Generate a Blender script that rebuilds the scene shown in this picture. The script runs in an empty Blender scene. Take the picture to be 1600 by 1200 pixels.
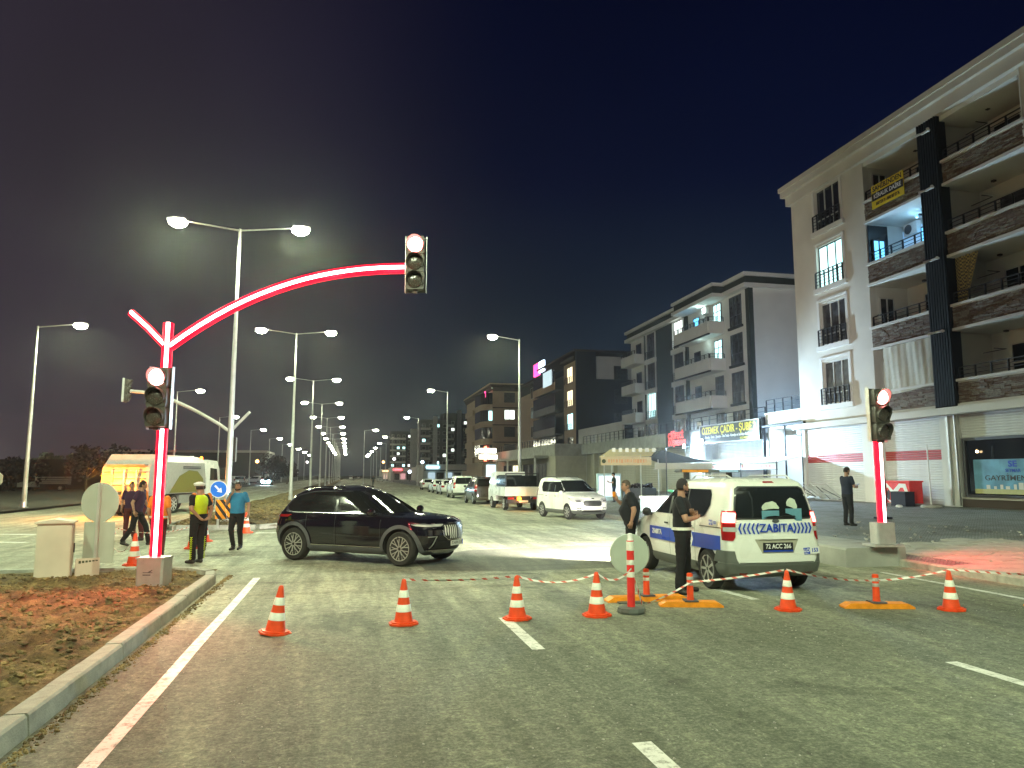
import bpy, bmesh, math, random
from math import sin, cos, pi, radians, sqrt, atan2, tan
from mathutils import Vector, Matrix, noise
random.seed(7)
SC = bpy.context.scene
COL = SC.collection

# ---------------------------------------------------------------- camera
CAM_H = 1.92
PITCH = math.atan(143/1155.6)
cd = bpy.data.cameras.new("camera"); cam = bpy.data.objects.new("camera", cd); COL.objects.link(cam)
cam.location = (0, 0, CAM_H); cam.rotation_euler = (pi/2 + PITCH, 0, 0)
cd.sensor_width = 36; cd.lens = 26.0; cd.clip_start = 0.1; cd.clip_end = 4000
SC.camera = cam
# ---------------------------------------------------------------- night sky, exposure
SC.view_settings.view_transform = 'Standard'; SC.view_settings.look = 'None'
SC.view_settings.exposure = 0.85; SC.view_settings.gamma = 1.0
SC.view_settings.use_curve_mapping = False
SC.cycles.max_bounces = 6; SC.cycles.diffuse_bounces = 3; SC.cycles.glossy_bounces = 3
SC.cycles.transmission_bounces = 4; SC.cycles.transparent_max_bounces = 8; SC.cycles.volume_bounces = 0
SC.cycles.sample_clamp_indirect = 3.0; SC.cycles.sample_clamp_direct = 0
SC.cycles.use_denoising = True
SC.cycles.caustics_reflective = False; SC.cycles.caustics_refractive = False
SC.cycles.use_light_tree = True
W = bpy.data.worlds.new("World"); SC.world = W; W.use_nodes = True
nt = W.node_tree; nt.nodes.clear(); N_ = nt.nodes.new; L_ = nt.links.new
wo = N_('ShaderNodeOutputWorld')
sky = N_('ShaderNodeTexSky'); sky.sky_type = 'NISHITA'; sky.sun_disc = False
sky.sun_elevation = radians(-6); sky.sun_rotation = radians(-60)
bg1 = N_('ShaderNodeBackground'); L_(sky.outputs[0], bg1.inputs[0]); bg1.inputs[1].default_value = 0.05
tc = N_('ShaderNodeTexCoord'); sx = N_('ShaderNodeSeparateXYZ'); L_(tc.outputs['Generated'], sx.inputs[0])
# town glow: low over the horizon, stronger towards the lit streets on the left, deep navy overhead
asn = N_('ShaderNodeMath'); asn.operation = 'ARCSINE'; L_(sx.outputs[2], asn.inputs[0])
cr = N_('ShaderNodeValToRGB'); L_(asn.outputs[0], cr.inputs[0])
els = cr.color_ramp.elements
els[0].position = 0.0; els[0].color = (0.017, 0.030, 0.038, 1)
els[1].position = 0.75; els[1].color = (0.0005, 0.0010, 0.0085, 1)
e = els.new(0.14); e.color = (0.007, 0.014, 0.025, 1)
e = els.new(0.38); e.color = (0.0012, 0.0026, 0.016, 1)
cr2 = N_('ShaderNodeValToRGB'); L_(asn.outputs[0], cr2.inputs[0])
els = cr2.color_ramp.elements
els[0].position = 0.0; els[0].color = (0.036, 0.027, 0.042, 1)
els[1].position = 0.95; els[1].color = (0.009, 0.007, 0.015, 1)
e = els.new(0.3); e.color = (0.026, 0.020, 0.030, 1)
az = N_('ShaderNodeMath'); az.operation = 'ARCTAN2'; L_(sx.outputs[0], az.inputs[0]); L_(sx.outputs[1], az.inputs[1])
mr = N_('ShaderNodeMapRange'); mr.interpolation_type = 'SMOOTHSTEP'; L_(az.outputs[0], mr.inputs[0])
mr.inputs[1].default_value = 0.02; mr.inputs[2].default_value = -0.62
no = N_('ShaderNodeTexNoise'); no.inputs['Scale'].default_value = 2.2; no.inputs['Detail'].default_value = 4
L_(tc.outputs['Generated'], no.inputs[0])
mx = N_('ShaderNodeMix'); mx.data_type = 'RGBA'; L_(mr.outputs[0], mx.inputs[0]); L_(cr.outputs[0], mx.inputs[6]); L_(cr2.outputs[0], mx.inputs[7])
mrn = N_('ShaderNodeMapRange'); L_(no.outputs[0], mrn.inputs[0]); mrn.inputs[1].default_value = .3; mrn.inputs[2].default_value = .7; mrn.inputs[3].default_value = .85; mrn.inputs[4].default_value = 1.2
bg2 = N_('ShaderNodeBackground'); L_(mx.outputs[2], bg2.inputs[0]); L_(mrn.outputs[0], bg2.inputs[1]); mrn.inputs[3].default_value = .5; mrn.inputs[4].default_value = .75
ad = N_('ShaderNodeAddShader'); L_(bg1.outputs[0], ad.inputs[0]); L_(bg2.outputs[0], ad.inputs[1]); L_(ad.outputs[0], wo.inputs[0])

# street frame: s runs along the street away from the camera, t across it to the right
DX, DY = -.2147, .9767
ROT = atan2(.2147, .9767)
def W2(s, t): return (s*DX + t*DY, s*DY - t*DX)
def rayd(u, v):
    a = (u-800)/1155.6; b = (600-v)/1155.6
    return a, cos(PITCH)-b*sin(PITCH), sin(PITCH)+b*cos(PITCH)
def at(u, v, Y):
    x, y, w = rayd(u, v); k = Y/y; return Vector((x*k, Y, CAM_H+w*k))
def gr(u, v, z=0):
    x, y, w = rayd(u, v); k = (z-CAM_H)/w; return Vector((x*k, y*k, z))

# ---------------------------------------------------------------- materials
def newmat(name):
    m = bpy.data.materials.new(name); m.use_nodes = True
    return m, m.node_tree, m.node_tree.nodes['Principled BSDF']
def mat(name, col, rough=.6, metal=0, var=.12, scale=6, bump=0, bscale=40, spec=.5, coat=0, alpha=1, dirt=0):
    m, t, b = newmat(name)
    b.inputs['Roughness'].default_value = rough; b.inputs['Metallic'].default_value = metal
    b.inputs['Specular IOR Level'].default_value = spec
    if coat: b.inputs['Coat Weight'].default_value = coat; b.inputs['Coat Roughness'].default_value = .05
    tcn = t.nodes.new('ShaderNodeTexCoord')
    c = (*col, 1)
    if var:
        n = t.nodes.new('ShaderNodeTexNoise'); n.inputs['Scale'].default_value = scale; n.inputs['Detail'].default_value = 6
        t.links.new(tcn.outputs['Object'], n.inputs[0])
        r = t.nodes.new('ShaderNodeValToRGB'); t.links.new(n.outputs[0], r.inputs[0])
        r.color_ramp.elements[0].position = .3; r.color_ramp.elements[1].position = .7
        r.color_ramp.elements[0].color = (*[x*(1-var-dirt) for x in col], 1)
        r.color_ramp.elements[1].color = (*[min(1, x*(1+var)) for x in col], 1)
        t.links.new(r.outputs[0], b.inputs['Base Color'])
        r2 = t.nodes.new('ShaderNodeMapRange'); t.links.new(n.outputs[0], r2.inputs[0])
        r2.inputs[3].default_value = max(.02, rough-.1); r2.inputs[4].default_value = min(1, rough+.1)
        t.links.new(r2.outputs[0], b.inputs['Roughness'])
    else:
        b.inputs['Base Color'].default_value = c
    if bump:
        n2 = t.nodes.new('ShaderNodeTexNoise'); n2.inputs['Scale'].default_value = bscale; n2.inputs['Detail'].default_value = 5
        t.links.new(tcn.outputs['Object'], n2.inputs[0])
        bp = t.nodes.new('ShaderNodeBump'); bp.inputs['Strength'].default_value = bump; bp.inputs['Distance'].default_value = .02
        t.links.new(n2.outputs[0], bp.inputs['Height']); t.links.new(bp.outputs[0], b.inputs['Normal'])
    if alpha < 1: b.inputs['Alpha'].default_value = alpha
    return m
def emat(name, col, st, base=(.1, .1, .1)):
    m, t, b = newmat(name)
    b.inputs['Base Color'].default_value = (*base, 1); b.inputs['Roughness'].default_value = .4
    b.inputs['Emission Color'].default_value = (*col, 1); b.inputs['Emission Strength'].default_value = st
    return m
def emat_curtain(name, c1, c2, st, sc=3.0):
    """a lit window: curtain folds as darker and lighter stripes"""
    m, t, b = newmat(name)
    tcn = t.nodes.new('ShaderNodeTexCoord'); wv = t.nodes.new('ShaderNodeTexNoise'); mp = t.nodes.new('ShaderNodeMapping')
    mp.inputs['Scale'].default_value = (sc*3, sc*3, .3)
    t.links.new(tcn.outputs['Object'], mp.inputs[0]); t.links.new(mp.outputs[0], wv.inputs[0]); wv.inputs['Scale'].default_value = 1.5
    r = t.nodes.new('ShaderNodeValToRGB'); t.links.new(wv.outputs[0], r.inputs[0])
    r.color_ramp.elements[0].position = .35; r.color_ramp.elements[1].position = .65
    r.color_ramp.elements[0].color = (*c1, 1); r.color_ramp.elements[1].color = (*c2, 1)
    t.links.new(r.outputs[0], b.inputs['Emission Color']); b.inputs['Emission Strength'].default_value = st
    b.inputs['Base Color'].default_value = (.3, .3, .3, 1)
    return m
def ramp(t, src, pts):
    r = t.nodes.new('ShaderNodeValToRGB'); t.links.new(src, r.inputs[0])
    e = r.color_ramp.elements
    e[0].position, e[0].color = pts[0][0], (*pts[0][1], 1)
    e[1].position, e[1].color = pts[-1][0], (*pts[-1][1], 1)
    for p, c in pts[1:-1]:
        q = e.new(p); q.color = (*c, 1)
    return r
def nz(t, tcn, scale, detail=6, rough=.6, stretch=None, dist=0, rotz=0):
    n = t.nodes.new('ShaderNodeTexNoise'); n.inputs['Scale'].default_value = scale; n.inputs['Detail'].default_value = detail
    n.inputs['Roughness'].default_value = rough; n.inputs['Distortion'].default_value = dist
    if stretch or rotz:
        mp = t.nodes.new('ShaderNodeMapping'); mp.inputs['Scale'].default_value = stretch or (1, 1, 1); mp.inputs['Rotation'].default_value = (0, 0, rotz)
        t.links.new(tcn, mp.inputs[0]); t.links.new(mp.outputs[0], n.inputs[0])
    else: t.links.new(tcn, n.inputs[0])
    return n
def mixc(t, fac, a, b, mode='MIX'):
    m = t.nodes.new('ShaderNodeMix'); m.data_type = 'RGBA'; m.blend_type = mode
    if isinstance(fac, (int, float)): m.inputs[0].default_value = fac
    else: t.links.new(fac, m.inputs[0])
    for i, x in ((6, a), (7, b)):
        if isinstance(x, tuple): m.inputs[i].default_value = (*x, 1)
        else: t.links.new(x, m.inputs[i])
    return m.outputs[2]
def asphalt():
    m, t, b = newmat('asphalt')
    tcn = t.nodes.new('ShaderNodeTexCoord'); o = tcn.outputs['Object']
    agg = nz(t, o, 30, 7, .82)
    g = ramp(t, agg.outputs[0], [(.34, (.030, .036, .027)), (.5, (.108, .120, .092)), (.66, (.26, .28, .22))])
    # tyre-dragged dust: long streaks along the street and broad pale patches where lorries cross the junction
    st = nz(t, o, .9, 7, .7, (1, .12, 1), .6)
    pt = nz(t, o, .10, 6, .62, None, .8)
    dustm = t.nodes.new('ShaderNodeMath'); dustm.operation = 'MULTIPLY'
    r1 = ramp(t, st.outputs[0], [(.38, (0, 0, 0)), (.68, (1, 1, 1))]); r2 = ramp(t, pt.outputs[0], [(.36, (.25,)*3), (.62, (1, 1, 1))])
    t.links.new(r1.outputs[0], dustm.inputs[0]); t.links.new(r2.outputs[0], dustm.inputs[1])
    # dust tint rising up the street; also puts the junction's brightness into the colour
    sp = t.nodes.new('ShaderNodeSeparateXYZ'); t.links.new(o, sp.inputs[0])
    near = t.nodes.new('ShaderNodeMapRange'); near.interpolation_type = 'SMOOTHSTEP'
    t.links.new(sp.outputs[1], near.inputs[0]); near.inputs[1].default_value = 8.0; near.inputs[2].default_value = 13.5
    near.inputs[3].default_value = .20; near.inputs[4].default_value = 1.0
    ad = t.nodes.new('ShaderNodeMath'); ad.operation = 'MULTIPLY_ADD'; t.links.new(dustm.outputs[0], ad.inputs[0])
    ad.inputs[1].default_value = .75; ad.inputs[2].default_value = .22
    f = t.nodes.new('ShaderNodeMath'); f.operation = 'MULTIPLY'; t.links.new(ad.outputs[0], f.inputs[0]); t.links.new(near.outputs[0], f.inputs[1])
    c = mixc(t, f.outputs[0], g.outputs[0], (.56, .55, .42))
    # tyre arcs
    wv = t.nodes.new('ShaderNodeTexWave'); wv.wave_type = 'RINGS'; wv.inputs['Scale'].default_value = .22; wv.inputs['Distortion'].default_value = 3.0
    wv.inputs['Detail'].default_value = 3
    mp = t.nodes.new('ShaderNodeMapping'); mp.inputs['Location'].default_value = (14, -30, 0); t.links.new(o, mp.inputs[0]); t.links.new(mp.outputs[0], wv.inputs[0])
    rr = ramp(t, wv.outputs[0], [(.0, (.62, .62, .60)), (.14, (1, 1, 1))])
    nh = t.nodes.new('ShaderNodeMath'); nh.operation = 'MULTIPLY'; nh.inputs[1].default_value = .55; t.links.new(near.outputs[0], nh.inputs[0])
    c = mixc(t, nh.outputs[0], c, mixc(t, 1.0, c, rr.outputs[0], 'MULTIPLY'))
    # pale chips and oil spots
    vo = t.nodes.new('ShaderNodeTexVoronoi'); vo.inputs['Scale'].default_value = 24; t.links.new(o, vo.inputs[0])
    chip = ramp(t, vo.outputs[0], [(.03, (1, 1, 1)), (.07, (0, 0, 0))])
    c = mixc(t, chip.outputs[0], c, (.62, .62, .52))
    ol = nz(t, o, .55, 4, .5, None, 1.5)
    oil = ramp(t, ol.outputs[0], [(.28, (.55, .55, .55)), (.38, (1, 1, 1))])
    c = mixc(t, 1.0, c, oil.outputs[0], 'MULTIPLY')
    ck = t.nodes.new('ShaderNodeTexVoronoi'); ck.feature = 'DISTANCE_TO_EDGE'; ck.inputs['Scale'].default_value = .32
    wn = nz(t, o, 1.4, 5, .7); mv = t.nodes.new('ShaderNodeVectorMath'); mv.operation = 'MULTIPLY_ADD'
    t.links.new(wn.outputs['Color'], mv.inputs[0]); mv.inputs[1].default_value = (1.1, 1.1, 0); t.links.new(o, mv.inputs[2]); t.links.new(mv.outputs[0], ck.inputs[0])
    ckr = ramp(t, ck.outputs[0], [(.0, (.45, .45, .43)), (.008, (1, 1, 1))])
    c = mixc(t, .35, c, ckr.outputs[0], 'MULTIPLY')
    lo = nz(t, o, 2.2, 8, .72, (1, .13, 1), .3); lr = ramp(t, lo.outputs[0], [(.34, (.66, .68, .64)), (.52, (1, 1, 1)), (.68, (1.4, 1.4, 1.3))])
    c = mixc(t, 1.0, c, lr.outputs[0], 'MULTIPLY')
    mo = nz(t, o, 9, 10, .82, None, .3); mr_ = ramp(t, mo.outputs[0], [(.36, (.48, .52, .46)), (.5, (1, 1, 1)), (.64, (1.7, 1.7, 1.55))])
    c = mixc(t, .85, c, mr_.outputs[0], 'MULTIPLY')
    t.links.new(c, b.inputs['Base Color']); b.inputs['Roughness'].default_value = .78
    bp = t.nodes.new('ShaderNodeBump'); bp.inputs['Strength'].default_value = .7; bp.inputs['Distance'].default_value = .012
    t.links.new(agg.outputs[0], bp.inputs['Height']); t.links.new(bp.outputs[0], b.inputs['Normal'])
    return m
def soil(name, c0, c1, c2):
    m, t, b = newmat(name)
    tcn = t.nodes.new('ShaderNodeTexCoord'); o = tcn.outputs['Object']
    a = nz(t, o, 3.0, 9, .72); d = nz(t, o, 28, 5, .7)
    g = ramp(t, a.outputs[0], [(.32, c0), (.5, c1), (.68, c2)])
    g2 = ramp(t, d.outputs[0], [(.3, (.45, .45, .45)), (.65, (1.0, 1.0, 1.0))])
    t.links.new(mixc(t, 1.0, g.outputs[0], g2.outputs[0], 'MULTIPLY'), b.inputs['Base Color']); b.inputs['Roughness'].default_value = .95
    bp = t.nodes.new('ShaderNodeBump'); bp.inputs['Strength'].default_value = 1; bp.inputs['Distance'].default_value = .04
    t.links.new(d.outputs[0], bp.inputs['Height']); t.links.new(bp.outputs[0], b.inputs['Normal'])
    return m
def paving():
    m, t, b = newmat('block_paving')
    tcn = t.nodes.new('ShaderNodeTexCoord'); o = tcn.outputs['Object']
    br = t.nodes.new('ShaderNodeTexBrick'); br.inputs['Scale'].default_value = 5; t.links.new(o, br.inputs[0])
    br.inputs['Color1'].default_value = (.24, .25, .25, 1); br.inputs['Color2'].default_value = (.34, .35, .34, 1); br.inputs['Mortar'].default_value = (.05, .05, .05, 1)
    br.inputs['Mortar Size'].default_value = .03
    a = nz(t, o, .7, 7, .7)
    g = ramp(t, a.outputs[0], [(.35, (.55, .53, .48)), (.6, (1, 1, 1))])
    t.links.new(mixc(t, 1.0, br.outputs[0], g.outputs[0], 'MULTIPLY'), b.inputs['Base Color']); b.inputs['Roughness'].default_value = .6
    bp = t.nodes.new('ShaderNodeBump'); bp.inputs['Strength'].default_value = .6; bp.inputs['Distance'].default_value = .01
    t.links.new(br.outputs['Fac'], bp.inputs['Height']); bp.invert = True; t.links.new(bp.outputs[0], b.inputs['Normal'])
    return m
def paintmat():
    m, t, b = newmat('road_paint')
    tcn = t.nodes.new('ShaderNodeTexCoord'); o = tcn.outputs['Object']
    a = nz(t, o, 9, 8, .8); c = nz(t, o, 1.2, 4, .6)
    g = ramp(t, a.outputs[0], [(.38, (.26, .27, .22)), (.50, (.80, .80, .76))])
    g2 = ramp(t, c.outputs[0], [(.3, (.75, .75, .72)), (.6, (1, 1, 1))])
    t.links.new(mixc(t, 1.0, g.outputs[0], g2.outputs[0], 'MULTIPLY'), b.inputs['Base Color']); b.inputs['Roughness'].default_value = .55
    return m
M = {}
M['asphalt'] = asphalt(); M['paint'] = paintmat(); M['paving'] = paving()
M['soil'] = soil('soil', (.055, .038, .015), (.18, .135, .05), (.40, .31, .13))
M['lot'] = soil('dry_ground', (.07, .062, .045), (.11, .10, .075), (.17, .155, .12))
M['clod'] = mat('clod', (.21, .16, .07), .95, var=.7, scale=3, bump=.8, bscale=30)
M['kerb'] = mat('kerb_concrete', (.38, .39, .33), .85, var=.22, scale=7, bump=.35, bscale=60)
M['conc'] = mat('raw_concrete', (.34, .34, .31), .88, var=.2, scale=1.4, bump=.4, bscale=25)
M['slab'] = mat('paving_slab', (.42, .40, .36), .8, var=.2, scale=2, bump=.3, bscale=40)
M['galv'] = mat('galvanised_steel', (.62, .63, .62), .38, metal=.75, var=.08, scale=8)
M['galv_d'] = mat('lamp_post_steel', (.60, .61, .58), .45, metal=.45, var=.1, scale=3)
M['white'] = mat('white_plastic', (.78, .78, .76), .45, var=.05)
M['black'] = mat('black_plastic', (.018, .018, .019), .45, var=.2)
M['blackr'] = mat('black_rubber', (.022, .022, .021), .85, var=.3, scale=20, bump=.2)
M['orange'] = mat('orange_cone', (.85, .075, .012), .5, var=.1, scale=9, dirt=.08)
M['yelor'] = mat('yellow_orange_base', (.90, .30, .015), .5, var=.12, scale=9, dirt=.1)
M['reflw'] = mat('white_reflective', (.80, .80, .72), .4, var=.08, scale=20)
M['greyr'] = mat('grey_reflective', (.42, .42, .40), .4, var=.1, scale=20)
M['redp'] = mat('red_plastic', (.75, .035, .03), .45, var=.08)
M['cabinet'] = mat('cabinet_paint', (.58, .57, .46), .55, var=.07, scale=2, dirt=.05)
M['signback'] = mat('sign_back', (.44, .49, .42), .5, metal=.1, var=.06, scale=3)
M['stucco'] = mat('cream_render', (.64, .62, .56), .9, var=.05, scale=.7, bump=.15, bscale=80, dirt=.04)
M['stucco2'] = mat('white_render', (.70, .70, .67), .9, var=.05, scale=.5, bump=.15, bscale=80, dirt=.04)
M['stuccod'] = mat('inner_render', (.66, .65, .60), .9, var=.05, scale=1)
M['dkgreen'] = mat('dark_green_render', (.035, .042, .036), .85, var=.15, scale=1)
M['navy'] = mat('dark_render', (.016, .015, .03), .8, var=.2, scale=1)
M['tan'] = mat('tan_render', (.50, .39, .27), .9, var=.07, scale=.5)
M['brown'] = mat('brown_trim', (.05, .032, .025), .7, var=.1)
M['louvre'] = mat('dark_louvre', (.006, .007, .012), .75, var=.2)
M['rail'] = mat('rail_steel', (.035, .036, .042), .5, metal=.3, var=.1)
M['shutter'] = mat('shutter_slat', (.66, .67, .66), .55, var=.06, scale=1.5, dirt=.05)
M['shutred'] = mat('shutter_slat_red', (.42, .045, .04), .55, var=.08)
M['shutb'] = mat('beige_slat', (.42, .40, .32), .6, var=.08, scale=2)
M['frame'] = mat('window_frame', (.55, .55, .52), .5, var=.05)
M['framed'] = mat('dark_window_frame', (.03, .03, .04), .5, var=.1)
M['glass'] = mat('dark_glass', (.012, .016, .022), .09, var=0, spec=.8)
M['glasst'] = mat('curtained_glass', (.06, .06, .065), .2, var=.5, scale=3, spec=.6)
M['carglass'] = mat('car_glass', (.012, .014, .014), .05, var=0, spec=.9)
M['carwhite'] = mat('white_car_paint', (.80, .81, .77), .28, var=.03, scale=1, coat=.6)
M['carblack'] = mat('black_car_paint', (.006, .005, .010), .10, var=0, coat=1)
M['cardark'] = mat('dark_car_paint', (.035, .035, .034), .3, var=.1, coat=.5)
M['clad'] = mat('grey_cladding', (.085, .09, .10), .5, var=.12)
M['bumper'] = mat('grey_bumper', (.11, .12, .11), .55, var=.1)
M['chrome'] = mat('chrome', (.75, .75, .74), .16, metal=1, var=0)
M['alloy'] = mat('alloy_rim', (.62, .62, .60), .3, metal=.7, var=.06)
M['taill'] = mat('red_lens', (.35, .012, .012), .15, var=0, coat=1)
M['lensw'] = mat('clear_lens', (.5, .5, .5), .1, var=.1, coat=1)
M['tailon'] = emat('lit_red_lens', (1, .16, .13), 6, (.5, .02, .02))
M['blue'] = mat('blue_film', (.012, .06, .48), .35, var=.05)
M['bluesign'] = mat('blue_sign_face', (.01, .14, .62), .4, var=.04)
M['plate'] = mat('plate_white', (.72, .74, .70), .4, var=.05)
M['brick0'] = mat('ledge_stone', (.15, .11, .085), .9, var=.3, scale=9, bump=.5)
M['brick1'] = mat('ledge_stone_grey', (.21, .19, .16), .9, var=.3, scale=9, bump=.5)
M['brick2'] = mat('ledge_stone_brown', (.12, .075, .055), .9, var=.3, scale=9, bump=.5)
M['win_c'] = emat_curtain('lit_window_cyan', (.30, .85, .85), (.75, 1, .98), 1.5)
M['win_w'] = emat_curtain('lit_window_white', (.70, .88, .80), (1, 1, .92), 1.4)
M['win_y'] = emat_curtain('lit_window_warm', (.85, .62, .30), (1, .9, .6), 1.3)
M['win_b'] = emat('lit_window_blue', (.12, .52, 1), 1.6)
M['skin'] = mat('skin', (.40, .215, .14), .55, var=.12, scale=20)
M['hair'] = mat('dark_hair', (.018, .013, .010), .7, var=.3, scale=60, bump=.5, bscale=200)
M['hairg'] = mat('greying_hair', (.10, .075, .055), .7, var=.3, scale=60, bump=.5, bscale=200)
M['tshirt_black'] = mat('black_cotton', (.010, .011, .014), .9, var=.2, scale=8, bump=.4, bscale=14)
M['tshirt_blue'] = mat('blue_cotton', (.03, .21, .42), .9, var=.12, scale=6, bump=.4, bscale=14)
M['tshirt_purple'] = mat('dark_plum_cotton', (.045, .016, .05), .9, var=.2, scale=6, bump=.4, bscale=14)
M['tshirt_green'] = mat('dark_green_cotton', (.016, .035, .024), .9, var=.2, scale=6, bump=.4, bscale=14)
M['tshirt_navy'] = mat('navy_cotton', (.012, .016, .035), .9, var=.2, scale=6, bump=.4, bscale=14)
M['vest_or'] = mat('orange_workwear', (.85, .22, .02), .8, var=.12, scale=6, bump=.4, bscale=14)
M['vest_ye'] = mat('yellow_hi_vis', (.62, .80, .02), .75, var=.1, scale=6, bump=.3, bscale=14)
M['trous_black'] = mat('black_trousers', (.008, .008, .010), .9, var=.2, scale=8, bump=.5, bscale=12)
M['jeans'] = mat('blue_jeans', (.022, .035, .085), .9, var=.3, scale=10, bump=.5, bscale=14)
M['shoe'] = mat('black_shoe', (.02, .018, .017), .5, var=.1)
M['redtrous'] = mat('dark_red_trousers', (.09, .02, .022), .9, var=.2, scale=8, bump=.5, bscale=12)
M['led_core'] = emat('led_core', (1, .50, .48), 7.0)
M['led_side'] = emat('led_diffuser', (1, .0, .02), 1.6, (.03, 0, 0))
M['red_on'] = emat('red_signal_on', (1, .22, .2), 14.0)
M['lens_off'] = mat('dark_signal_lens', (.05, .042, .035), .25, var=.3, scale=40, coat=.6)
M['sig_house'] = mat('signal_housing', (.055, .05, .04), .5, var=.1)
M['lamp_on'] = emat('street_lamp_on', (1, 1, .72), 60.0)
M['amber'] = emat('amber_on', (1, .22, .005), 14.0)
M['flood'] = emat('floodlight_on', (.55, .85, 1), 26.0)
M['headl'] = emat('headlight_on', (.55, .88, 1), 30.0)
M['neon'] = emat('red_neon', (1, .05, .05), 2.0)
M['bluewhite'] = emat('blue_white_panel', (.55, .82, 1), 1.25)
M['pinkon'] = emat('pink_sign', (1, .05, .25), 2.6)
M['foliage'] = mat('foliage', (.055, .075, .035), .8, var=.4, scale=2)
M['foliaged'] = mat('dark_foliage', (.022, .012, .015), .9, var=.4, scale=2)
M['bark'] = mat('bark', (.09, .07, .05), .9, var=.3, bump=.5)
M['fabric'] = mat('tent_fabric', (.05, .065, .075), .8, var=.1)
M['fabricb'] = mat('beige_valance', (.55, .45, .27), .8, var=.08)
M['cream'] = mat('cream_curtain', (.56, .55, .47), .9, var=.06, scale=2, bump=.5, bscale=6)
M['banner_y'] = mat('yellow_banner', (.75, .55, .02), .6, var=.05)
M['silver'] = mat('silver_tank', (.40, .40, .39), .4, metal=.3, var=.08)
M['green_gr'] = mat('olive_graphic', (.16, .15, .03), .5, var=.05)
M['poster'] = mat('poster_blue', (.10, .28, .42), .4, var=.3, scale=1.6)
M['yellowish'] = mat('poster_yellow', (.42, .40, .16), .5, var=.1)
M['gold'] = mat('gold_letter', (.75, .62, .05), .4, var=0)
M['signdark'] = mat('dark_sign_face', (.022, .028, .022), .35, var=.05)
M['letter_w'] = mat('white_letter', (.8, .8, .8), .5, var=0)
M['letter_k'] = mat('black_letter', (.012, .012, .014), .5, var=0)
M['cyanw'] = mat('pale_blue_case', (.45, .62, .70), .5, var=.05)

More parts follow.
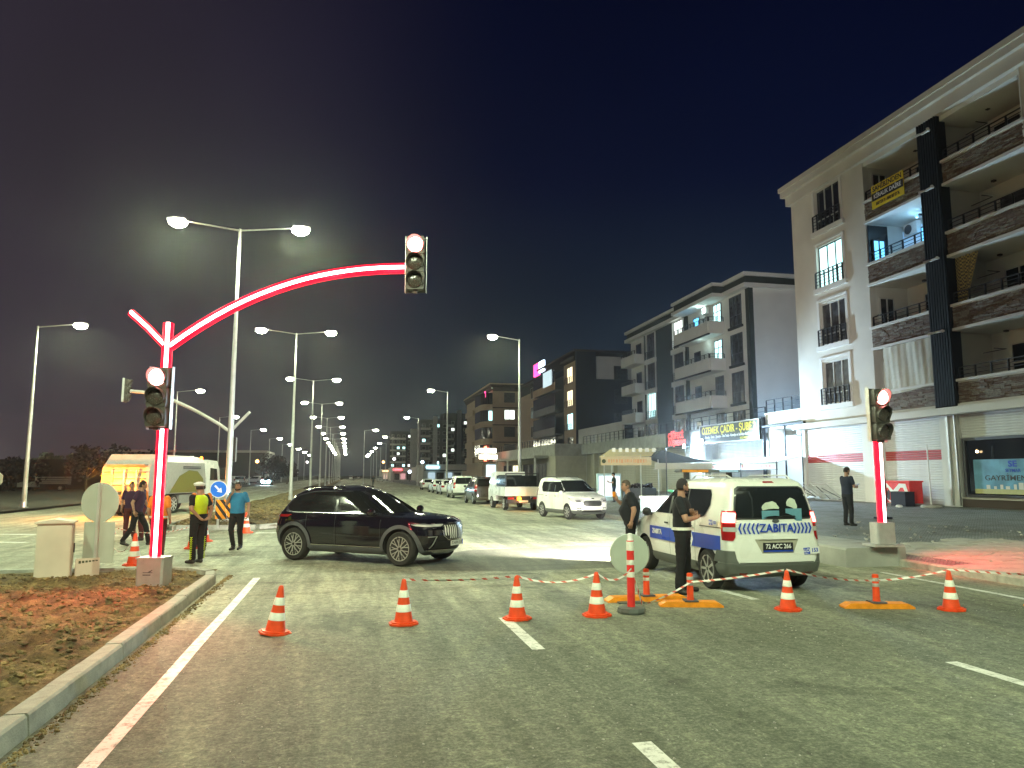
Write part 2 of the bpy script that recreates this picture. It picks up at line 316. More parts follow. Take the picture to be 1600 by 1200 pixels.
# ---------------------------------------------------------------- mesh helpers
TMPS = bpy.data.scenes.new('workbench_tmp')      # modifiers are evaluated in an empty side scene, removed at the end
def tmp_eval(o):
    TMPS.view_layers[0].update(); dg = TMPS.view_layers[0].depsgraph
    return bpy.data.meshes.new_from_object(o.evaluated_get(dg), depsgraph=dg)
class MB:
    def __init__(s): s.v = []; s.f = []; s.m = []; s.mats = []
    def mi(s, m):
        if m not in s.mats: s.mats.append(m)
        return s.mats.index(m)
    def add(s, vs, fs, m=0):
        n = len(s.v); s.v += [tuple(v) for v in vs]
        for f in fs: s.f.append([n+i for i in f]); s.m.append(m)
        return s
    def box(s, x0, x1, y0, y1, z0, z1, m=0):
        x0, x1 = sorted((x0, x1)); y0, y1 = sorted((y0, y1)); z0, z1 = sorted((z0, z1))
        vs = [(x, y, z) for z in (z0, z1) for y in (y0, y1) for x in (x0, x1)]
        return s.add(vs, [(0,2,3,1), (4,5,7,6), (0,1,5,4), (2,6,7,3), (0,4,6,2), (1,3,7,5)], m)
    def obox(s, c, ax, ay, az, hx, hy, hz, m=0):
        c = Vector(c); ax = Vector(ax).normalized()*hx; ay = Vector(ay).normalized()*hy; az = Vector(az).normalized()*hz
        vs = [c + i*ax + j*ay + k*az for k in (-1, 1) for j in (-1, 1) for i in (-1, 1)]
        return s.add(vs, [(0,2,3,1), (4,5,7,6), (0,1,5,4), (2,6,7,3), (0,4,6,2), (1,3,7,5)], m)
    def cyl(s, p0, p1, r0, r1=None, n=12, m=0, caps=True):
        r1 = r0 if r1 is None else r1
        p0 = Vector(p0); p1 = Vector(p1); d = (p1-p0).normalized()
        a = d.orthogonal().normalized(); b = d.cross(a)
        vs = []
        for p, r in ((p0, r0), (p1, r1)):
            for i in range(n): vs.append(p + r*(cos(2*pi*i/n)*a + sin(2*pi*i/n)*b))
        fs = [(i, (i+1) % n, n+(i+1) % n, n+i) for i in range(n)]
        if caps: fs += [tuple(range(n-1, -1, -1)), tuple(range(n, 2*n))]
        return s.add(vs, fs, m)
    def tube(s, pts, r, n=8, m=0):
        pts = [Vector(p) for p in pts]; rs = r if isinstance(r, (list, tuple)) else [r]*len(pts)
        vs = []; up = None
        for i, p in enumerate(pts):
            d = (pts[min(i+1, len(pts)-1)] - pts[max(i-1, 0)]).normalized()
            if up is None: up = d.orthogonal().normalized()
            a = (up - up.dot(d)*d).normalized(); up = a; b = d.cross(a)
            for k in range(n): vs.append(p + rs[i]*(cos(2*pi*k/n)*a + sin(2*pi*k/n)*b))
        fs = []
        for i in range(len(pts)-1):
            for k in range(n): fs.append((i*n+k, i*n+(k+1) % n, (i+1)*n+(k+1) % n, (i+1)*n+k))
        fs += [tuple(range(n-1, -1, -1)), tuple(range((len(pts)-1)*n, len(pts)*n))]
        return s.add(vs, fs, m)
    def lathe(s, prof, n=20, c=(0, 0, 0), ax='z', m=0):
        vs = []; c = Vector(c)
        for r, z in prof:
            for i in range(n):
                a = 2*pi*i/n; x, y = r*cos(a), r*sin(a)
                vs.append(c + Vector({'z': (x, y, z), 'y': (x, z, y), 'x': (z, x, y)}[ax]))
        fs = []
        for j in range(len(prof)-1):
            for i in range(n): fs.append((j*n+i, j*n+(i+1) % n, (j+1)*n+(i+1) % n, (j+1)*n+i))
        return s.add(vs, fs + [tuple(range(n-1, -1, -1)), tuple(range((len(prof)-1)*n, len(prof)*n))], m)
    def sph(s, c, r, n=12, k=8, m=0):
        rx, ry, rz = r if isinstance(r, (list, tuple)) else (r, r, r)
        vs = [(c[0], c[1], c[2]-rz)]
        for j in range(1, k):
            th = -pi/2 + pi*j/k
            for i in range(n): vs.append((c[0]+rx*cos(th)*cos(2*pi*i/n), c[1]+ry*cos(th)*sin(2*pi*i/n), c[2]+rz*sin(th)))
        vs.append((c[0], c[1], c[2]+rz)); L = len(vs)-1
        fs = [(0, 1+(i+1) % n, 1+i) for i in range(n)]
        for j in range(k-2):
            for i in range(n): fs.append((1+j*n+i, 1+j*n+(i+1) % n, 1+(j+1)*n+(i+1) % n, 1+(j+1)*n+i))
        fs += [(L, 1+(k-2)*n+i, 1+(k-2)*n+(i+1) % n) for i in range(n)]
        return s.add(vs, fs, m)
    def prism(s, poly, axis, a, b, m=0):
        """poly: 2-D points in the plane normal to axis (the other two axes in order)"""
        def P(p, w):
            return {'x': (w, p[0], p[1]), 'y': (p[0], w, p[1]), 'z': (p[0], p[1], w)}[axis]
        n = len(poly); vs = [P(p, a) for p in poly] + [P(p, b) for p in poly]
        fs = [(i, (i+1) % n, n+(i+1) % n, n+i) for i in range(n)] + [tuple(range(n-1, -1, -1)), tuple(range(n, 2*n))]
        return s.add(vs, fs, m)
    def capsule(s, p0, p1, r0, r1, n=14, m=0):
        s.cyl(p0, p1, r0, r1, n, m); s.sph(p0, r0, n, 8, m); s.sph(p1, r1, n, 8, m); return s
    def mesh(s, name, mats, smooth=False, fix=True):
        me = bpy.data.meshes.new(name); me.from_pydata(s.v, [], s.f)
        for m in (mats if isinstance(mats, (list, tuple)) else [mats]): me.materials.append(m)
        me.polygons.foreach_set('material_index', s.m)
        if fix:
            bm = bmesh.new(); bm.from_mesh(me); bmesh.ops.recalc_face_normals(bm, faces=bm.faces); bm.to_mesh(me); bm.free()
        if smooth:
            me.polygons.foreach_set('use_smooth', [True]*len(me.polygons))
            if smooth != 'all': me.set_sharp_from_angle(angle=radians(smooth if smooth is not True else 40))
        me.update(); return me
    def build(s, name, mats, parent=None, smooth=False, loc=None, rot=None):
        o = bpy.data.objects.new(name, s.mesh(name, mats, smooth)); COL.objects.link(o)
        if parent: o.parent = parent
        if loc is not None: o.location = loc
        if rot is not None: o.rotation_euler = (0, 0, rot) if isinstance(rot, (int, float)) else rot
        return o
def link(name, me, parent=None, loc=None, rot=None):
    o = bpy.data.objects.new(name, me); COL.objects.link(o)
    if parent: o.parent = parent
    if loc is not None: o.location = loc
    if rot is not None: o.rotation_euler = (0, 0, rot) if isinstance(rot, (int, float)) else rot
    return o
def tag(o, label=None, cat=None, group=None, kind=None):
    if label: o['label'] = label
    if cat: o['category'] = cat
    if group: o['group'] = group
    if kind: o['kind'] = kind
    return o
def thing(name, label, cat, loc, rot=0, group=None):
    o = bpy.data.objects.new(name, None); COL.objects.link(o); o.empty_display_size = .2
    o.location = loc; o.rotation_euler = (0, 0, rot)
    return tag(o, label, cat, group)
def sthing(name, label, cat, s, t, z=0, rot=0, group=None):
    x, y = W2(s, t); return thing(name, label, cat, (x, y, z), ROT+rot, group)
KIDS = {}
def copy_tree(o, parent=None, kids=None):
    if kids is None:
        kids = {}
        for q in bpy.data.objects:
            if q.parent: kids.setdefault(q.parent.name, []).append(q)
    c = o.copy(); COL.objects.link(c)
    if parent: c.parent = parent
    for ch in kids.get(o.name, []): copy_tree(ch, c, kids)
    return c
def text(s, size, m, parent, loc, rot, name='lettering', ext=.004, align='CENTER', sx=1.0, bold=0.0, space=1.0):
    cu = bpy.data.curves.new(name, 'FONT'); cu.body = s; cu.size = size; cu.extrude = ext; cu.align_x = align; cu.align_y = 'CENTER'
    cu.offset = bold; cu.resolution_u = 3; cu.space_character = space
    o = bpy.data.objects.new('tmp_text', cu); TMPS.collection.objects.link(o)
    me = tmp_eval(o)
    bpy.data.objects.remove(o); me.materials.clear(); me.materials.append(m)
    if sx != 1: me.transform(Matrix.Scale(sx, 4, (1, 0, 0)))
    return link(name, me, parent, loc, rot)
def evalmesh(me, mods):
    o = bpy.data.objects.new('tmp_eval', me); TMPS.collection.objects.link(o)
    for ty, kw in mods:
        md = o.modifiers.new('m', ty)
        for k, v in kw.items(): setattr(md, k, v)
    r = tmp_eval(o)
    bpy.data.objects.remove(o)
    return r
def spot(name, parent, loc, power, col, size=150, blend=.6, radius=.12, rot=(0, 0, 0)):
    l = bpy.data.lights.new(name, 'SPOT'); l.energy = power; l.color = col; l.spot_size = radians(size); l.spot_blend = blend; l.shadow_soft_size = radius
    o = bpy.data.objects.new(name, l); COL.objects.link(o); o.parent = parent; o.location = loc; o.rotation_euler = rot; return o
def aim(o, d):
    o.rotation_euler = Vector(d).to_track_quat('-Z', 'Y').to_euler(); return o
def point(name, parent, loc, power, col, radius=.1):
    l = bpy.data.lights.new(name, 'POINT'); l.energy = power; l.color = col; l.shadow_soft_size = radius
    o = bpy.data.objects.new(name, l); COL.objects.link(o); o.parent = parent; o.location = loc; return o
# ================================================================ the ground
def sheet(name, poly, m, z=0.0, kind='structure', label=None):
    mb = MB(); mb.add([(t, s, z) for s, t in poly], [tuple(range(len(poly)))])
    o = mb.build(name, m, rot=ROT)
    o.data.update()
    if o.data.polygons[0].normal.z < 0: o.data.flip_normals()
    return tag(o, kind=kind)
sheet('terrain', [(-300, -1500), (-300, 1500), (3000, 1500), (3000, -1500)], M['lot'], -.05)
sheet('road', [(-25, -60), (41.5, -60), (41.5, -16.9), (700, -16.9), (700, 11.7), (-25, 11.7)], M['asphalt'], 0)
# dirt lot beyond the left carriageway
sheet('dirt_lot', [(41.6, -17.1), (41.6, -140), (90, -140), (400, -140), (400, -17.1)], M['lot'], .10)
pm = M['asphalt'].copy(); pm.name = 'fresh_asphalt_patch'
_b = pm.node_tree.nodes['Principled BSDF']; _l = _b.inputs['Base Color'].links[0].from_socket
pm.node_tree.links.new(mixc(pm.node_tree, .62, _l, (.055, .053, .045)), _b.inputs['Base Color'])
sheet('asphalt_patch', [(s_, t_) for s_, t_ in ((15.4, 1.6), (17.6, 1.5), (19.3, 3.1), (19.9, 6.5), (18.6, 9.2), (15.6, 9.4), (15.1, 6.2), (14.9, 3.4))], pm, .004)
# painted lines
pn = [0]
def line(s0, t0, s1, t1, w):
    dx, dy = t1-t0, s1-s0; L = sqrt(dx*dx+dy*dy); nx, ny = -dy/L*w/2, dx/L*w/2
    pn[0] += 1
    n = max(1, int(L/1.2)); mb = MB(); vs = []
    for i in range(n+1):
        k = i/n; j = random.uniform(-.006, .006)
        vs += [(t0+dx*k-nx+j, s0+dy*k-ny, .005), (t0+dx*k+nx+j, s0+dy*k+ny, .005)]
    mb.add(vs, [(2*i, 2*i+1, 2*i+3, 2*i+2) for i in range(n)])
    o = mb.build('road_marking', M['paint'], rot=ROT)
    if o.data.polygons[0].normal.z < 0: o.data.flip_normals()
    return tag(o, kind='structure')
line(-8, -1.63, 15.0, -1.63, .13)
for s0, s1 in ((2.4, 5.3), (8.25, 10.15), (-3, -1)): line(s0, 2.12, s1, 2.12, .15)
for s0, s1 in ((3.6, 6.8), (10.75, 12.1)): line(s0, 6.25, s1, 6.15, .15)
line(-6, 10.1, 13.2, 10.45, .13)
for k in range(12): line(38+8*k, 2.1, 41+8*k, 2.1, .15)
line(30, -1.5, 160, -1.5, .12)
line(24.2, -9.0, 26.5, -15.5, .28); line(27.2, -9.4, 29.5, -17, .28); line(21.5, -9.9, 22.2, -11.6, .25); line(25.1, -5.2, 27.1, -8.7, .14)
line(26.55, -3.0, 26.7, 1.2, .22)
line(44, -11.5, 200, -11.5, .12)

# foreground median: kerb stones one by one, heaped soil, clods
med = tag(bpy.data.objects.new('median_kerb', None), kind='structure'); COL.objects.link(med); med.rotation_euler = (0, 0, ROT)
def kerb_mesh(L, w=.17, h=.16, ch=.018):
    mb = MB(); g = .006
    mb.prism([(0, -.1), (0, h-.004), (ch*.45, h), (w-ch, h), (w, h-ch*1.1), (w+.012, .02), (w+.012, -.1)], 'y', g, L-g)
    return mb.mesh('kerb_stone', M['kerb'])
KM = [kerb_mesh(.8), kerb_mesh(.8, .172, .163, .016), kerb_mesh(.8, .168, .157, .022)]
def kerbline(parent, pts, name='kerb_stone', L=.8, meshes=None, side=1):
    """stones laid along a (t, s) polyline; outer face to the right of travel"""
    for (ta, sa), (tb, sb) in zip(pts[:-1], pts[1:]):
        d = Vector((tb-ta, sb-sa)); n = max(1, round(d.length/L)); u = d.normalized()
        for i in range(n):
            p = Vector((ta, sa)) + d*(i/n)
            o = link(name, random.choice(meshes or KM), parent, (p.x+random.uniform(-.006, .006), p.y, random.uniform(-.006, .006)), (random.uniform(-.006, .006), random.uniform(-.01, .01), atan2(-u.x, u.y)+random.uniform(-.006, .006)))
            o.scale = (1, d.length/n/L, 1)
kerbline(med, [(-2.45, -1.6), (-2.45, 14.4), (-2.55, 15.0), (-3.0, 15.6), (-3.7, 15.9), (-6.5, 15.9), (-7.2, 15.5), (-7.5, 14.8)])
def soil_grid(name, t0, t1, s0, s1, m, amp=.12, base=.09, step=.12, seed=0, kind='stuff', label=None):
    mb = MB(); nx = int((t1-t0)/step)+1; ny = int((s1-s0)/step)+1; vs = []
    for j in range(ny+1):
        for i in range(nx+1):
            t = t0+(t1-t0)*i/nx; s = s0+(s1-s0)*j/ny
            ed = min(1, min(t-t0, t1-t, s1-s)*2.2)
            h = amp*(noise.fractal((t*.7+seed, s*.7, 0), 1, 2, 5)*.55 + .35*abs(noise.noise((t*3.1, s*3.1, seed))) + .22*noise.noise((t*9, s*9, 3)))
            vs.append((t, s, base + (max(-.03, h))*(.25+.75*max(0, ed))))
    mb.add(vs, [(j*(nx+1)+i, j*(nx+1)+i+1, (j+1)*(nx+1)+i+1, (j+1)*(nx+1)+i) for j in range(ny) for i in range(nx)])
    o = mb.build(name, m, smooth='all', rot=ROT)
    if o.data.polygons[0].normal.z < 0: o.data.flip_normals()
    return tag(o, kind=kind), vs
so, sv = soil_grid('soil', -7.6, -2.46, -1.8, 15.85, M['soil'], amp=.22, step=.07)
so['kind'] = 'structure'
_g = 1.618/1.902; _h = 1/1.902
ICO = [(-_h, _g, 0), (_h, _g, 0), (-_h, -_g, 0), (_h, -_g, 0), (0, -_h, _g), (0, _h, _g), (0, -_h, -_g), (0, _h, -_g), (_g, 0, -_h), (_g, 0, _h), (-_g, 0, -_h), (-_g, 0, _h)]
ICOF = [(0, 11, 5), (0, 5, 1), (0, 1, 7), (0, 7, 10), (0, 10, 11), (1, 5, 9), (5, 11, 4), (11, 10, 2), (10, 7, 6), (7, 1, 8), (3, 9, 4), (3, 4, 2), (3, 2, 6), (3, 6, 8), (3, 8, 9), (4, 9, 5), (2, 4, 11), (6, 2, 10), (8, 6, 7), (9, 8, 1)]
def clods(name, n, area, zf, r0, r1, m, seed=1):
    rnd = random.Random(seed); mb = MB()
    for _ in range(n):
        t, s = area(rnd); z = zf(t, s); r = r0+(r1-r0)*rnd.random()**3
        e1, e2, e3 = rnd.uniform(.7, 1.3), rnd.uniform(.7, 1.3), rnd.uniform(.55, .9); yaw_ = rnd.random()*6.28; ca, sa = cos(yaw_), sin(yaw_); vs = []
        for (a, b, c) in ICO:
            k = r*rnd.uniform(.72, 1.18); x_, y_ = a*k*e1, b*k*e2; vs.append((t+x_*ca-y_*sa, s+x_*sa+y_*ca, z+c*k*e3+r*.30))
        mb.add(vs, ICOF)
    o = mb.build(name, m, rot=ROT)
    return tag(o, kind='stuff')
import bisect
def szf(t, s):
    nx = int((5.14)/.07)+1; ny = int((17.65)/.07)+1
    i = min(nx, max(0, int((t+7.6)/5.14*nx))); j = min(ny, max(0, int((s+1.8)/17.65*ny)))
    return sv[j*(nx+1)+i][2]
tag(clods('soil_clods', 15000, lambda r: (-2.6-4.8*r.random(), 2+13.6*r.random()), szf, .006, .042, M['clod']), 'brown clods and crumbs of dug soil on the near median', 'soil')
tag(clods('kerb_grit', 2600, lambda r: (-2.22+abs(r.gauss(0, .05)), 1+14.5*r.random()), lambda t, s: .0, .006, .022, M['clod'], 5), 'dark grit lying along the foot of the near kerb', 'grit')
tag(clods('road_chips', 2600, lambda r: (-2+12*r.random(), 2.5+13*r.random()**1.3), lambda t, s: .0, .004, .013, M['slab'], 9), 'pale stone chips scattered over the asphalt', 'stone chips')

# far median with its nose, continuing up the street
med2 = tag(bpy.data.objects.new('far_median_kerb', None), kind='structure'); COL.objects.link(med2); med2.rotation_euler = (0, 0, ROT)
kerbline(med2, [(-6.6, 29.6), (-5.9, 28.7), (-3.2, 28.5), (-2.6, 29.2), (-2.35, 30.2), (-2.35, 62)], L=1.2, meshes=[kerb_mesh(1.2)])
mb = MB(); mb.box(-2.52, -2.35, 62.1, 520, -.1, .15); mb.box(-6.6, -6.43, 29.6, 520, -.1, .15); tag(mb.build('kerb_run', M['kerb'], med2), kind='stuff')
so2, _ = soil_grid('median_soil', -6.42, -2.52, 28.7, 75, M['soil'], amp=.42, base=.1, step=.22, seed=4); so2['kind'] = 'structure'
sheet('median_strip', [(75, -6.42), (520, -6.42), (520, -2.53), (75, -2.53)], M['soil'], .13)
tag(clods('median_rubble', 1500, lambda r: (-2.7-3.6*r.random(), 28.8+26*r.random()), lambda t, s: .16, .02, .10, M['clod'], 11), 'rubble and clods on the far median past the junction', 'rubble')

# right-hand kerb, uneven slabs and the rising paved forecourt
med3 = tag(bpy.data.objects.new('pavement_kerb', None), kind='structure'); COL.objects.link(med3); med3.rotation_euler = (0, 0, ROT)
def kerb_meshr(L):
    mb = MB(); mb.prism([(.17, -.1), (.17, .15), (.03, .15), (0, .12), (-.01, -.1)], 'y', .006, L-.006); return mb.mesh('kerb_stone', M['kerb'])
kr = [kerb_meshr(.8)]
kerbline(med3, [(11.55, -4), (11.55, 14.0)], meshes=kr)
kerbline(med3, [(11.75, 17.2), (11.75, 70)], L=1.6, meshes=[kerb_meshr(1.6)])
mb = MB(); mb.box(11.75, 11.92, 70, 420, -.1, .15); tag(mb.build('kerb_run', M['kerb'], med3), kind='stuff')
def pz(t):
    P = [(11.6, .13), (13.5, .22), (17, .40), (26.5, .56), (60, .58)]
    for (a, za), (b, zb) in zip(P[:-1], P[1:]):
        if t <= b: return za+(zb-za)*(t-a)/(b-a)
    return .58
mb = MB(); ts = [11.72, 12.6, 13.5, 15.2, 17, 20, 23, 26.5, 40]; ss = [-25+4*i for i in range(0, 108)]
mb.add([(t, s, pz(t)-.012) for s in ss for t in ts], [(j*9+i, j*9+i+1, (j+1)*9+i+1, (j+1)*9+i) for j in range(len(ss)-1) for i in range(8)])
pav = tag(mb.build('pavement', M['paving'], rot=ROT), kind='structure')
if pav.data.polygons[0].normal.z < 0: pav.data.flip_normals()
sm = []
for k in range(3):
    mb = MB(); mb.box(.015, .582, .015, .782, -.06, .0); sm.append(mb.mesh('paving_slab', M['slab']))
for i in range(7):
    for j in range(15):
        if random.random() < .06: continue
        t = 11.76+.6*i; s = 4.0+.8*j+(.4 if i % 2 else 0)
        if s > 13.0 and t < 12.3: continue
        link('paving_slab', sm[0], pav, (t, s, pz(t)+random.uniform(.002, .024)), (random.uniform(-.012, .012), -atan2(pz(t+.6)-pz(t), .6)+random.uniform(-.012, .012), random.uniform(-.012, .012)))
tag(clods('pavement_debris', 700, lambda r: (11.8+6*r.random(), 2+20*r.random()), lambda t, s: pz(t), .01, .05, M['slab'], 15), 'bits of broken stone scattered on the slabs at the right', 'debris')
# concrete footing under the right signal
ft = sthing('concrete_footing', 'rough concrete block footing under the small right traffic light', 'footing', 14.0, 10.25)
for k in range(3):
    mb = MB(); mb.prism([(0.02, -.05), (.03, .36), (.07, .40), (1.44, .42), (1.49, .38), (1.51, -.05)], 'y', .012+k*.98, .97+k*.98); mb.build('block', M['conc'], ft, smooth=30)
sheet('shop_step_ground', [(36.5, 26.6), (44, 26.6), (44, 34), (36.5, 34)], M['slab'], .62)

# ================================================================ buildings
EACH = {'ground_pier', 'porch_post', 'shop_side_wall', 'light_fitting', 'bay_pier', 'glass_post', 'ledge', 'downpipe', 'ceiling_slab', 'roof_cornice', 'lit_shopfront', 'dark_wall', 'wall_pier'}
class Bld:
    def __init__(s, name, label, s0, t0, cat='apartment building', z=0):
        s.s0, s.t0 = s0, t0; s.r = sthing(name, label, cat, s0, t0, z)
    def part(s, name, boxes, m, parent=None, smooth=False):
        if name in EACH and len(boxes) > 1:
            for b in boxes: s.part(name, [b], m, parent, smooth)
            return None
        mb = MB()
        for b in boxes: mb.box(b[2]-s.t0, b[3]-s.t0, b[0]-s.s0, b[1]-s.s0, b[4], b[5], b[6] if len(b) > 6 else 0)
        return mb.build(name, m, parent or s.r, smooth)
    def L(s, S, T, Z): return (T-s.t0, S-s.s0, Z)
    def window(s, s0, s1, z0, z1, t, pane, frame='frame', n=2, trans=None, fw=.06, depth=.09, panes=None):
        """window in a wall facing the street (plane t = const)"""
        bs = [(s0, s1, t, t+depth, z0, z0+fw), (s0, s1, t, t+depth, z1-fw, z1), (s0, s0+fw, t, t+depth, z0+fw, z1-fw), (s1-fw, s1, t, t+depth, z0+fw, z1-fw)]
        xs = [s0+fw+(s1-s0-2*fw)*i/n for i in range(n+1)]
        for x in xs[1:-1]: bs.append((x-fw/2, x+fw/2, t, t+depth, z0+fw, z1-fw))
        if trans: bs.append((xs[0], xs[-1], t+.01, t+depth-.01, z0+trans*(z1-z0)-fw/2, z0+trans*(z1-z0)+fw/2))
        w = s.part('window', bs, M[frame])
        for i in range(n):
            a = xs[i]+(fw/2 if i else 0); b = xs[i+1]-(fw/2 if i < n-1 else 0)
            mb = MB(); mb.box(t+depth*.5-s.t0, t+depth*.5+.012-s.t0, a-s.s0, b-s.s0, z0+fw, z1-fw)
            mb.build('pane', M[panes[i] if panes else pane], w)
        return w
    def windowe(s, t0, t1, z0, z1, S, pane, frame='frame', n=2, fw=.06, depth=.09):
        """window in an end wall facing down the street (plane s = const, facing the camera)"""
        bs = [(S, S+depth, t0, t1, z0, z0+fw), (S, S+depth, t0, t1, z1-fw, z1), (S, S+depth, t0, t0+fw, z0+fw, z1-fw), (S, S+depth, t1-fw, t1, z0+fw, z1-fw)]
        xs = [t0+fw+(t1-t0-2*fw)*i/n for i in range(n+1)]
        for x in xs[1:-1]: bs.append((S, S+depth, x-fw/2, x+fw/2, z0+fw, z1-fw))
        w = s.part('window', bs, M[frame])
        for i in range(n):
            a = xs[i]+(fw/2 if i else 0); b = xs[i+1]-(fw/2 if i < n-1 else 0)
            mb = MB(); mb.box(a-s.t0, b-s.t0, S+depth*.5-s.s0, S+depth*.5+.012-s.s0, z0+fw, z1-fw); mb.build('pane', M[pane], w)
        return w
    def rail(s, s0, s1, t, z0, h=.55, n=None, m='rail', bars=2):
        n = n or max(2, round((s1-s0)/1.0)); bs = [(s0, s1, t-.03, t+.03, z0+h-.04, z0+h)]
        for b in range(bars): zz = z0+h*(b+1)/(bars+1); bs.append((s0, s1, t-.012, t+.012, zz-.012, zz+.012))
        for i in range(n+1):
            x = s0+(s1-s0)*i/n; bs.append((x-.02, x+.02, t-.045, t+.045, z0, z0+h-.042))
        return s.part('railing', bs, M[m])
    def railt(s, t0, t1, S, z0, h=.55, n=None, m='rail', bars=2):
        n = n or max(2, round((t1-t0)/1.0)); bs = [(S-.03, S+.03, t0, t1, z0+h-.04, z0+h)]
        for b in range(bars): zz = z0+h*(b+1)/(bars+1); bs.append((S-.012, S+.012, t0, t1, zz-.012, zz+.012))
        for i in range(n+1):
            x = t0+(t1-t0)*i/n; bs.append((S-.045, S+.045, x-.02, x+.02, z0, z0+h-.042))
        return s.part('railing', bs, M[m])

def stone_band(b, s0, s1, t, z0, z1, seed):
    """ledge-stone cladding: thin uneven strips, each its own relief"""
    rnd = random.Random(seed); mb = MB(); z = z0
    while z < z1-.03:
        h = min(rnd.choice((.05, .07, .09)), z1-z); x = s0
        while x < s1-.02:
            w = min(rnd.uniform(.16, .55), s1-x); d = rnd.uniform(.015, .06)
            mb.box(t-d-b.t0, t+.02-b.t0, x+.004-b.s0, x+w-.004-b.s0, z+.004, z+h-.004, rnd.choice((0, 0, 1, 1, 2)))
            x += w
        z += h
    o = mb.build('stone_cladding', [M['brick0'], M['brick1'], M['brick2']], b.r); o['kind'] = 'stuff'; return o

B1 = Bld('apartment_building', 'tall cream apartment block nearest on the right, with stone-clad balconies over roller shutters', 39.6, 26.5)
T0 = 26.5
SL = [5.0, 8.4, 11.8, 15.2]
R1, R2, R3, R4 = 33.05, 28.95, 27.75, 23.45
# main wall with four window openings in its left bay
def wall_with_openings(b, name, s0, s1, t0, t1, z0, z1, ops, m):
    """ops: same s-range column of openings (sa, sb, [(za, zb)...])"""
    bs = []; x = s0
    for sa, sb, zz in sorted(ops):
        if sa > x: bs.append((x, sa, t0, t1, z0, z1))
        z = z0
        for za, zb in sorted(zz): bs.append((sa, sb, t0, t1, z, za)); z = zb
        bs.append((sa, sb, t0, t1, z, z1)); x = sb
    bs.append((x, s1, t0, t1, z0, z1))
    return b.part(name, bs, m)
wall_with_openings(B1, 'wall', R1, 39.6, T0, T0+.35, 4.8, 18.6, [(35.0, 37.3, [(z+.95, z+3.35) for z in SL])], M['stucco'])
B1.part('pier', [(22.0, R4, T0, T0+.35, 4.8, 18.6)], M['stucco'])
B1.part('core_wall', [(14, 39.6, T0+2.3, T0+12, 4.8, 18.6), (R1, R1+.25, T0+.351, T0+2.299, 4.8, 18.6), (39.3, 39.6, T0+.351, T0+2.299, 4.8, 18.6), (R2-.9, R2-.7, T0+.3, T0+2.299, 4.8, 18.6), (22, 22.2, T0+.351, T0+2.299, 4.8, 18.6)], M['stuccod'])
B1.part('wall', [(14, 21.999, T0, T0+.35, 4.8, 18.6)], M['stucco'])
B1.part('ceiling_slab', [(R4, R1, T0+.05, T0+2.298, z-.02, z+.18) for z in SL[1:]] + [(R4, R1, T0+.05, T0+2.298, 18.35, 18.59)], M['stuccod'])
B1.part('roof_slab', [(14, 40.1, T0-.42, T0+12.3, 19.2, 19.55)], M['stucco'])
B1.part('cornice', [(14, 39.85, T0-.22, T0+12, 18.601, 19.199)], M['stucco'])
B1.part('roof_edge', [(14, 40.18, T0-.50, T0-.38, 19.551, 19.83), (40.06, 40.18, T0-.379, T0+12.3, 19.551, 19.83)], M['stucco'])
for k, z in enumerate(SL):
    for (a, b_) in ((R2, R1), (R4, R3)):
        B1.part('balcony_parapet', [(a, b_, T0+.02, T0+.22, z+.1, z+1.08)], M['stuccod'])
        stone_band(B1, a+.01, b_-.01, T0+.018, z+.13, z+1.06, 10*k+int(a))
        B1.part('ledge', [(a-.05, b_+.05, T0-.10, T0+.26, z+1.081, z+1.2), (a-.05, b_+.05, T0-.09, T0+.26, z-.03, z+.099)], M['stucco2'])
        if not (k == 0 and a == R2): B1.rail(a+.05, b_-.05, T0+.1, z+1.2, .55, 5)
    # window bay: surround, sill, juliet rail
    B1.part('window_surround', [(34.8, 34.999, T0-.05, T0+.02, z+.9, z+3.5), (37.301, 37.5, T0-.05, T0+.02, z+.9, z+3.5), (34.8, 37.5, T0-.07, T0+.02, z+3.501, z+3.62) if k < 3 else (35, 37.3, T0-.02, T0, z+3.36, z+3.4)], M['stucco2'])
    B1.part('sill', [(34.7, 37.6, T0-.14, T0+.06, z+.62, z+.90)], M['stucco2'])
    B1.window(35.0, 37.3, z+.95, z+3.35, T0+.12, 'win_c' if k == 2 else ('glass' if k == 3 else 'glasst'), 'framed' if k == 2 else 'frame', 3, .25 if k != 2 else .33)
    B1.rail(34.95, 37.35, T0-.12, z+.901, .95, 6, bars=4)
# the dark louvre column between the two balcony bays
mbx = [(R3, R2, T0-.12, T0+.35, 5.0, 18.75)]
B1.part('column', mbx, M['louvre'])
for i in range(8):
    x = R3+.05+i*.15; B1.part('louvre_fin', [(x, x+.07, T0-.2, T0-.121, 4.95, 18.8)], M['louvre'])
B1.part('column', [(23.46, 23.52, T0-.02, T0, 4.8, 18.7)], M['stucco2'])
for k, z in enumerate(SL[1:] + [18.0]):
    f = sthing('security_floodlight', ('lowest', 'second', 'third', 'topmost')[k] + ' of the small white twin floodlights fixed to the dark louvre column', 'floodlight', 28.3, T0-.22, z+.05, group='small white floodlights on the dark column')
    mb = MB(); mb.box(-.1, .02, -.25, .25, -.04, .04); mb.build('bracket', M['white'], f)
    for sg in (-1, 1):
        mb = MB(); mb.cyl((-.1, sg*.22, 0), (-.28, sg*.42, -.06), .05, .075, 10); mb.build('spot_head', M['white'], f, True)
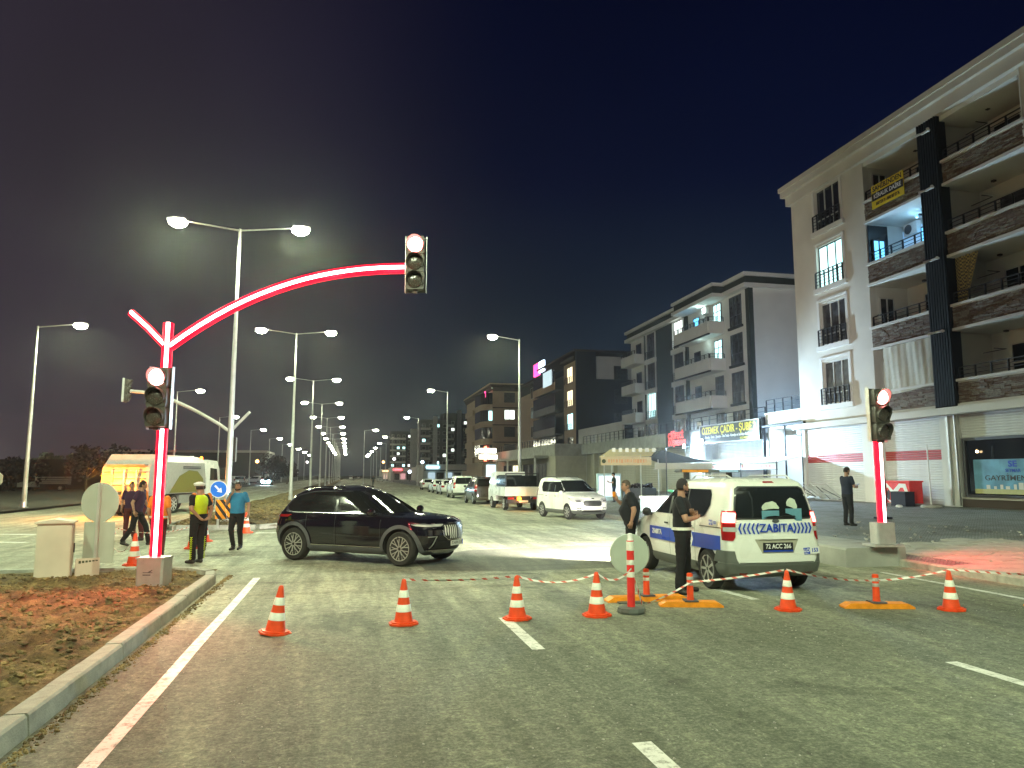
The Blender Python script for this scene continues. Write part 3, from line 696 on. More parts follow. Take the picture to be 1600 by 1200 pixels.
# doors and windows at the back of the balconies
bk = T0+2.2
for k, z in enumerate(SL):
    if k == 2:
        B1.part('lit_wall', [(R2, R1, T0+2.26, T0+2.295, z+.2, z+3.1)], emat('glowing_balcony_wall', (.25, .58, 1), .32, (.6, .6, .6)))  # lamp-lit look of the wall put into its material as a glow
        B1.part('glazed_screen', [(32.97, 33.0, T0+.05, T0+1.25, z+1.2, z+3.3)], M['glass'])
        B1.windowe(T0+.25, T0+1.0, z+1.2, z+2.5, 32.86, 'win_b', 'framed', 2)
        B1.window(31.0, 31.7, z+.5, z+2.9, T0+2.15, 'win_b', 'framed', 2)
        point('balcony_lamp', B1.r, B1.L(30.8, T0+1.2, z+3.0), 28, (.35, .68, 1), .1)
        mb = MB(); mb.sph(B1.L(30.8, T0+1.2, z+3.12), .09); mb.build('ceiling_lamp', M['win_b'], B1.r)
    else:
        B1.windowe(T0+.5, T0+1.4, z+.3, z+2.8, 32.95, 'glass', 'frame', 2)
        if k != 0: B1.window(30.9, 31.8, z+.3, z+2.8, bk, 'glass', 'frame', 2)
    B1.window(25.5, 27.0, z+.25, z+2.75, bk, 'glasst' if k == 2 else 'glass', 'frame', 2, .65)
    B1.part('light_fitting', [(26.2, 26.35, T0+1.2, T0+1.35, z+3.12, z+3.2), (30.6, 30.75, T0+1.2, T0+1.35, z+3.1, z+3.2)], M['black'])
    B1.part('clothes_rack', [(26.0, 27.2, T0+.9, T0+.93, z+2.3, z+2.33), (26.0, 26.03, T0+.3, T0+.9, z+2.3, z+2.33)], M['rail'])
ac = sthing('air_conditioner', 'white air conditioner unit hanging on the blue-lit balcony wall', 'air conditioner', 32.1, T0+2.05, 14.75)
mb = MB(); mb.box(-.14, .14, -.45, .45, -.32, .32); mb.build('case', M['white'], ac)
mb = MB(); mb.lathe([(.25, 0), (.25, .02), (.2, .03)], 20, (-.165, .14, 0), 'x'); mb.build('fan_grille', M['clad'], ac)
cu = MB(); vs = []
for j in range(9):
    for i in range(41):
        S_ = R2+.02+(3.3)*i/40; vs.append((T0-.02+.008*sin(i*1.3+j*.2)+.02*sin(i*.35+j*.3)-B1.t0-.05, S_-B1.s0, 8.35-(2.15+.25*sin(i*.05))*j/8))
cu.add(vs, [(j*41+i, j*41+i+1, (j+1)*41+i+1, (j+1)*41+i) for j in range(8) for i in range(40)])
tag(link('balcony_curtain', cu.mesh('balcony_curtain', M['cream'], True), None, B1.r.location, B1.r.rotation_euler), 'large cream curtain closing the lowest left balcony', 'curtain')
cu = MB(); vs = []
for j in range(9):
    for i in range(13):
        wq = (1-.75*j/8); S_ = R3-.05-1.25*wq*i/12; vs.append((T0+.3+.05*sin(i*1.7)-B1.t0, S_-B1.s0, 11.75-2.4*j/8))
cu.add(vs, [(j*13+i, j*13+i+1, (j+1)*13+i+1, (j+1)*13+i) for j in range(8) for i in range(12)])
mck = M['cream'].copy(); mck.name = 'patterned_curtain'; tt = mck.node_tree; ch = tt.nodes.new('ShaderNodeTexChecker'); ch.inputs['Scale'].default_value = 12
ch.inputs[1].default_value = (.42, .32, .10, 1); ch.inputs[2].default_value = (.10, .08, .05, 1)
tt.links.new(tt.nodes['Texture Coordinate'].outputs['Object'], ch.inputs[0]); tt.links.new(ch.outputs[0], tt.nodes['Principled BSDF'].inputs['Base Color'])
tag(link('patterned_curtain', cu.mesh('patterned_curtain', mck, True), None, B1.r.location, B1.r.rotation_euler), 'yellow checked curtain gathered on the right balcony beside the dark column', 'curtain')
# banner over the top left parapet
ban = sthing('rental_banner', 'yellow and black rental banner hung on the top left balcony parapet', 'banner', 31.15, T0-.13, 16.3)
mb = MB(); mb.box(-.012, .012, -1.15, 1.15, -.62, .62); mb.build('sheet', M['banner_y'], ban)
mb = MB(); mb.box(-.017, -.0125, -1.12, 1.12, -.21, .2); mb.build('black_band', M['letter_k'], ban)
RW = (pi/2, 0, -pi/2)
text('SAHİBİNDEN', .36, M['letter_k'], ban, (-.016, 0, .41), RW, sx=.95, bold=.008)
text('KİRALIK DAİRE', .31, M['letter_w'], ban, (-.021, 0, 0), RW, sx=.9, bold=.006)
text('0507 275 71 - 0542 507 57 76', .22, M['letter_k'], ban, (-.016, 0, -.42), RW, sx=.62, bold=.006)

# ground-floor shutters: every slat its own piece
def shutter(label, s0, s1, z0, z1, t, m='shutter', red=None, pitch=.115, root=None):
    r = sthing('roller_shutter', label, 'roller shutter', s0, t, 0, group='roller shutters of the shops')
    def slat(mm):
        mb = MB(); L = s1-s0; mb.prism([(0, .004), (-.018, .02), (-.022, pitch*.5), (-.016, pitch-.018), (0, pitch-.006), (.012, pitch-.006), (.012, .004)], 'y', 0.03, L-.03); return mb.mesh('slat', mm)
    a = slat(M[m]); b = slat(M['shutred']) if red else None
    n = int((z1-z0)/pitch)
    for i in range(n):
        z = z0+i*pitch; link('slat', b if red and red[0] <= z+pitch/2 <= red[1] else a, r, (0, 0, z))
    for y in (0, s1-s0):
        mb = MB(); mb.box(-.05, .05, y-.035, y+.029, z0-.02, z1+.1); mb.build('guide_rail', M['frame'], r)
    mb = MB(); mb.box(-.03, .03, .031, s1-s0-.036, z0-.03, z0); mb.build('bottom_bar', M['frame'], r)
    return r
shutter('white roller shutter with a red stripe left of the small right traffic light', 34.35, 39.3, .58, 4.72, T0+.12, red=(2.6, 3.06))
shutter('white roller shutter with a red stripe between the right traffic light and the downpipe', 29.0, 32.75, .58, 4.72, T0+.12, red=(2.6, 3.06))
shutter('half raised white shutter above the estate agent window', 22.6, 27.9, 3.6, 4.72, T0+.12)
shutter('closed white shutter at the far right past the estate agent window', 15, 22.3, .58, 4.72, T0+.12)
B1.part('ground_pier', [(32.8, 34.3, T0, T0+.4, .4, 4.799), (27.95, 28.95, T0-.03, T0+.4, .4, 4.799), (39.36, 39.6, T0, T0+.4, .4, 4.799), (22.3, 22.55, T0, T0+.4, .4, 4.799)], M['stucco2'])
B1.part('fascia', [(14, 39.6, T0-.55, T0-.05, 4.62, 4.94)], M['stucco2'])
B1.part('ground_wall', [(14, 39.6, T0+.42, T0+12, 0, 4.799)], M['stucco2'])
B1.part('red_pilaster', [(33.0, 33.22, T0-.12, T0-.002, .5, 4.6)], M['shutred'])
B1.part('downpipe', [(28.35, 28.47, T0-.15, T0-.04, .6, 4.6), (27.98, 28.06, T0-.12, T0-.04, .6, 4.6)], M['galv'])
# estate agent window
B1.part('shop_window_frame', [(22.7, 27.8, T0+.02, T0+.12, 3.44, 3.56), (22.7, 27.8, T0+.02, T0+.12, 1.0, 1.1), (27.66, 27.8, T0+.02, T0+.12, 1.101, 3.439), (22.7, 22.84, T0+.02, T0+.12, 1.101, 3.439)], M['framed'])
B1.part('shop_window_pane', [(22.85, 27.65, T0+.1, T0+.115, 1.101, 3.439)], M['glass'])
B1.part('window_base_wall', [(22.56, 27.94, T0-.04, T0+.4, .4, .90)], M['brown'])
B1.part('window_sill', [(22.56, 27.94, T0-.08, T0+.1, .901, .97)], M['slab'])
ps = sthing('estate_agent_poster', 'blue poster with black lettering inside the estate agent window', 'poster', 25.35, T0+.06, 1.95)
mb = MB(); mb.box(-.006, .006, -1.95, 1.95, -.8, .65); mb.build('sheet', M['poster'], ps)
mb = MB(); mb.box(-.010, -.0065, -1.95, 1.95, -.8, -.6); mb.build('yellow_strip', M['yellowish'], ps)
text('SE', .34, M['blue'], ps, (-.012, .0, .44), RW, bold=.01, sx=1.3)
text('SEYMAR', .2, M['blue'], ps, (-.012, 0, .17), RW, bold=.002)
text('GAYRİMENKUL', .31, M['letter_k'], ps, (-.012, 0, -.14), RW, bold=.001, sx=1.3)
for i in range(9):
    mb = MB(); w = .12+.1*random.random(); mb.box(-.010, -.0065, -1.4+i*.32, -1.4+i*.32+w, -.595, -.5+.22*random.random()); mb.build('skyline_block', M['stuccod'], ps)
for s_, z_ in ((27.0, 2.95), (23.3, 3.0)):
    l = sthing('window_lamp', 'small warm lamp in the estate agent window, ' + ('left' if s_ > 25 else 'right') + ' one above the poster', 'lamp', s_, T0+.0, z_)
    mb = MB(); mb.sph((0, 0, 0), .06); mb.build('bulb', emat('warm_bulb', (1, .7, .35), 8), l); mb = MB(); mb.cyl((0, 0, .05), (.09, 0, .12), .05); mb.build('socket', M['black'], l)

# ---- lit glass shop and the podium running up the street
PD = Bld('shop_podium', 'long single-storey shop building with a railed roof terrace, left of the cream apartment block', 39.62, 26.5, 'shop building')
PD.part('ground_wall', [(43.6, 83, T0+1.2, T0+14, 0, 4.5), (39.62, 43.6, T0+5, T0+14, 0, 4.5)], M['stuccod'])
PD.part('concrete_band', [(52.0, 83, T0, T0+1.19, 4.35, 5.5)], M['conc'])
PD.part('terrace_slab', [(39.62, 83, T0+1.2, T0+14, 4.501, 4.8), (39.62, 51.9, T0, T0+1.19, 5.12, 5.5)], M['conc'])
PD.rail(39.7, 43.5, T0+.1, 5.95, .85, 4); PD.part('parapet', [(39.62, 43.6, T0, T0+.25, 5.501, 5.95)], M['stucco'])
PD.rail(44, 83, T0+.3, 5.5, .95, 30)
PD.part('bay_pier', [(s, s+.35, T0+.1, T0+1.19, .4, 4.349) for s in (60.5, 66.5, 72.5, 78.5)], M['shutb'])
PD.part('glass_post', [(43.45, 43.62, T0-.25, T0-.05, .5, 5.7), (41.4, 41.48, T0, T0+.08, .6, 5.0), (39.62, 39.72, T0, T0+.08, .6, 5.0)], M['louvre'])
PD.part('black_gutter', [(39.0, 52.3, T0-.3, T0-.12, 5.0, 5.12)], M['louvre'])
# interior of the bright shop
PD.part('shop_back_wall', [(39.7, 43.4, T0+4.6, T0+4.9, .62, 5.0)], M['stucco2'])
PD.part('shop_side_wall', [(43.3, 43.44, T0+.1, T0+4.59, .62, 5.0), (39.63, 39.69, T0+.1, T0+4.59, .62, 5.0)], M['stucco2'])
PD.part('shop_ceiling', [(39.7, 43.29, T0+.1, T0+4.59, 4.9, 5.0)], M['stucco2'])
w = PD.window(40.2, 43.2, .7, 4.2, T0+3.0, 'bluewhite', 'frame', 3, .62, .09)
for s_, t_ in ((41.0, 1.5), (42.6, 1.5)):
    mb = MB(); mb.box(T0+t_-.1-PD.t0, T0+t_+.9-PD.t0, s_-.06-PD.s0, s_+.06-PD.s0, 4.84, 4.899); mb.build('tube_light', emat('tube_light', (.62, .85, 1), 14), PD.r)
point('shop_light', PD.r, PD.L(41.6, T0+1.5, 4.5), 600, (.55, .8, 1), .3)
tc_ = sthing('tent_canopy', 'pale tent canopy with a faint printed valance under the tent-shop sign, behind the van roof', 'canopy', 39.0, 24.6, .55)
mb = MB(); mb.box(-.02, .02, .3, 12.6, 1.75, 2.12); mb.build('valance', M['cream'], tc_)
mb = MB(); rnd = random.Random(6); y = 1.0
while y < 12:
    w = rnd.uniform(.08, .2); mb.box(-.028, -.0205, y, y+w, 1.86, 2.02); y += w+rnd.uniform(.05, .3)
o = mb.build('faded_print', M['shutred'].copy(), tc_); o['kind'] = 'stuff'
mb = MB(); mb.prism([(-.05, 2.125), (1.7, 2.5), (1.7, 2.54), (-.05, 2.165)], 'y', .25, 12.65); mb.build('roof_sheet', M['cream'], tc_)
mb = MB(); mb.box(-.05, -.021, .25, 12.65, 2.1, 2.15); mb.box(-.05, -.021, .25, 12.65, 1.72, 1.75); mb.build('frame_bar', M['louvre'], tc_)
for y in (.3, 4.4, 8.5, 12.6): mb = MB(); mb.box(-.1, -.051, y-.03, y+.03, 0, 2.2); mb.build('pole', M['louvre'], tc_)
# recess under the sign, blue-lit shutters
shutter('pale roller shutter behind the floodlight under the tent-shop sign', 43.9, 51.7, .58, 4.3, T0+.9, 'shutter')
PD.part('white_column', [(52.0, 54.35, T0-.12, T0-.003, .5, 5.35)], M['stucco2'])
PD.part('sign_post', [(51.9, 51.99, T0-.3, T0-.18, .5, 5.5)], M['louvre'])
PD.part('canopy_rail', [(43.8, 51.8, T0-.8, T0-.72, 2.62, 2.72)], M['louvre'])
for i, (a, b_) in enumerate(((54.6, 60.4), (60.9, 66.4), (66.9, 72.4), (72.9, 78.4), (78.9, 82.8))):
    shutter('closed beige roller shutter, ' + ('first', 'second', 'third', 'fourth', 'fifth')[i] + ' past the white column under the concrete band', a, b_, .58, 4.3, T0+.6, 'shutb', pitch=.16)
sg = sthing('shop_sign', 'dark tent-shop sign with yellow and white lettering above the floodlight', 'shop sign', 47.85, T0-.35, 4.95)
mb = MB(); mb.box(-.06, .1, -4.2, 4.2, -.68, .68); mb.build('panel', M['signdark'], sg)
mb = MB()
for a in ((-4.2, 4.2, .62, .68), (-4.2, 4.2, -.68, -.62)): mb.box(-.08, -.061, a[0], a[1], a[2], a[3])
mb.box(-.08, -.061, -4.2, -4.12, -.619, .619); mb.box(-.08, -.061, 4.12, 4.2, -.619, .619); mb.build('border', M['galv_d'], sg)
text('ÖZEMEK ÇADIR - ŞUBE 2', .74, M['gold'], sg, (-.07, .0, .24), RW, bold=.012, sx=.92)
text('Branda - Tente - Şemsiye - Oto Tente - Kamelya ve Sandalye Kiralama', .27, M['letter_w'], sg, (-.07, 0, -.22), RW, sx=.84)
text('0532 545 50 45', .2, M['gold'], sg, (-.07, -2.4, -.48), RW)
ne = sthing('neon_sign', 'glowing red two-line sign beside the white column', 'neon sign', 56.1, T0-.4, 4.85)
mb = MB(); mb.box(0, .05, -2.2, 2.2, -.62, .6); mb.build('back_frame', M['fabric'], ne)
text('ÇİĞFECİ', .66, M['neon'], ne, (-.03, .2, .28), RW, bold=.02, sx=1.1)
text('DÜŞMEVASI', .58, M['neon'], ne, (-.03, 0, -.30), RW, bold=.02, sx=1.05)
def floodpole(label, s, t, z, pw, zb=.5):
    r = sthing('floodlight_pole', label, 'floodlight', s, t, 0)
    mb = MB(); mb.cyl((0, 0, zb), (0, 0, z-.1), .035, n=8); mb.build('pole', M['white'], r)
    mb = MB(); mb.box(-.12, .05, -.2, .2, z-.1, z+.22); mb.build('housing', M['black'], r)
    mb = MB(); mb.box(-.135, -.121, -.18, .18, z-.08, z+.2); mb.build('lens', M['flood'], r)
    return r, spot('flood_lamp', r, (-.1, -.25, z+.05), pw, (.55, .8, 1), 160, .5, .12, (radians(-62), 0, 0)), spot('wall_wash', r, (.05, .0, z-.2), 420, (.5, .75, 1), 165, .6, .1, (0, radians(-78), 0))
FLS, FLT = 46.6, 23.6
floodpole('bright bluish floodlight on a thin pole under the tent-shop sign', FLS, FLT, 4.15, 9500)
floodpole('bright bluish floodlight between the red sign and the white column', 53.3, T0-1.0, 4.1, 500)

# ---- second block: white and dark green, four balconies
B2 = Bld('apartment_building', 'white and dark green apartment block with bay balconies, middle one of the row', 52.9, 31.2)
a, e_, tb = 52.9, 78.7, 31.2
FL = [4.75, 7.95, 11.15, 14.35]   # floor levels
B2.part('wall', [(a, 57.0, tb, tb+.3, 3, 17.0), (57.0, e_, tb+.05, tb+.3, 3, 17.0)], M['stucco2'])
B2.part('end_wall', [(a, a+.3, tb+.301, tb+13, 3, 17.0)], M['stucco2'])
B2.part('dark_strip', [(a-.02, a+.5, tb-.05, tb-.002, 3, 17.0), (a-.04, a-.002, tb-.05, tb+.35, 3, 17.0)], M['dkgreen'])
B2.part('rear_wall', [(a+.31, e_, tb+.4, tb+13, 3, 17.0)], M['stuccod'])
B2.part('roof_cornice', [(a-.3, e_+.5, tb-.55, tb+13.3, 17.001, 17.35)], M['stucco2'])
B2.part('roof_band', [(a-.1, e_+.3, tb-.3, tb+13, 17.351, 17.95)], M['dkgreen'])
B2.part('roof_coping', [(a-.3, e_+.5, tb-.55, tb+13.3, 17.951, 18.25)], M['stucco2'])
B2.part('roof_cornice', [(56.2, 64.4, tb-1.5, tb-.551, 17.002, 17.3)], M['stucco2']); B2.part('roof_coping', [(56.2, 64.4, tb-1.5, tb-.551, 17.952, 18.20)], M['stucco2']); B2.part('roof_band', [(56.4, 64.2, tb-1.3, tb-.301, 17.301, 17.951)], M['dkgreen'])
B2.part('dark_wall', [(64.0, 64.55, tb-.12, tb+.049, 3, 17.0), (67.2, 71.3, tb-.12, tb+.049, 3, 17.0), (73.9, 74.5, tb-.12, tb+.049, 3, 17.0)], M['dkgreen'])
for k, z in enumerate(FL):
    # near window column
    B2.window(54.1, 56.0, z-.1, z+2.45, tb-.06, 'glasst', 'framed', 3, .35, .07, .08)
    B2.part('sill', [(53.9, 56.2, tb-.16, tb-.003, z-.32, z-.12)], M['louvre' if k else 'stucco2'])
    # big bay balcony
    zb = z-.35
    B2.part('balcony_parapet', [(57.2, 63.9, tb-1.5, tb-1.38, zb, zb+1.05), (57.0, 57.19, tb-1.4, tb-.01, zb, zb+1.05)], M['stucco2'])
    B2.part('balcony_floor', [(57.2, 63.9, tb-1.379, tb+.04, zb, zb+.2)], M['stucco2'])
    B2.part('balcony_edge', [(57.0, 64.0, tb-1.55, tb-1.381, zb-.12, zb-.005)], M['louvre'])
    B2.rail(57.2, 63.9, tb-1.44, zb+1.05, .42, 8); B2.railt(tb-1.4, tb-.05, 57.1, zb+1.05, .42, 2)
    lit = k >= 2
    B2.window(57.5, 58.9, z+.0, z+2.5, tb-.03, 'win_c' if lit else 'glasst', 'framed', 2, .72, .07, .07)
    B2.window(61.6, 62.8, z+.0, z+2.1, tb-.03, 'win_b' if k == 3 else 'glass', 'framed', 1, None, .07, .07)
    if lit: point('balcony_lamp', B2.r, B2.L(60, tb-.7, z+2.3), 25 if k == 3 else 9, (.6, .85, .8), .1)
    # second window column, white surround
    for (wa, wb, mk) in ((64.75, 67.0, 'win_w' if k == 3 else 'glasst'), (71.5, 73.7, 'win_c' if k == 1 else 'glasst')):
        B2.part('window_surround', [(wa-.15, wa, tb-.2, tb+.049, z-.1, z+2.6), (wb, wb+.15, tb-.2, tb+.049, z-.1, z+2.6), (wa-.15, wb+.15, tb-.2, tb+.049, z+2.601, z+2.75), (wa-.3, wb+.3, tb-.32, tb+.049, z-.62, z-.15)], M['stucco2'])
        B2.window(wa+.01, wb-.01, z, z+2.59, tb-.08, mk, 'framed', 3, None, .06, .07)
        B2.rail(wa, wb, tb-.26, z-.14, .85, 5, bars=3)
    # far corner balcony
    B2.part('balcony_parapet', [(74.6, e_, tb-1.2, tb-1.08, zb, zb+1.05), (74.6, 74.75, tb-1.079, tb+.04, zb, zb+1.05)], M['stucco2'])
    B2.part('balcony_floor', [(74.76, e_, tb-1.079, tb+.04, zb, zb+.2)], M['stucco2'])
    B2.rail(74.7, e_, tb-1.14, zb+1.05, .42, 5)
    B2.window(75.6, 77.0, z+.1, z+2.1, tb-.03, 'glass', 'framed', 1, None, .07, .07)
mb = MB(); mb.box(-.3, 0, -.4, .4, -.3, .3); tag(mb.build('air_conditioner', M['white'], loc=W2(59.9, tb-.1)+(16.6,), rot=ROT), 'white air conditioner box on the top bay balcony of the middle block', 'air conditioner')
# side ledge with railing between blocks
tf = sthing('terrace_floodlight', 'cool floodlight on the terrace that washes the end wall of the middle block', 'floodlight', 47.5, 33.2, 4.8)
mb = MB(); mb.cyl((0, 0, 0), (0, 0, .5), .03, n=8); mb.build('stand', M['rail'], tf); mb = MB(); mb.box(-.15, .15, .0, .08, .5, .72); mb.build('housing', M['black'], tf); mb = MB(); mb.box(-.13, .13, .081, .09, .52, .70); mb.build('lens', M['flood'], tf)
spot('flood_lamp', tf, (0, .12, .6), 520, (.42, .68, 1), 150, .8, .1, (radians(95), 0, 0))
B2.part('terrace_wall', [(78.75, 95, 30.0, 30.3, 4.8, 8.0)], M['stucco2'])

# ---- third block: dark end wall
B3 = Bld('apartment_building', 'dark block with a near-black end wall and a pale top storey, behind the pickup', 96.7, 30.4)
a, e_, tb = 96.7, 132, 30.4
B3.part('end_wall', [(a, a+.3, tb+.3, tb+12.5, 3, 15.2)], M['navy'])
B3.part('end_wall', [(a, a+.3, tb+2.9, tb+12.5, 15.201, 18.4)], M['stucco2'])
B3.part('dark_corner', [(a-.5, a-.001, tb-.2, tb+2.6, 3, 18.9)], M['navy'])
B3.part('wall', [(a+.1, 103, tb, tb+.3, 3, 17.8), (103, 117, tb+.02, tb+.3, 3, 16.4), (117, e_, tb, tb+.3, 3, 16.0)], M['tan'])
B3.part('wall', [(103.1, 116.9, tb-.05, tb+.019, 3, 16.4)], M['clad'])
B3.part('rear_wall', [(a+.31, e_, tb+.31, tb+12.4, 3, 17.5)], M['navy'])
B3.part('roof', [(a-.5, 117, tb-.5, tb+12.8, 18.401 if 0 else 18.91, 19.2), (a-.3, 103, tb-.6, tb-.501, 17.9, 18.3)], M['brown'])
B3.part('roof', [(117.1, e_+.5, tb-.6, tb+12.8, 17.6, 17.95)], M['brown'])
FL3 = [5.0, 8.3, 11.6, 14.9]
for k, z in enumerate(FL3):
    B3.window(98.5, 101.2, z, z+2.3, tb-.06, 'win_y' if k >= 2 else ('win_c' if k == 1 else 'glasst'), 'framed', 2, None, .07, .06)
    B3.rail(98.2, 101.5, tb-.35, z-.1, .9, 4)
    B3.window(119, 123, z, z+1.9, tb-.06, 'glasst' if k < 3 else 'glass', 'frame', 3, None, .07, .06)
    B3.windowe(tb+5.4, tb+7.4, z+.2, z+2.2, a-.06, 'glasst', 'framed', 2, .07, .06)
    B3.part('balcony_parapet', [(103.5, 116.5, tb-1.3, tb-1.2, z-.5, z+.6)], M['clad' if k < 3 else 'tan'])
    B3.part('balcony_glass', [(103.5, 116.5, tb-1.24, tb-1.2, z+.61, z+2.4)], M['glass'])
    B3.part('balcony_slab', [(103.5, 116.5, tb-1.199, tb-.051, z-.5, z-.3)], M['clad'])
B3.part('lit_balcony', [(105, 110, tb-1.32, tb-1.301, 15.3, 17.6)], emat('lit_awning', (.7, .9, .95), .55))
rs = sthing('roof_sign', 'glowing pink and white sign on the roof of the dark block', 'roof sign', 116, tb-.4, 18.3)
mb = MB(); mb.box(0, .3, .2, 3.6, 0, 2.0); mb.build('pink_panel', M['pinkon'], rs); mb = MB(); mb.box(0, .3, -2.8, .1, .25, 2.0); mb.build('white_panel', emat('white_panel', (.7, .8, 1), 3), rs)
mb = MB(); mb.box(.1, .2, -2.6, -2.5, -1, .24); mb.box(.1, .2, 3.3, 3.4, -1, 0); mb.build('sign_frame', M['rail'], rs)

# ---- fourth block: tan, curved glazed balconies
B4 = Bld('apartment_building', 'tan apartment block with dark glazed corner balconies, farthest of the near row', 136.6, 26.3)
a, e_, tb = 136.6, 168, 26.3
B4.part('end_wall', [(a, a+.3, tb, tb+9.5, 3, 18.0)], M['tan'])
B4.part('wall', [(a+.3, e_, tb, tb+9.5, 3, 18.0)], M['tan'])
B4.part('roof', [(a-.6, e_+.6, tb-.6, tb+10.1, 18.6, 19.0), (a-.3, e_+.3, tb-.3, tb+9.8, 18.001, 18.599)], M['brown'])
B4.part('roof', [(a-.7, e_+.7, tb-.7, tb+10.2, 19.001, 19.25)], M['tan'])
for k, z in enumerate([5.2, 8.45, 11.7, 14.95]):
    B4.part('string_course', [(a-.08, a-.001, tb, tb+9.5, z+2.85, z+3.05)], M['brown'])
    B4.windowe(tb+2.2, tb+4.3, z+.7, z+2.6, a-.06, 'win_w' if k == 2 else 'glasst', 'framed', 2, .09, .055)
    B4.windowe(tb+7.2, tb+8.3, z+1.6, z+2.4, a-.06, 'glass', 'brown', 1, .12, .055)
    # glazed corner balcony
    mb = MB(); pl = []
    for q in range(7):
        an = -pi/2 - (pi/2)*q/6*1.0; pl.append((-.3+1.9*cos(an)+.0, 2.2+2.2*sin(an)))
    pl = [(-.02, 0.0)] + [(-.02-1.9*sin(pi/2*q/6), 2.4-2.4*cos(pi/2*q/6)) for q in range(7)] + [(-1.92, 9), (-.02, 9)]
    mb.prism(pl, 'z', z-.75, z+.35); mb.build('balcony_parapet', M['tan'], B4.r)
    pl2 = [(x*.985, y*.985+.03) for x, y in pl]
    mb = MB(); mb.prism(pl2, 'z', z+.351, z+2.49); mb.build('balcony_glazing', M['glass'], B4.r)
    for (x, y) in pl[2:8]:
        mb = MB(); mb.box(x-.04, x+.04, y-.04, y+.04, z+.352, z+2.489); mb.build('mullion', M['brown'], B4.r)
    B4.part('balcony_parapet', [(150, 160, tb-1.6, tb-1.45, z-.75, z+.35), (150, 150.15, tb-1.44, tb-.01, z-.75, z+.35)], M['tan'])
    B4.window(151, 154, z, z+2.3, tb-.07, 'glasst' if k else 'win_c', 'brown', 2, None, .07, .06)
B4.part('pink_lamp', [(137.2, 138.3, tb-1.3, tb-1.25, 16.6, 17.8)], M['pinkon'])
B4.part('lit_pane', [(a-.09, a-.062, tb-.8, tb-.1, 12.2, 14.0)], M['win_c'])
B4.part('lit_shopfront', [(a-.2, a-.1, tb-1.2, tb+1.5, .8, 3.9), (a-.2, a-.1, tb+2.0, tb+4.5, .8, 3.9)], M['bluewhite'])
B4.part('shop_wall', [(a-.09, a-.001, tb-2, tb+9.5, 0, 4.3), (a, e_, tb-1.0, tb+9.5, 0, 2.99)], M['tan'])

# ---- projecting low shop building in front of them
PS = Bld('shop_building', 'plain beige single-storey shop with a lit porch beside the lamp post', 83, 23.4, 'shop building')
PS.part('wall', [(83, 118, 23.4, 40, 0, 4.2)], M['shutb']); PS.part('parapet', [(82.9, 118.1, 23.3, 40.1, 4.201, 5.6)], M['conc'])
PS.rail(83.2, 118, 23.6, 5.6, .9, 24)
PS.part('porch_slab', [(86, 112, 21.6, 23.399, 4.0, 4.3)], M['conc']); PS.part('porch_post', [(s, s+.2, 21.7, 21.9, 0.1, 3.999) for s in (86.2, 94, 102, 110)], M['galv_d'])
for i in range(4):
    PS.window(87+6.5*i, 92.5+6.5*i, .4, 3.4, 23.3, ('glasst', 'glass', 'win_y', 'glass')[i], 'framed', 3, None, .08, .09)
os_ = sthing('lit_shop_sign', 'orange lit square sign hanging from the beige shop porch', 'lit sign', 112, 20.6, 4.1)
mb = MB(); mb.box(-.15, .15, -1.3, 1.3, 0, 2.3); mb.build('case', emat('orange_sign', (1, .22, .10), 2.2), os_)
mb = MB(); mb.box(-.18, .18, -1.5, -1.31, -.1, 2.4); mb.box(-.18, .18, 1.31, 1.5, -.1, 2.4); mb.build('frame', M['shutred'], os_)
mb = MB(); mb.box(1.4, -1.4, -1.62, -1.505, .3, .9); mb.box(1.2, -1.2, -1.62, -1.505, 1.2, 1.9); mb.build('lettering', emat('white_sign', (1, .9, .7), 5), os_)

# ---- towers and the lit shop strip far up the street
TW = [(330, 62, 22, 20, 27, 'clad'), (345, 43, 14, 14, 31, 'navy'), (320, 30, 12, 16, 26, 'clad'), (300, 50, 14, 18, 28, 'navy'), (410, 22, 24, 20, 26, 'navy')]
tl_ = ['distant tower block just right of the third single-arm lamp', 'tallest distant tower block with a pale stair shaft', 'distant dark tower block with stepped balconies', 'distant tower block next to the tan apartment block', 'farthest grey tower block at the end of the street']
for i, (s, t, wd, dp, h, mm) in enumerate(TW):
    b = Bld('tower_block', tl_[i], s, t, 'tower block')
    b.part('wall', [(s, s+dp, t, t+wd, 0, h)], M[mm]); b.part('stair_shaft', [(s-.6, s-.01, t+wd*.45, t+wd*.6, 0, h+1.5)], M['stucco2'])
    rnd = random.Random(i+3)
    for fl in range(int(h/3.2)-1):
        for c in range(int(wd/3)):
            q = rnd.random()
            if .44 < (c*3+1.5)/wd < .62: continue
            b.windowe(t+c*3+.6, t+c*3+2.2, 3.4+fl*3.2, 4.9+fl*3.2, s-.1, 'win_c' if q < .07 else ('win_w' if q < .12 else ('glasst' if q < .6 else 'glass')), 'frame', 1, .12, .09)
        b.part('balcony_parapet', [(s-1.0, s-.9, t, t+wd*.35, 2.2+fl*3.2, 3.2+fl*3.2)], M['stuccod'])
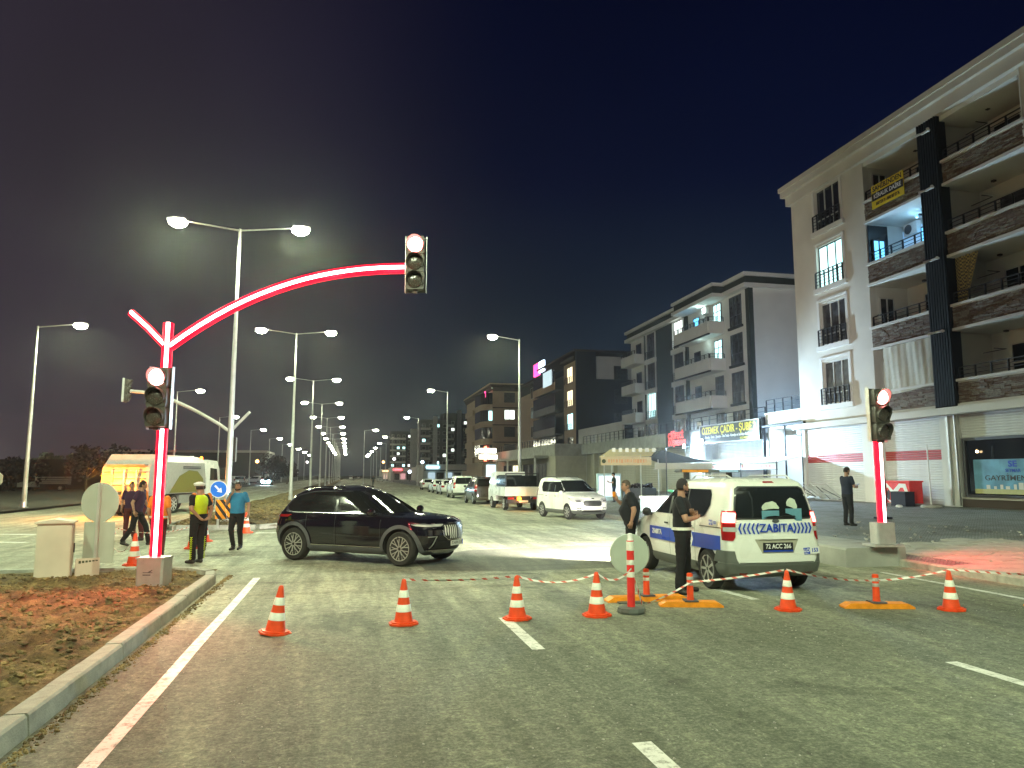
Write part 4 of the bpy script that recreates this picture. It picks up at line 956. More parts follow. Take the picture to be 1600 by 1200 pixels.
for (u, v, Y_, c_, st_, lb_) in ((402, 721, 190, (1, .45, .12), 9, 'orange lamp beyond the left lot, near the first far pole'), (599, 722, 260, (1, .45, .12), 9, 'orange lamp on the right side near the far tower blocks'), (616, 717, 240, (1, .85, .9), 9, 'white and pink pole sign before the distant towers'), (660, 722, 200, (.6, .85, 1), 7, 'white lamp on the far shop strip'), (640, 737, 200, (.7, .85, 1), 7, 'low white lamp at the left end of the far shop strip'), (480, 722, 300, (1, .9, .9), 7, 'tiny white lamp among the far median poles')):
    p_ = at(u, v, Y_); l = thing('distant_lamp', lb_, 'lamp', (p_.x, p_.y, 0), 0)
    mb = MB(); mb.cyl((0, 0, 0), (0, 0, p_.z), .07, n=6); mb.build('pole', M['rail'], l); mb = MB(); mb.sph((0, 0, p_.z), .42, 10, 6); mb.build('globe', emat('far_glow', c_, st_), l)
rnd = random.Random(4)
cols = [((.4, .8, 1), 3), ((1, .1, .12), 4), ((.75, .9, 1), 4), ((1, .08, .1), 3), ((.6, .8, 1), 3), ((.9, .9, 1), 3), ((1, .5, .2), 3), ((.5, .8, 1), 2.5)]
nm = ['nearest', 'second', 'third', 'fourth', 'fifth', 'sixth', 'seventh', 'farthest']
for i in range(8):
    s = 172+i*26; t = 14+3*(i % 3)+ (3 if i < 2 else 0)
    b = Bld('shop_building', nm[i]+' lit shop of the bright strip far up the right kerb', s, t, 'shop building')
    b.part('wall', [(s, s+20, t, t+16, 0, 4.5)], M['stuccod']); c, p = cols[i]
    b.part('lit_fascia', [(s-.3, s-.01, t+.5, t+3.5+2.2*(i % 3), 3.6, 4.1)], emat('fascia_%d' % i, c, p))
    em = emat('front_%d' % i, [x*.5+.4 for x in c], .45)
    for q in range(5): b.part('lit_pane', [(s-.2, s-.01, t+1+2*q, t+2.6+2*q, .5+.2*(q % 2), 2.6)], em if q % 2 == i % 2 else M['glasst'])
    b.part('canopy', [(s-2, s-.31, t, t+12, 3.0, 3.2)], M['fabric'])
    b.part('wall_pier', [(s-.31, s-.011, t-.3, t+.45, 0, 4.6)], M['galv_d'])

# ---- left side beyond the lot: long wall, hedge trees, pale hall
b = Bld('long_wall', 'long dark wall behind the parked pickup at the far left', 112, -135, 'wall')
b.part('wall', [(112, 112.3, -135, -30, 0, 3.9)], M['brown']); b.part('coping', [(111.9, 112.4, -135, -30, 3.901, 4.1)], M['brown'])
b = Bld('grey_hall', 'long pale hall with lit doors beyond the left carriageway', 210, -62, 'hall')
b.part('wall', [(210, 230, -62, -22, 0, 8)], M['clad']); b.part('roof', [(209.5, 230.5, -62.5, -21.5, 8.001, 8.6)], M['stuccod'])
b.part('lit_door', [(209.9, 209.99, -50, -46, 1.5, 3.5)], emat('orange_light', (1, .4, .05), 1.6)); b.part('lit_window', [(209.9, 209.99, -41, -40, 4, 7)], M['win_w'])
# ================================================================ street lamps
ORD = ['first', 'second', 'third', 'fourth', 'fifth', 'sixth', 'seventh', 'eighth', 'ninth', 'tenth', 'eleventh', 'twelfth', 'thirteenth', 'fourteenth', 'fifteenth', 'sixteenth']
LCOL = (.85, 1, .64)
def head_mesh():
    mb = MB(); mb.prism([(-.42, .02), (-.40, .09), (-.1, .13), (.30, .10), (.34, .03), (.30, -.02), (-.38, -.02)], 'y', -.14, .14); return mb.mesh('lamp_head', M['galv_d'])
def lens_mesh(k=1.0):  # lens made oversized, k growing with distance, to stand in for lamp glare
    mb = MB(); mb.lathe([(.02, -.24*k), (.20*k, -.22*k), (.33*k, -.13*k), (.37*k, -.03), (.22, -.021)], 16); return mb.mesh('lens', M['lamp_on'], True)
HM = head_mesh()
def lamp(name, label, s, t, H, arms, armlen, power, group, z=.12, light=True, tilt=0.0, lk=1.0):
    r = sthing(name, label, 'street lamp', s, t, z, group=group)
    mb = MB(); mb.cyl((0, 0, .03), (0, 0, H), .135, .05, 12); mb.build('pole', M['galv_d'], r, True)
    mb = MB(); mb.cyl((0, 0, 0), (0, 0, .03), .25, n=12); mb.cyl((0, 0, .031), (0, 0, .35), .16, n=12); mb.build('base_plate', M['galv'], r)
    LM = lens_mesh(lk)
    for sg in arms:
        e = (sg*armlen, 0, H+.18)
        mb = MB(); mb.cyl((sg*.04, 0, H-.06), e, .035, .03, 8); mb.build('arm', M['galv_d'], r)
        h = link('lamp_head', HM, r, (e[0]+sg*.36, 0, e[2]-.02), (0, 0, 0 if sg < 0 else pi)); link('lens', LM, h)
        if light: spot('street_light', r, (e[0]+sg*.36, 0, e[2]-.2), power, LCOL, 168, .35, .16)
    return r
PWR = 14000
ms = [31.4, 54.4, 81.5, 108.3, 135, 161, 187, 213, 239, 265, 291, 317, 343, 369]
for i, s in enumerate(ms):
    lamp('street_lamp', ORD[i]+' twin-armed street lamp of the median row, counting from the junction' + (', tallest pole in view' if i == 0 else ''), s, -4.65 if i == 0 else -3.9, 11.95, (-1, 1), 2.05, PWR, 'twin-armed lamps along the median', light=i < 8, lk=1.0 + .08*min(i, 8))
for i, (s, t) in enumerate([(53.4, 12.3), (89.4, 11.6), (132.5, 12.0), (200, 11.4), (240, 11.6), (280, 11.6), (320, 11.6), (360, 11.6), (400, 11.6)]):
    lamp('street_lamp', ORD[i]+' single-armed street lamp along the right kerb, counting from the junction', s, t, 11.95, (-1,), 1.7, PWR, 'single-armed lamps along the right kerb', light=i < 4, lk=1.0+.15*i)
for i, (s, t) in enumerate([(47.6, -18.0), (82.2, -17.6), (117.9, -19.1), (150, -18.5), (185, -18.5), (220, -18.5), (255, -18.5), (290, -18.5), (330, -18.5)]):
    lamp('street_lamp', ORD[i]+' single-armed street lamp along the left kerb, counting from the left edge', s, t, 10.5, (1,), 1.9, PWR, 'single-armed lamps along the left kerb', light=i < 4, lk=1.0+.15*i)
lamp('street_lamp', 'lone lamp with its arm to the right standing in the widened far road', 158, 3.1, 11.2, (1,), 1.9, PWR, 'single-armed lamps', light=True, lk=1.5)
# lamps of the same rows standing behind and beside the photographer
lamp('street_lamp', 'twin-armed street lamp of the median row behind the photographer', 4.5-1.5, -4.65, 11.95, (-1, 1), 2.05, 11500, 'twin-armed lamps along the median')
lamp('street_lamp', 'single-armed street lamp on the right kerb behind the photographer', -4, 12.4, 11.95, (-1,), 2.0, 17000, 'single-armed lamps along the right kerb')
lamp('street_lamp', 'single-armed street lamp on the left kerb behind the photographer', 14, -20, 11.5, (1,), 1.9, 9000, 'single-armed lamps along the left kerb', z=0)

# ================================================================ traffic lights
def signal_head(parent, c, yaw, sc=1.0, on=0, led=True):
    """three-lens head as a part with housing backplate, lenses and visors"""
    r = bpy.data.objects.new('signal_head', None); COL.objects.link(r); r.parent = parent; r.location = c; r.rotation_euler = (0, 0, yaw); r.scale = (sc,)*3
    mb = MB()
    for k in range(3):
        z = .34-.34*k
        mb.prism([(-.155, z-.165), (.155, z-.165), (.17, z-.12), (.17, z+.12), (.155, z+.165), (-.155, z+.165), (-.17, z+.12), (-.17, z-.12)], 'y', .0, .2)
    mb.box(-.19, .19, .201, .215, -.53, .53); mb.box(-.04, .04, .05, .15, -.56, -.505)
    mb.build('housing', M['sig_house'], r, smooth=30)
    mb = MB(); mb.box(-.20, -.191, .12, .215, -.54, .54); mb.box(.191, .2, .12, .215, -.54, .54); mb.build('edge_trim', M['galv'], r)
    for k in range(3):
        z = .34-.34*k
        mb = MB(); mb.lathe([(.145, -.004), (.14, -.02), (.09, -.045), (.02, -.055)], 24, (0, 0, z), 'y')
        mb.build('lens', M['red_on'] if k == on else M['lens_off'], r, True)
        mb = MB(); vs = []; n = 20
        for rr in (.158, .150):
            for j, (yy) in enumerate((-.20, 0)):
                for i in range(n+1):
                    a = radians(-35) + radians(250)*i/n; f = (1 if j else max(.35, sin(a)*.5+.5))*.75
                    vs.append((rr*cos(a), yy*f - .001, z+rr*sin(a)))
        m_ = n+1; fs = []
        for i in range(n): fs += [(i, i+1, m_+i+1, m_+i), (2*m_+i, 2*m_+i+1, 3*m_+i+1, 3*m_+i), (i, i+1, 2*m_+i+1, 2*m_+i)]
        mb.add(vs, fs); mb.build('visor', M['sig_house'], r, True)
    return r
def ledpole(parent, pts, r=.088, core=True, name='led_mast', side=-1):
    """steel pipe wrapped by a red LED diffuser with a bright core strip on the face towards the traffic"""
    mb = MB(); mb.tube(pts, r, 14); o = mb.build(name, M['led_side'], parent, True)
    q = [(p[0]+r*.30, p[1]-r*.86, p[2]) for p in pts]
    mb = MB()
    for sx_ in (-.012, .012): mb.tube([(p[0]+(sx_ if abs(pts[-1][2]-pts[0][2]) > abs(pts[-1][0]-pts[0][0]) else 0), p[1], p[2]+(0 if abs(pts[-1][2]-pts[0][2]) > abs(pts[-1][0]-pts[0][0]) else sx_)) for p in q], .023, 8)
    mb.build('led_strip', M['led_core'], o, True); return o
x0, y0 = -5.93, 12.55
tl = thing('traffic_light', 'large red-glowing traffic light mast with a curved arm over the road', 'traffic light', (x0, y0, .10), 0)
mb = MB(); mb.prism([(-.19, -.19), (.19, -.19), (.22, -.16), (.22, .16), (.19, .19), (-.19, .19), (-.22, .16), (-.22, -.16)], 'z', .02, .46)
mb.build('base_box', M['galv'], tl)
mb = MB(); mb.prism([(-.225, -.195), (.225, -.195), (.225, .195), (-.225, .195)], 'z', .461, .485); mb.box(-.26, .26, -.24, .24, 0, .019); mb.build('base_cap', M['galv'], tl)
mb = MB(); mb.box(-.10, .03, -.1925, -.1905, .20, .215); mb.box(-.10, .06, -.1925, -.1905, .24, .25); mb.prism([(-.02, .252), (.05, .29), (.06, .285), (.02, .252)], 'y', -.1925, -.1905); mb.build('maker_mark', M['clad'], tl)
ledpole(tl, [(0, 0, .49), (0, 0, 2.62)]); 
ledpole(tl, [(0, 0, 3.55), (0, 0, 4.43)])
ledpole(tl, [(-.02, 0, 4.02), (-.35, 0, 4.35), (-.66, 0, 4.62)], .065)
arm = []
for i in range(17):
    k = i/16; arm.append((.05+4.05*k, -.12*k, 4.03+1.34*(1-(1-k)**2.3)))
ledpole(tl, arm, .092)
signal_head(tl, (0.0, -.30, 3.12), 0, .98)
signal_head(tl, (4.28, -.32, 5.42), 0, .92)
mb = MB(); mb.cyl((.0, -.1, 2.75), (.0, 0, 2.75), .04); mb.cyl((0, -.1, 3.45), (0, 0, 3.45), .04); mb.cyl((0, 0, 2.6), (0, 0, 3.56), .06, n=12); mb.build('bracket', M['galv_d'], tl)
point('red_lamp_spill', tl, (-.1, -.45, 1.0), 22, (1, .03, .04), .08)
aim(spot('red_mast_spill', tl, (.12, -.2, 2.3), 480, (1, .03, .04), 62, .9, .25), (.62, -1.5, -.62))
aim(spot('red_mast_spill', tl, (0, -.2, 2.4), 500, (1, .03, .04), 70, 1, .15), (-.25, -.7, -1))
for q_ in (3, 7, 11, 15): point('red_arm_spill', tl, (arm[q_][0], arm[q_][1]-.15, arm[q_][2]-.2), 30, (1, .03, .05), .2)
# small one at right
x1, y1 = 7.93, 16.1
tr = thing('traffic_light', 'short red-glowing traffic light on the concrete footing at the right', 'traffic light', (x1, y1, .425), radians(4))
mb = MB(); mb.prism([(-.17, -.17), (.17, -.17), (.2, -.14), (.2, .14), (.17, .17), (-.17, .17), (-.2, .14), (-.2, -.14)], 'z', .05, .50); mb.build('base_box', M['galv'], tr)
mb = MB(); mb.box(-.33, .33, -.25, .25, 0, .049); mb.build('base_plate', M['galv'], tr)
ledpole(tr, [(0, 0, .51), (0, 0, 2.24)], .085)
mb = MB(); mb.cyl((0, 0, 2.2), (0, 0, 3.2), .06, n=12); mb.build('mast', M['galv_d'], tr)
signal_head(tr, (.0, -.28, 2.80), radians(12), 1.08)
aim(spot('red_lamp_spill', tr, (.15, -.22, 1.5), 330, (1, .03, .05), 115, .9, .15), (1.2, -.55, -.85))
# mast across the junction, seen from behind, unlit
x2, y2 = -11.95, 31.5
t3 = thing('traffic_light', 'unlit grey traffic light mast beyond the junction, its curved arm reaching left', 'traffic light', (x2, y2, .12), 0)
mb = MB(); mb.cyl((0, 0, 0), (0, 0, 4.4), .10, n=12); mb.build('mast', M['galv_d'], t3, True)
mb = MB(); mb.tube([(0, 0, 3.6)]+[(-4.4*k/10, 0, 3.65+1.75*sin(k/10*pi*.48)) for k in range(1, 11)], .07, 8); mb.build('arm', M['galv_d'], t3, True)
mb = MB(); mb.cyl((.05, 0, 3.75), (.75, 0, 4.5), .06); mb.build('stub_arm', M['galv_d'], t3)
signal_head(t3, (-4.6, .2, 5.45), radians(100), .95, on=-1); signal_head(t3, (0, .3, 2.9), pi, .95, on=-1)

# ================================================================ cones, tape, delineators
def cone_proto():
    r = bpy.data.objects.new('traffic_cone', None); COL.objects.link(r)
    mb = MB(); pl = [(.19*cos(radians(22.5+45*k)), .19*sin(radians(22.5+45*k))) for k in range(8)]
    mb.prism(pl, 'z', 0, .022); mb.prism([(x*.86, y*.86) for x, y in pl], 'z', .0221, .036); mb.build('base', M['orange'], r)
    def rad(z): return .115 - (.115-.028)*(z-.036)/.475
    zs = [.036, .15, .235, .315, .40, .53]; ms_ = ['orange', 'reflw', 'orange', 'reflw', 'orange']
    b = MB(); b.lathe([(rad(.036), .036), (rad(.15), .15), (rad(.2), .2), (rad(.315), .315), (rad(.5), .5), (.027, .515), (.018, .53), (.004, .53)], 24); body = b.build('body', M['orange'], r, True)
    for a, c in ((.15, .235), (.315, .40)):
        b = MB(); b.lathe([(rad(a)+.0005, a), (rad(a)+.003, a+.003), (rad(c)+.003, c-.003), (rad(c)+.0005, c)], 24); b.build('reflective_band', M['reflw'], r, True)
    return r
CP = cone_proto(); first = True
cones = [((-2.9, 9.35), 'orange traffic cone standing alone nearest the white edge line', 'cones across the carriageway', 1.0),
 ((-1.41, 9.92), 'second orange cone from the left, where the striped tape begins', 'cones across the carriageway', 1.0),
 ((.07, 10.26), 'orange cone at the end of the short dash, middle of the taped row', 'cones across the carriageway', 1.0),
 ((1.17, 10.5), 'orange cone just left of the red and white post', 'cones across the carriageway', 1.03),
 ((3.97, 10.95), 'orange cone directly behind the municipal van', 'cones across the carriageway', .97),
 ((6.32, 10.95), 'rightmost orange cone holding up the tape', 'cones across the carriageway', .97),
 ((-8.15, 16.3), 'orange cone close to the foot of the big traffic light', 'cones by the workers', .98),
 ((-8.42, 19.9), 'orange cone left of the traffic officer', 'cones by the workers', 1.0),
 ((-9.0, 22.0), 'orange cone behind the traffic officer', 'cones by the workers', 1.05),
 ((-8.95, 25.3), 'small orange cone beside the hatched barrier board', 'cones by the workers', 1.0)]
CO = []
for i, ((x, y), lb, g, sc) in enumerate(cones):
    c = CP if i == 0 else copy_tree(CP)
    c.location = (x, y, .004); c.rotation_euler = (random.uniform(-.02, .02), random.uniform(-.02, .02), random.uniform(0, 1)); c.scale = (sc*1.05, sc*1.05, sc*1.08)
    if 6 <= i: c.scale = (sc*1.25,)*2 + (sc*1.3,)
    tag(c, lb, 'traffic cone', g); CO.append(c)
CO[0].rotation_euler = (.02, .10, .5)
def deliner(x, y, yaw, lb, L=.92, white=False):
    r = thing('lane_divider', lb, 'lane divider', (x, y, .004), yaw, 'orange lane dividers with posts')
    mb = MB(); w = .11
    mb.prism([(-L/2, 0), (L/2, 0), (L/2, .025), (L/2-.09, .075), (-L/2+.09, .075), (-L/2, .025)], 'y', -w, w); mb.build('base', M['yelor'], r)
    mb = MB(); mb.box(-.10, .10, -w-.01, w+.01, .076, .095); mb.build('post_plate', M['clad'], r)
    mb = MB(); mb.lathe([(.055, .095), (.05, .12), (.045, .42), (.045, .47), (.03, .48)], 18, (0, 0, 0)); mb.build('post', M['orange'], r, True)
    for a, c in ((.30, .35), (.38, .43)):
        mb = MB(); mb.lathe([(.046, a), (.0485, a+.003), (.0485, c-.003), (.046, c)], 18); mb.build('reflective_band', M['reflw'] if white else M['greyr'], r, True)
    return r
deliner(2.64, 11.25, radians(-3), 'orange lane divider with short post in front of the standing man')
deliner(2.08, 11.75, radians(10), 'orange lane divider half hidden behind the red and white post', 1.3, True)
deliner(5.33, 11.12, radians(-2), 'orange lane divider with short post right of the van', 1.0)
deliner(8.05, 11.12, radians(-2), 'orange lane divider cut off by the right edge of the picture', 1.0)
bp = thing('warning_post', 'tall red and white banded post in a round dark foot', 'post', (1.68, 10.72, .004), 0)
mb = MB(); mb.lathe([(.19, 0), (.2, .03), (.19, .075), (.1, .085)], 10); mb.build('foot', M['bumper'], bp)
zz = [.086, .48, .56, .70, .77, .97]
zz = [.086, .45, .55, .64, .72, .80, .95, 1.03, 1.06]
mb = MB(); mb.lathe([(.055, .086), (.053, .95), (.052, 1.0)], 18); mb.build('tube', M['redp'], bp, True)
for a, c in ((.49, .565), (.66, .73), (.86, .985)):
    mb = MB(); mb.lathe([(.0535, a), (.0565, a+.003), (.0565, c-.003), (.0535, c)], 18); mb.build('white_band', M['reflw'], bp, True)
mb = MB(); mb.lathe([(.045, 1.0), (.035, 1.03), (.035, 1.09), (.02, 1.10)], 14); mb.build('cap', M['white'], bp, True)
rs_ = thing('round_sign', 'round grey sign back facing the camera behind the red and white post', 'road sign', (1.80, 11.55, .004), radians(6))
mb = MB(); mb.lathe([(.30, 0), (.31, .008), (.31, .012), (.30, .02)], 36, (0, 0, .72), 'y'); mb.build('disc', M['signback'], rs_, 30)
mb = MB(); mb.box(-.02, .02, .022, .06, 0, .95); mb.build('post', M['galv_d'], rs_); mb = MB(); mb.box(-.2, .2, -.1, .18, -.0, .02); mb.build('foot', M['bumper'], rs_)
# tape
mt = bpy.data.materials.new('striped_tape'); mt.use_nodes = True; tt = mt.node_tree; b_ = tt.nodes['Principled BSDF']; b_.inputs['Roughness'].default_value = .4
uvn = tt.nodes.new('ShaderNodeUVMap'); se = tt.nodes.new('ShaderNodeSeparateXYZ'); tt.links.new(uvn.outputs[0], se.inputs[0])
ad_ = tt.nodes.new('ShaderNodeMath'); ad_.operation = 'MULTIPLY_ADD'; tt.links.new(se.outputs[1], ad_.inputs[0]); ad_.inputs[1].default_value = .25; tt.links.new(se.outputs[0], ad_.inputs[2])
fr = tt.nodes.new('ShaderNodeMath'); fr.operation = 'FRACT'; tt.links.new(ad_.outputs[0], fr.inputs[0])
gt = tt.nodes.new('ShaderNodeMath'); gt.operation = 'GREATER_THAN'; gt.inputs[1].default_value = .64; tt.links.new(fr.outputs[0], gt.inputs[0])
tt.links.new(mixc(tt, gt.outputs[0], (.80, .79, .75), (.70, .13, .09)), b_.inputs['Base Color'])
def tape(lb, pts, w=.028, sag=.05, per=.16):
    """pts: supports; the band sags and twists between them"""
    P = []
    for (a, b, sg) in pts:
        a = Vector(a); b = Vector(b); n = max(8, int((b-a).length/.035))
        for i in range(n if (b is not pts[-1][1]) else n+1):
            k = i/n; p = a.lerp(b, k); p.z -= sg*4*k*(1-k); P.append(p)
    mb = MB(); vs = []; L = 0; us = []
    for i, p in enumerate(P):
        if i: L += (p-P[i-1]).length
        tw = .5*sin(L*2.1)+.9*noise.noise((L*1.2, 0, 5)); d = (P[min(i+1, len(P)-1)]-P[max(0, i-1)]).normalized()
        u = Vector((0, 0, 1)); sd = d.cross(u).normalized(); q = (u*cos(tw)+sd*sin(tw))*w/2
        vs += [p-q, p+q]; us.append(L/per)
    mb.add(vs, [(2*i, 2*i+1, 2*i+3, 2*i+2) for i in range(len(P)-1)])
    me = mb.mesh('barrier_tape', mt, True, fix=False)
    uv = me.uv_layers.new(name='UVMap')
    for pl in me.polygons:
        for li in pl.loop_indices:
            vi = me.loops[li].vertex_index; uv.data[li].uv = (us[vi//2], vi % 2)
    o = link('barrier_tape', me); return tag(o, lb, 'barrier tape', 'red and white barrier tapes')
tops = [Vector((c.location.x, c.location.y, .57)) for c in CO]
d0 = Vector((2.64, 11.2, .36)); d1 = Vector((5.33, 11.08, .40)); bpv = Vector((1.68, 10.66, .62))
tape('red and white tape from the second cone past the post to the dividers', [(tops[1], tops[2], .03), (tops[2], tops[3], .10), (tops[3]+Vector((.02, 0, 0)), bpv, .12), (bpv, Vector((1.85, 10.8, .1)), 0), (Vector((1.85, 10.8, .1)), d0, .03), (d0, tops[4], .02)])
tape('red and white tape from the cone behind the van out of the picture', [(tops[4], d1, .05), (d1, tops[5], .03), (tops[5], Vector((9.6, 11.2, .42)), .03)])
tape('slack white and red tape tied between cones near the workers', [(Vector((-8.42, 19.9, .6)), Vector((-11.0, 21.0, .45)), .15), (Vector((-11.0, 21, .45)), Vector((-11.2, 21, .1)), 0), (Vector((-11.2, 21, .1)), Vector((-8.15, 16.3, .6)), .3)])
tape('white tape hanging from the hatched board down to the small cone', [(Vector((-10.1, 26.2, 1.2)), Vector((-9.75, 25.9, .05)), 0), (Vector((-9.75, 25.9, .05)), Vector((-8.95, 25.3, .3)), .1)])

# ================================================================ cabinet and signs at the left
cb = thing('control_cabinet', 'pale control cabinet standing on the soil at the left', 'cabinet', (-8.30, 13.75, .06), radians(24))
mb = MB(); mb.box(-.30, .24, -.22, .22, 0, 1.0); mb.build('body', M['cabinet'], cb)
mb = MB(); mb.prism([(-.34, 1.001), (.28, 1.001), (.28, 1.03), (-.03, 1.08), (-.34, 1.03)], 'y', -.26, .26); mb.build('roof', M['cabinet'], cb)
mb = MB(); mb.box(-.28, .22, -.232, -.221, .04, .96); mb.build('door', M['cabinet'], cb)
mb = MB(); mb.box(.241, .252, -.19, .19, .04, .96); hb = mb.build('side_door', M['cabinet'], cb); mb = MB(); mb.box(.2525, .275, .10, .13, .45, .62); mb.build('handle', M['black'], hb)
sb = thing('leaning_board', 'small white board with faint lettering leaning on the cabinet', 'board', (-7.86, 14.0, .06), radians(38))
mb = MB(); mb.box(-.2, .2, -.01, .01, 0, .34); mb.build('panel', M['cabinet'], sb); mb = MB(); [mb.box(-.15+.055*k, -.11+.055*k, -.0125, -.0105, .25+.006*k, .30) for k in range(6)]; o = mb.build('faded_print', M['foliage'], sb); o['kind'] = 'stuff'
r2 = thing('round_sign', 'round pale sign back with a grey plate under it, beside the cabinet', 'road sign', (-7.90, 14.35, .05), radians(-4))
mb = MB(); mb.lathe([(.37, 0), (.38, .008), (.38, .012), (.37, .02)], 40, (0, 0, 1.36), 'y'); mb.build('disc', M['signback'], r2, 30)
mb = MB(); mb.box(-.28, .33, .0, .012, .22, .99); mb.build('lower_plate', M['signback'], r2)
mb = MB(); mb.box(-.03, .03, -.045, -.001, 0, 1.72); mb.build('post', M['galv_d'], r2)
ar = thing('arrow_sign', 'round blue sign with a white arrow pointing down to the right', 'road sign', (-10.35, 26.35, .1), radians(8))
mb = MB(); mb.lathe([(.29, 0), (.30, .006), (.30, .014), (.29, .02)], 40, (0, 0, 1.34), 'y'); mb.build('rim', M['white'], ar, 30)
mb = MB(); mb.lathe([(.272, -.004), (.272, -.001)], 40, (0, 0, 1.34), 'y'); mb.build('face', M['bluesign'], ar)
mb = MB(); mb.prism([(-.18, -.03), (.02, -.03), (.02, -.10), (.17, 0), (.02, .10), (.02, .03), (-.18, .03)], 'y', -.008, -.0045); mb.build('arrow', M['white'], ar, loc=(0, -.001, 1.34), rot=(0, radians(45), 0))
mb = MB(); mb.box(-.02, .02, .022, .06, 0, 1.6); mb.build('post', M['galv_d'], ar)
hz = thing('hatched_board', 'square board with orange and black diagonal stripes under the arrow sign', 'barrier board', (-10.02, 26.1, .1), radians(6))
mb = MB(); mb.box(-.30, .30, 0, .02, .32, .98); mb.build('panel', M['letter_k'], hz)
mb = MB()
for k in range(-2, 4):
    pl = []
    a = -.30+k*.26
    P4 = [(a, .98), (a+.13, .98), (a+.13+.5, .32), (a+.5, .32)]
    def clip(P, f):
        o = []
        for i in range(len(P)):
            p, q = P[i], P[(i+1) % len(P)]; fp, fq = f(p), f(q)
            if fp >= 0: o.append(p)
            if fp*fq < 0: u = fp/(fp-fq); o.append((p[0]+(q[0]-p[0])*u, p[1]+(q[1]-p[1])*u))
        return o
    P4 = clip(P4, lambda p: p[0]+.298)
    if len(P4) > 2: P4 = clip(P4, lambda p: .298-p[0])
    if len(P4) > 2: mb.prism(P4, 'y', -.004, -.0005)
mb.build('orange_stripes', M['yelor'], hz)
mb = MB(); mb.box(-.2, -.17, .021, .05, 0, .9); mb.box(.17, .2, .021, .05, 0, .9); mb.build('leg', M['galv_d'], hz)
mb = MB(); mb.tube([(-7.85, 28.3, .25), (-7.62, 28.4, .85)], .03, 8); tag(mb.build('marker_stick', M['cardark']), 'dark stick standing tilted in the red-lit median soil', 'stick')
hx = thing('octagonal_sign', 'small pale octagonal sign back at the left picture edge', 'road sign', (-24.3, 35.0, 0), 0)
mb = MB(); mb.prism([(.42*cos(radians(22.5+45*k)), 1.75+.42*sin(radians(22.5+45*k))) for k in range(8)], 'y', 0, .02); mb.build('plate', M['signback'], hx); mb = MB(); mb.box(-.03, .03, .021, .07, 0, 2.0); mb.build('post', M['galv_d'], hx)

# ================================================================ forecourt objects at the right
ic = sthing('ice_cream_freezer', 'red and white ice cream chest with a big white M in front of the shutter', 'freezer', 30.6, 25.6, .56)
mb = MB(); mb.box(-.35, .35, -.95, .95, .08, 1.05); mb.build('body', M['redp'], ic)
mb = MB(); mb.box(-.38, .38, -1.0, 1.0, 1.051, 1.12); mb.build('lid', M['redp'], ic)
mb = MB()
def blob(P): mb.prism(P, 'x', -.358, -.351)
blob([(y, z) for y, z in [(.78, .98), (.50, .99), (.1, .66), (-.3, .99), (-.72, .98), (-.88, .55), (-.70, .55), (-.55, .80), (-.38, .80), (.05, .36), (.1, .36), (.45, .80), (.6, .72), (.5, .3), (.2, .12), (.35, .10), (.72, .42)]])
mb.build('white_graphic', M['white'], ic)
mb = MB(); mb.prism([(.42+.1*cos(a), .45+.24*sin(a)) for a in [k*pi/8 for k in range(16)]], 'x', -.364, -.3585); mb.build('dark_graphic', M['letter_k'], ic)
gb = sthing('crate', 'dark box standing in front of the right end of the ice cream chest', 'crate', 29.75, 24.9, .53)
mb = MB(); mb.box(-.25, .25, -.5, .42, 0, .62); mb.build('body', M['navy'], gb); mb = MB(); mb.box(-.27, .27, -.52, .44, .621, .66); mb.build('lid', M['black'], gb)
up = sthing('parasol_stand', 'white pole in a round concrete foot by the shop window', 'parasol stand', 28.0, 24.9, .54)
mb = MB(); mb.lathe([(.42, 0), (.42, .07), (.36, .10), (.05, .11)], 20); mb.build('foot', M['slab'], up); mb = MB(); mb.cyl((0, 0, .11), (-.02, 0, 2.7), .03, n=8); mb.build('pole', M['white'], up)
mb = MB(); mb.lathe([(.02, 0), (.13, .02), (.15, .07), (.1, .12), (.02, .13)], 14); tag(mb.build('paper_bag', M['white'], loc=W2(28.4, 23.6)+(.52,), smooth=True), 'small crumpled white bag lying on the paving', 'bag')
tp = sthing('folded_tent_frame', 'heap of folded tent poles lying by the first shutter', 'tent frame', 36.6, 25.3, .56)
rnd = random.Random(2)
for i in range(22):
    mb = MB(); a = rnd.uniform(-1.3, 1.3); b2 = rnd.uniform(-.3, .3); mb.cyl((b2, a-.9, rnd.uniform(.05, .2)), (b2+rnd.uniform(-.3, .3), a+.7, rnd.uniform(.3, 1.0) if i < 12 else .1), .022, n=6); mb.build('tent_pole', M['galv'] if i % 3 else M['clad'], tp)
rc = sthing('folded_parasol', 'dark red folded parasol standing behind the right traffic light', 'parasol', 22.9, 18.35, .42)
mb = MB(); mb.lathe([(.3, 0), (.3, .06), (.06, .08)], 16); mb.build('foot', M['navy'], rc)
mb = MB(); mb.lathe([(.05, .35), (.17, .45), (.19, .9), (.15, 1.4), (.07, 1.75), (.02, 1.8)], 14); mb.build('folded_cover', mat('dark_red_canvas', (.16, .012, .014), .8), rc, True)
mb = MB(); mb.cyl((0, 0, .08), (0, 0, 2.0), .025, n=8); mb.build('pole', M['galv_d'], rc)
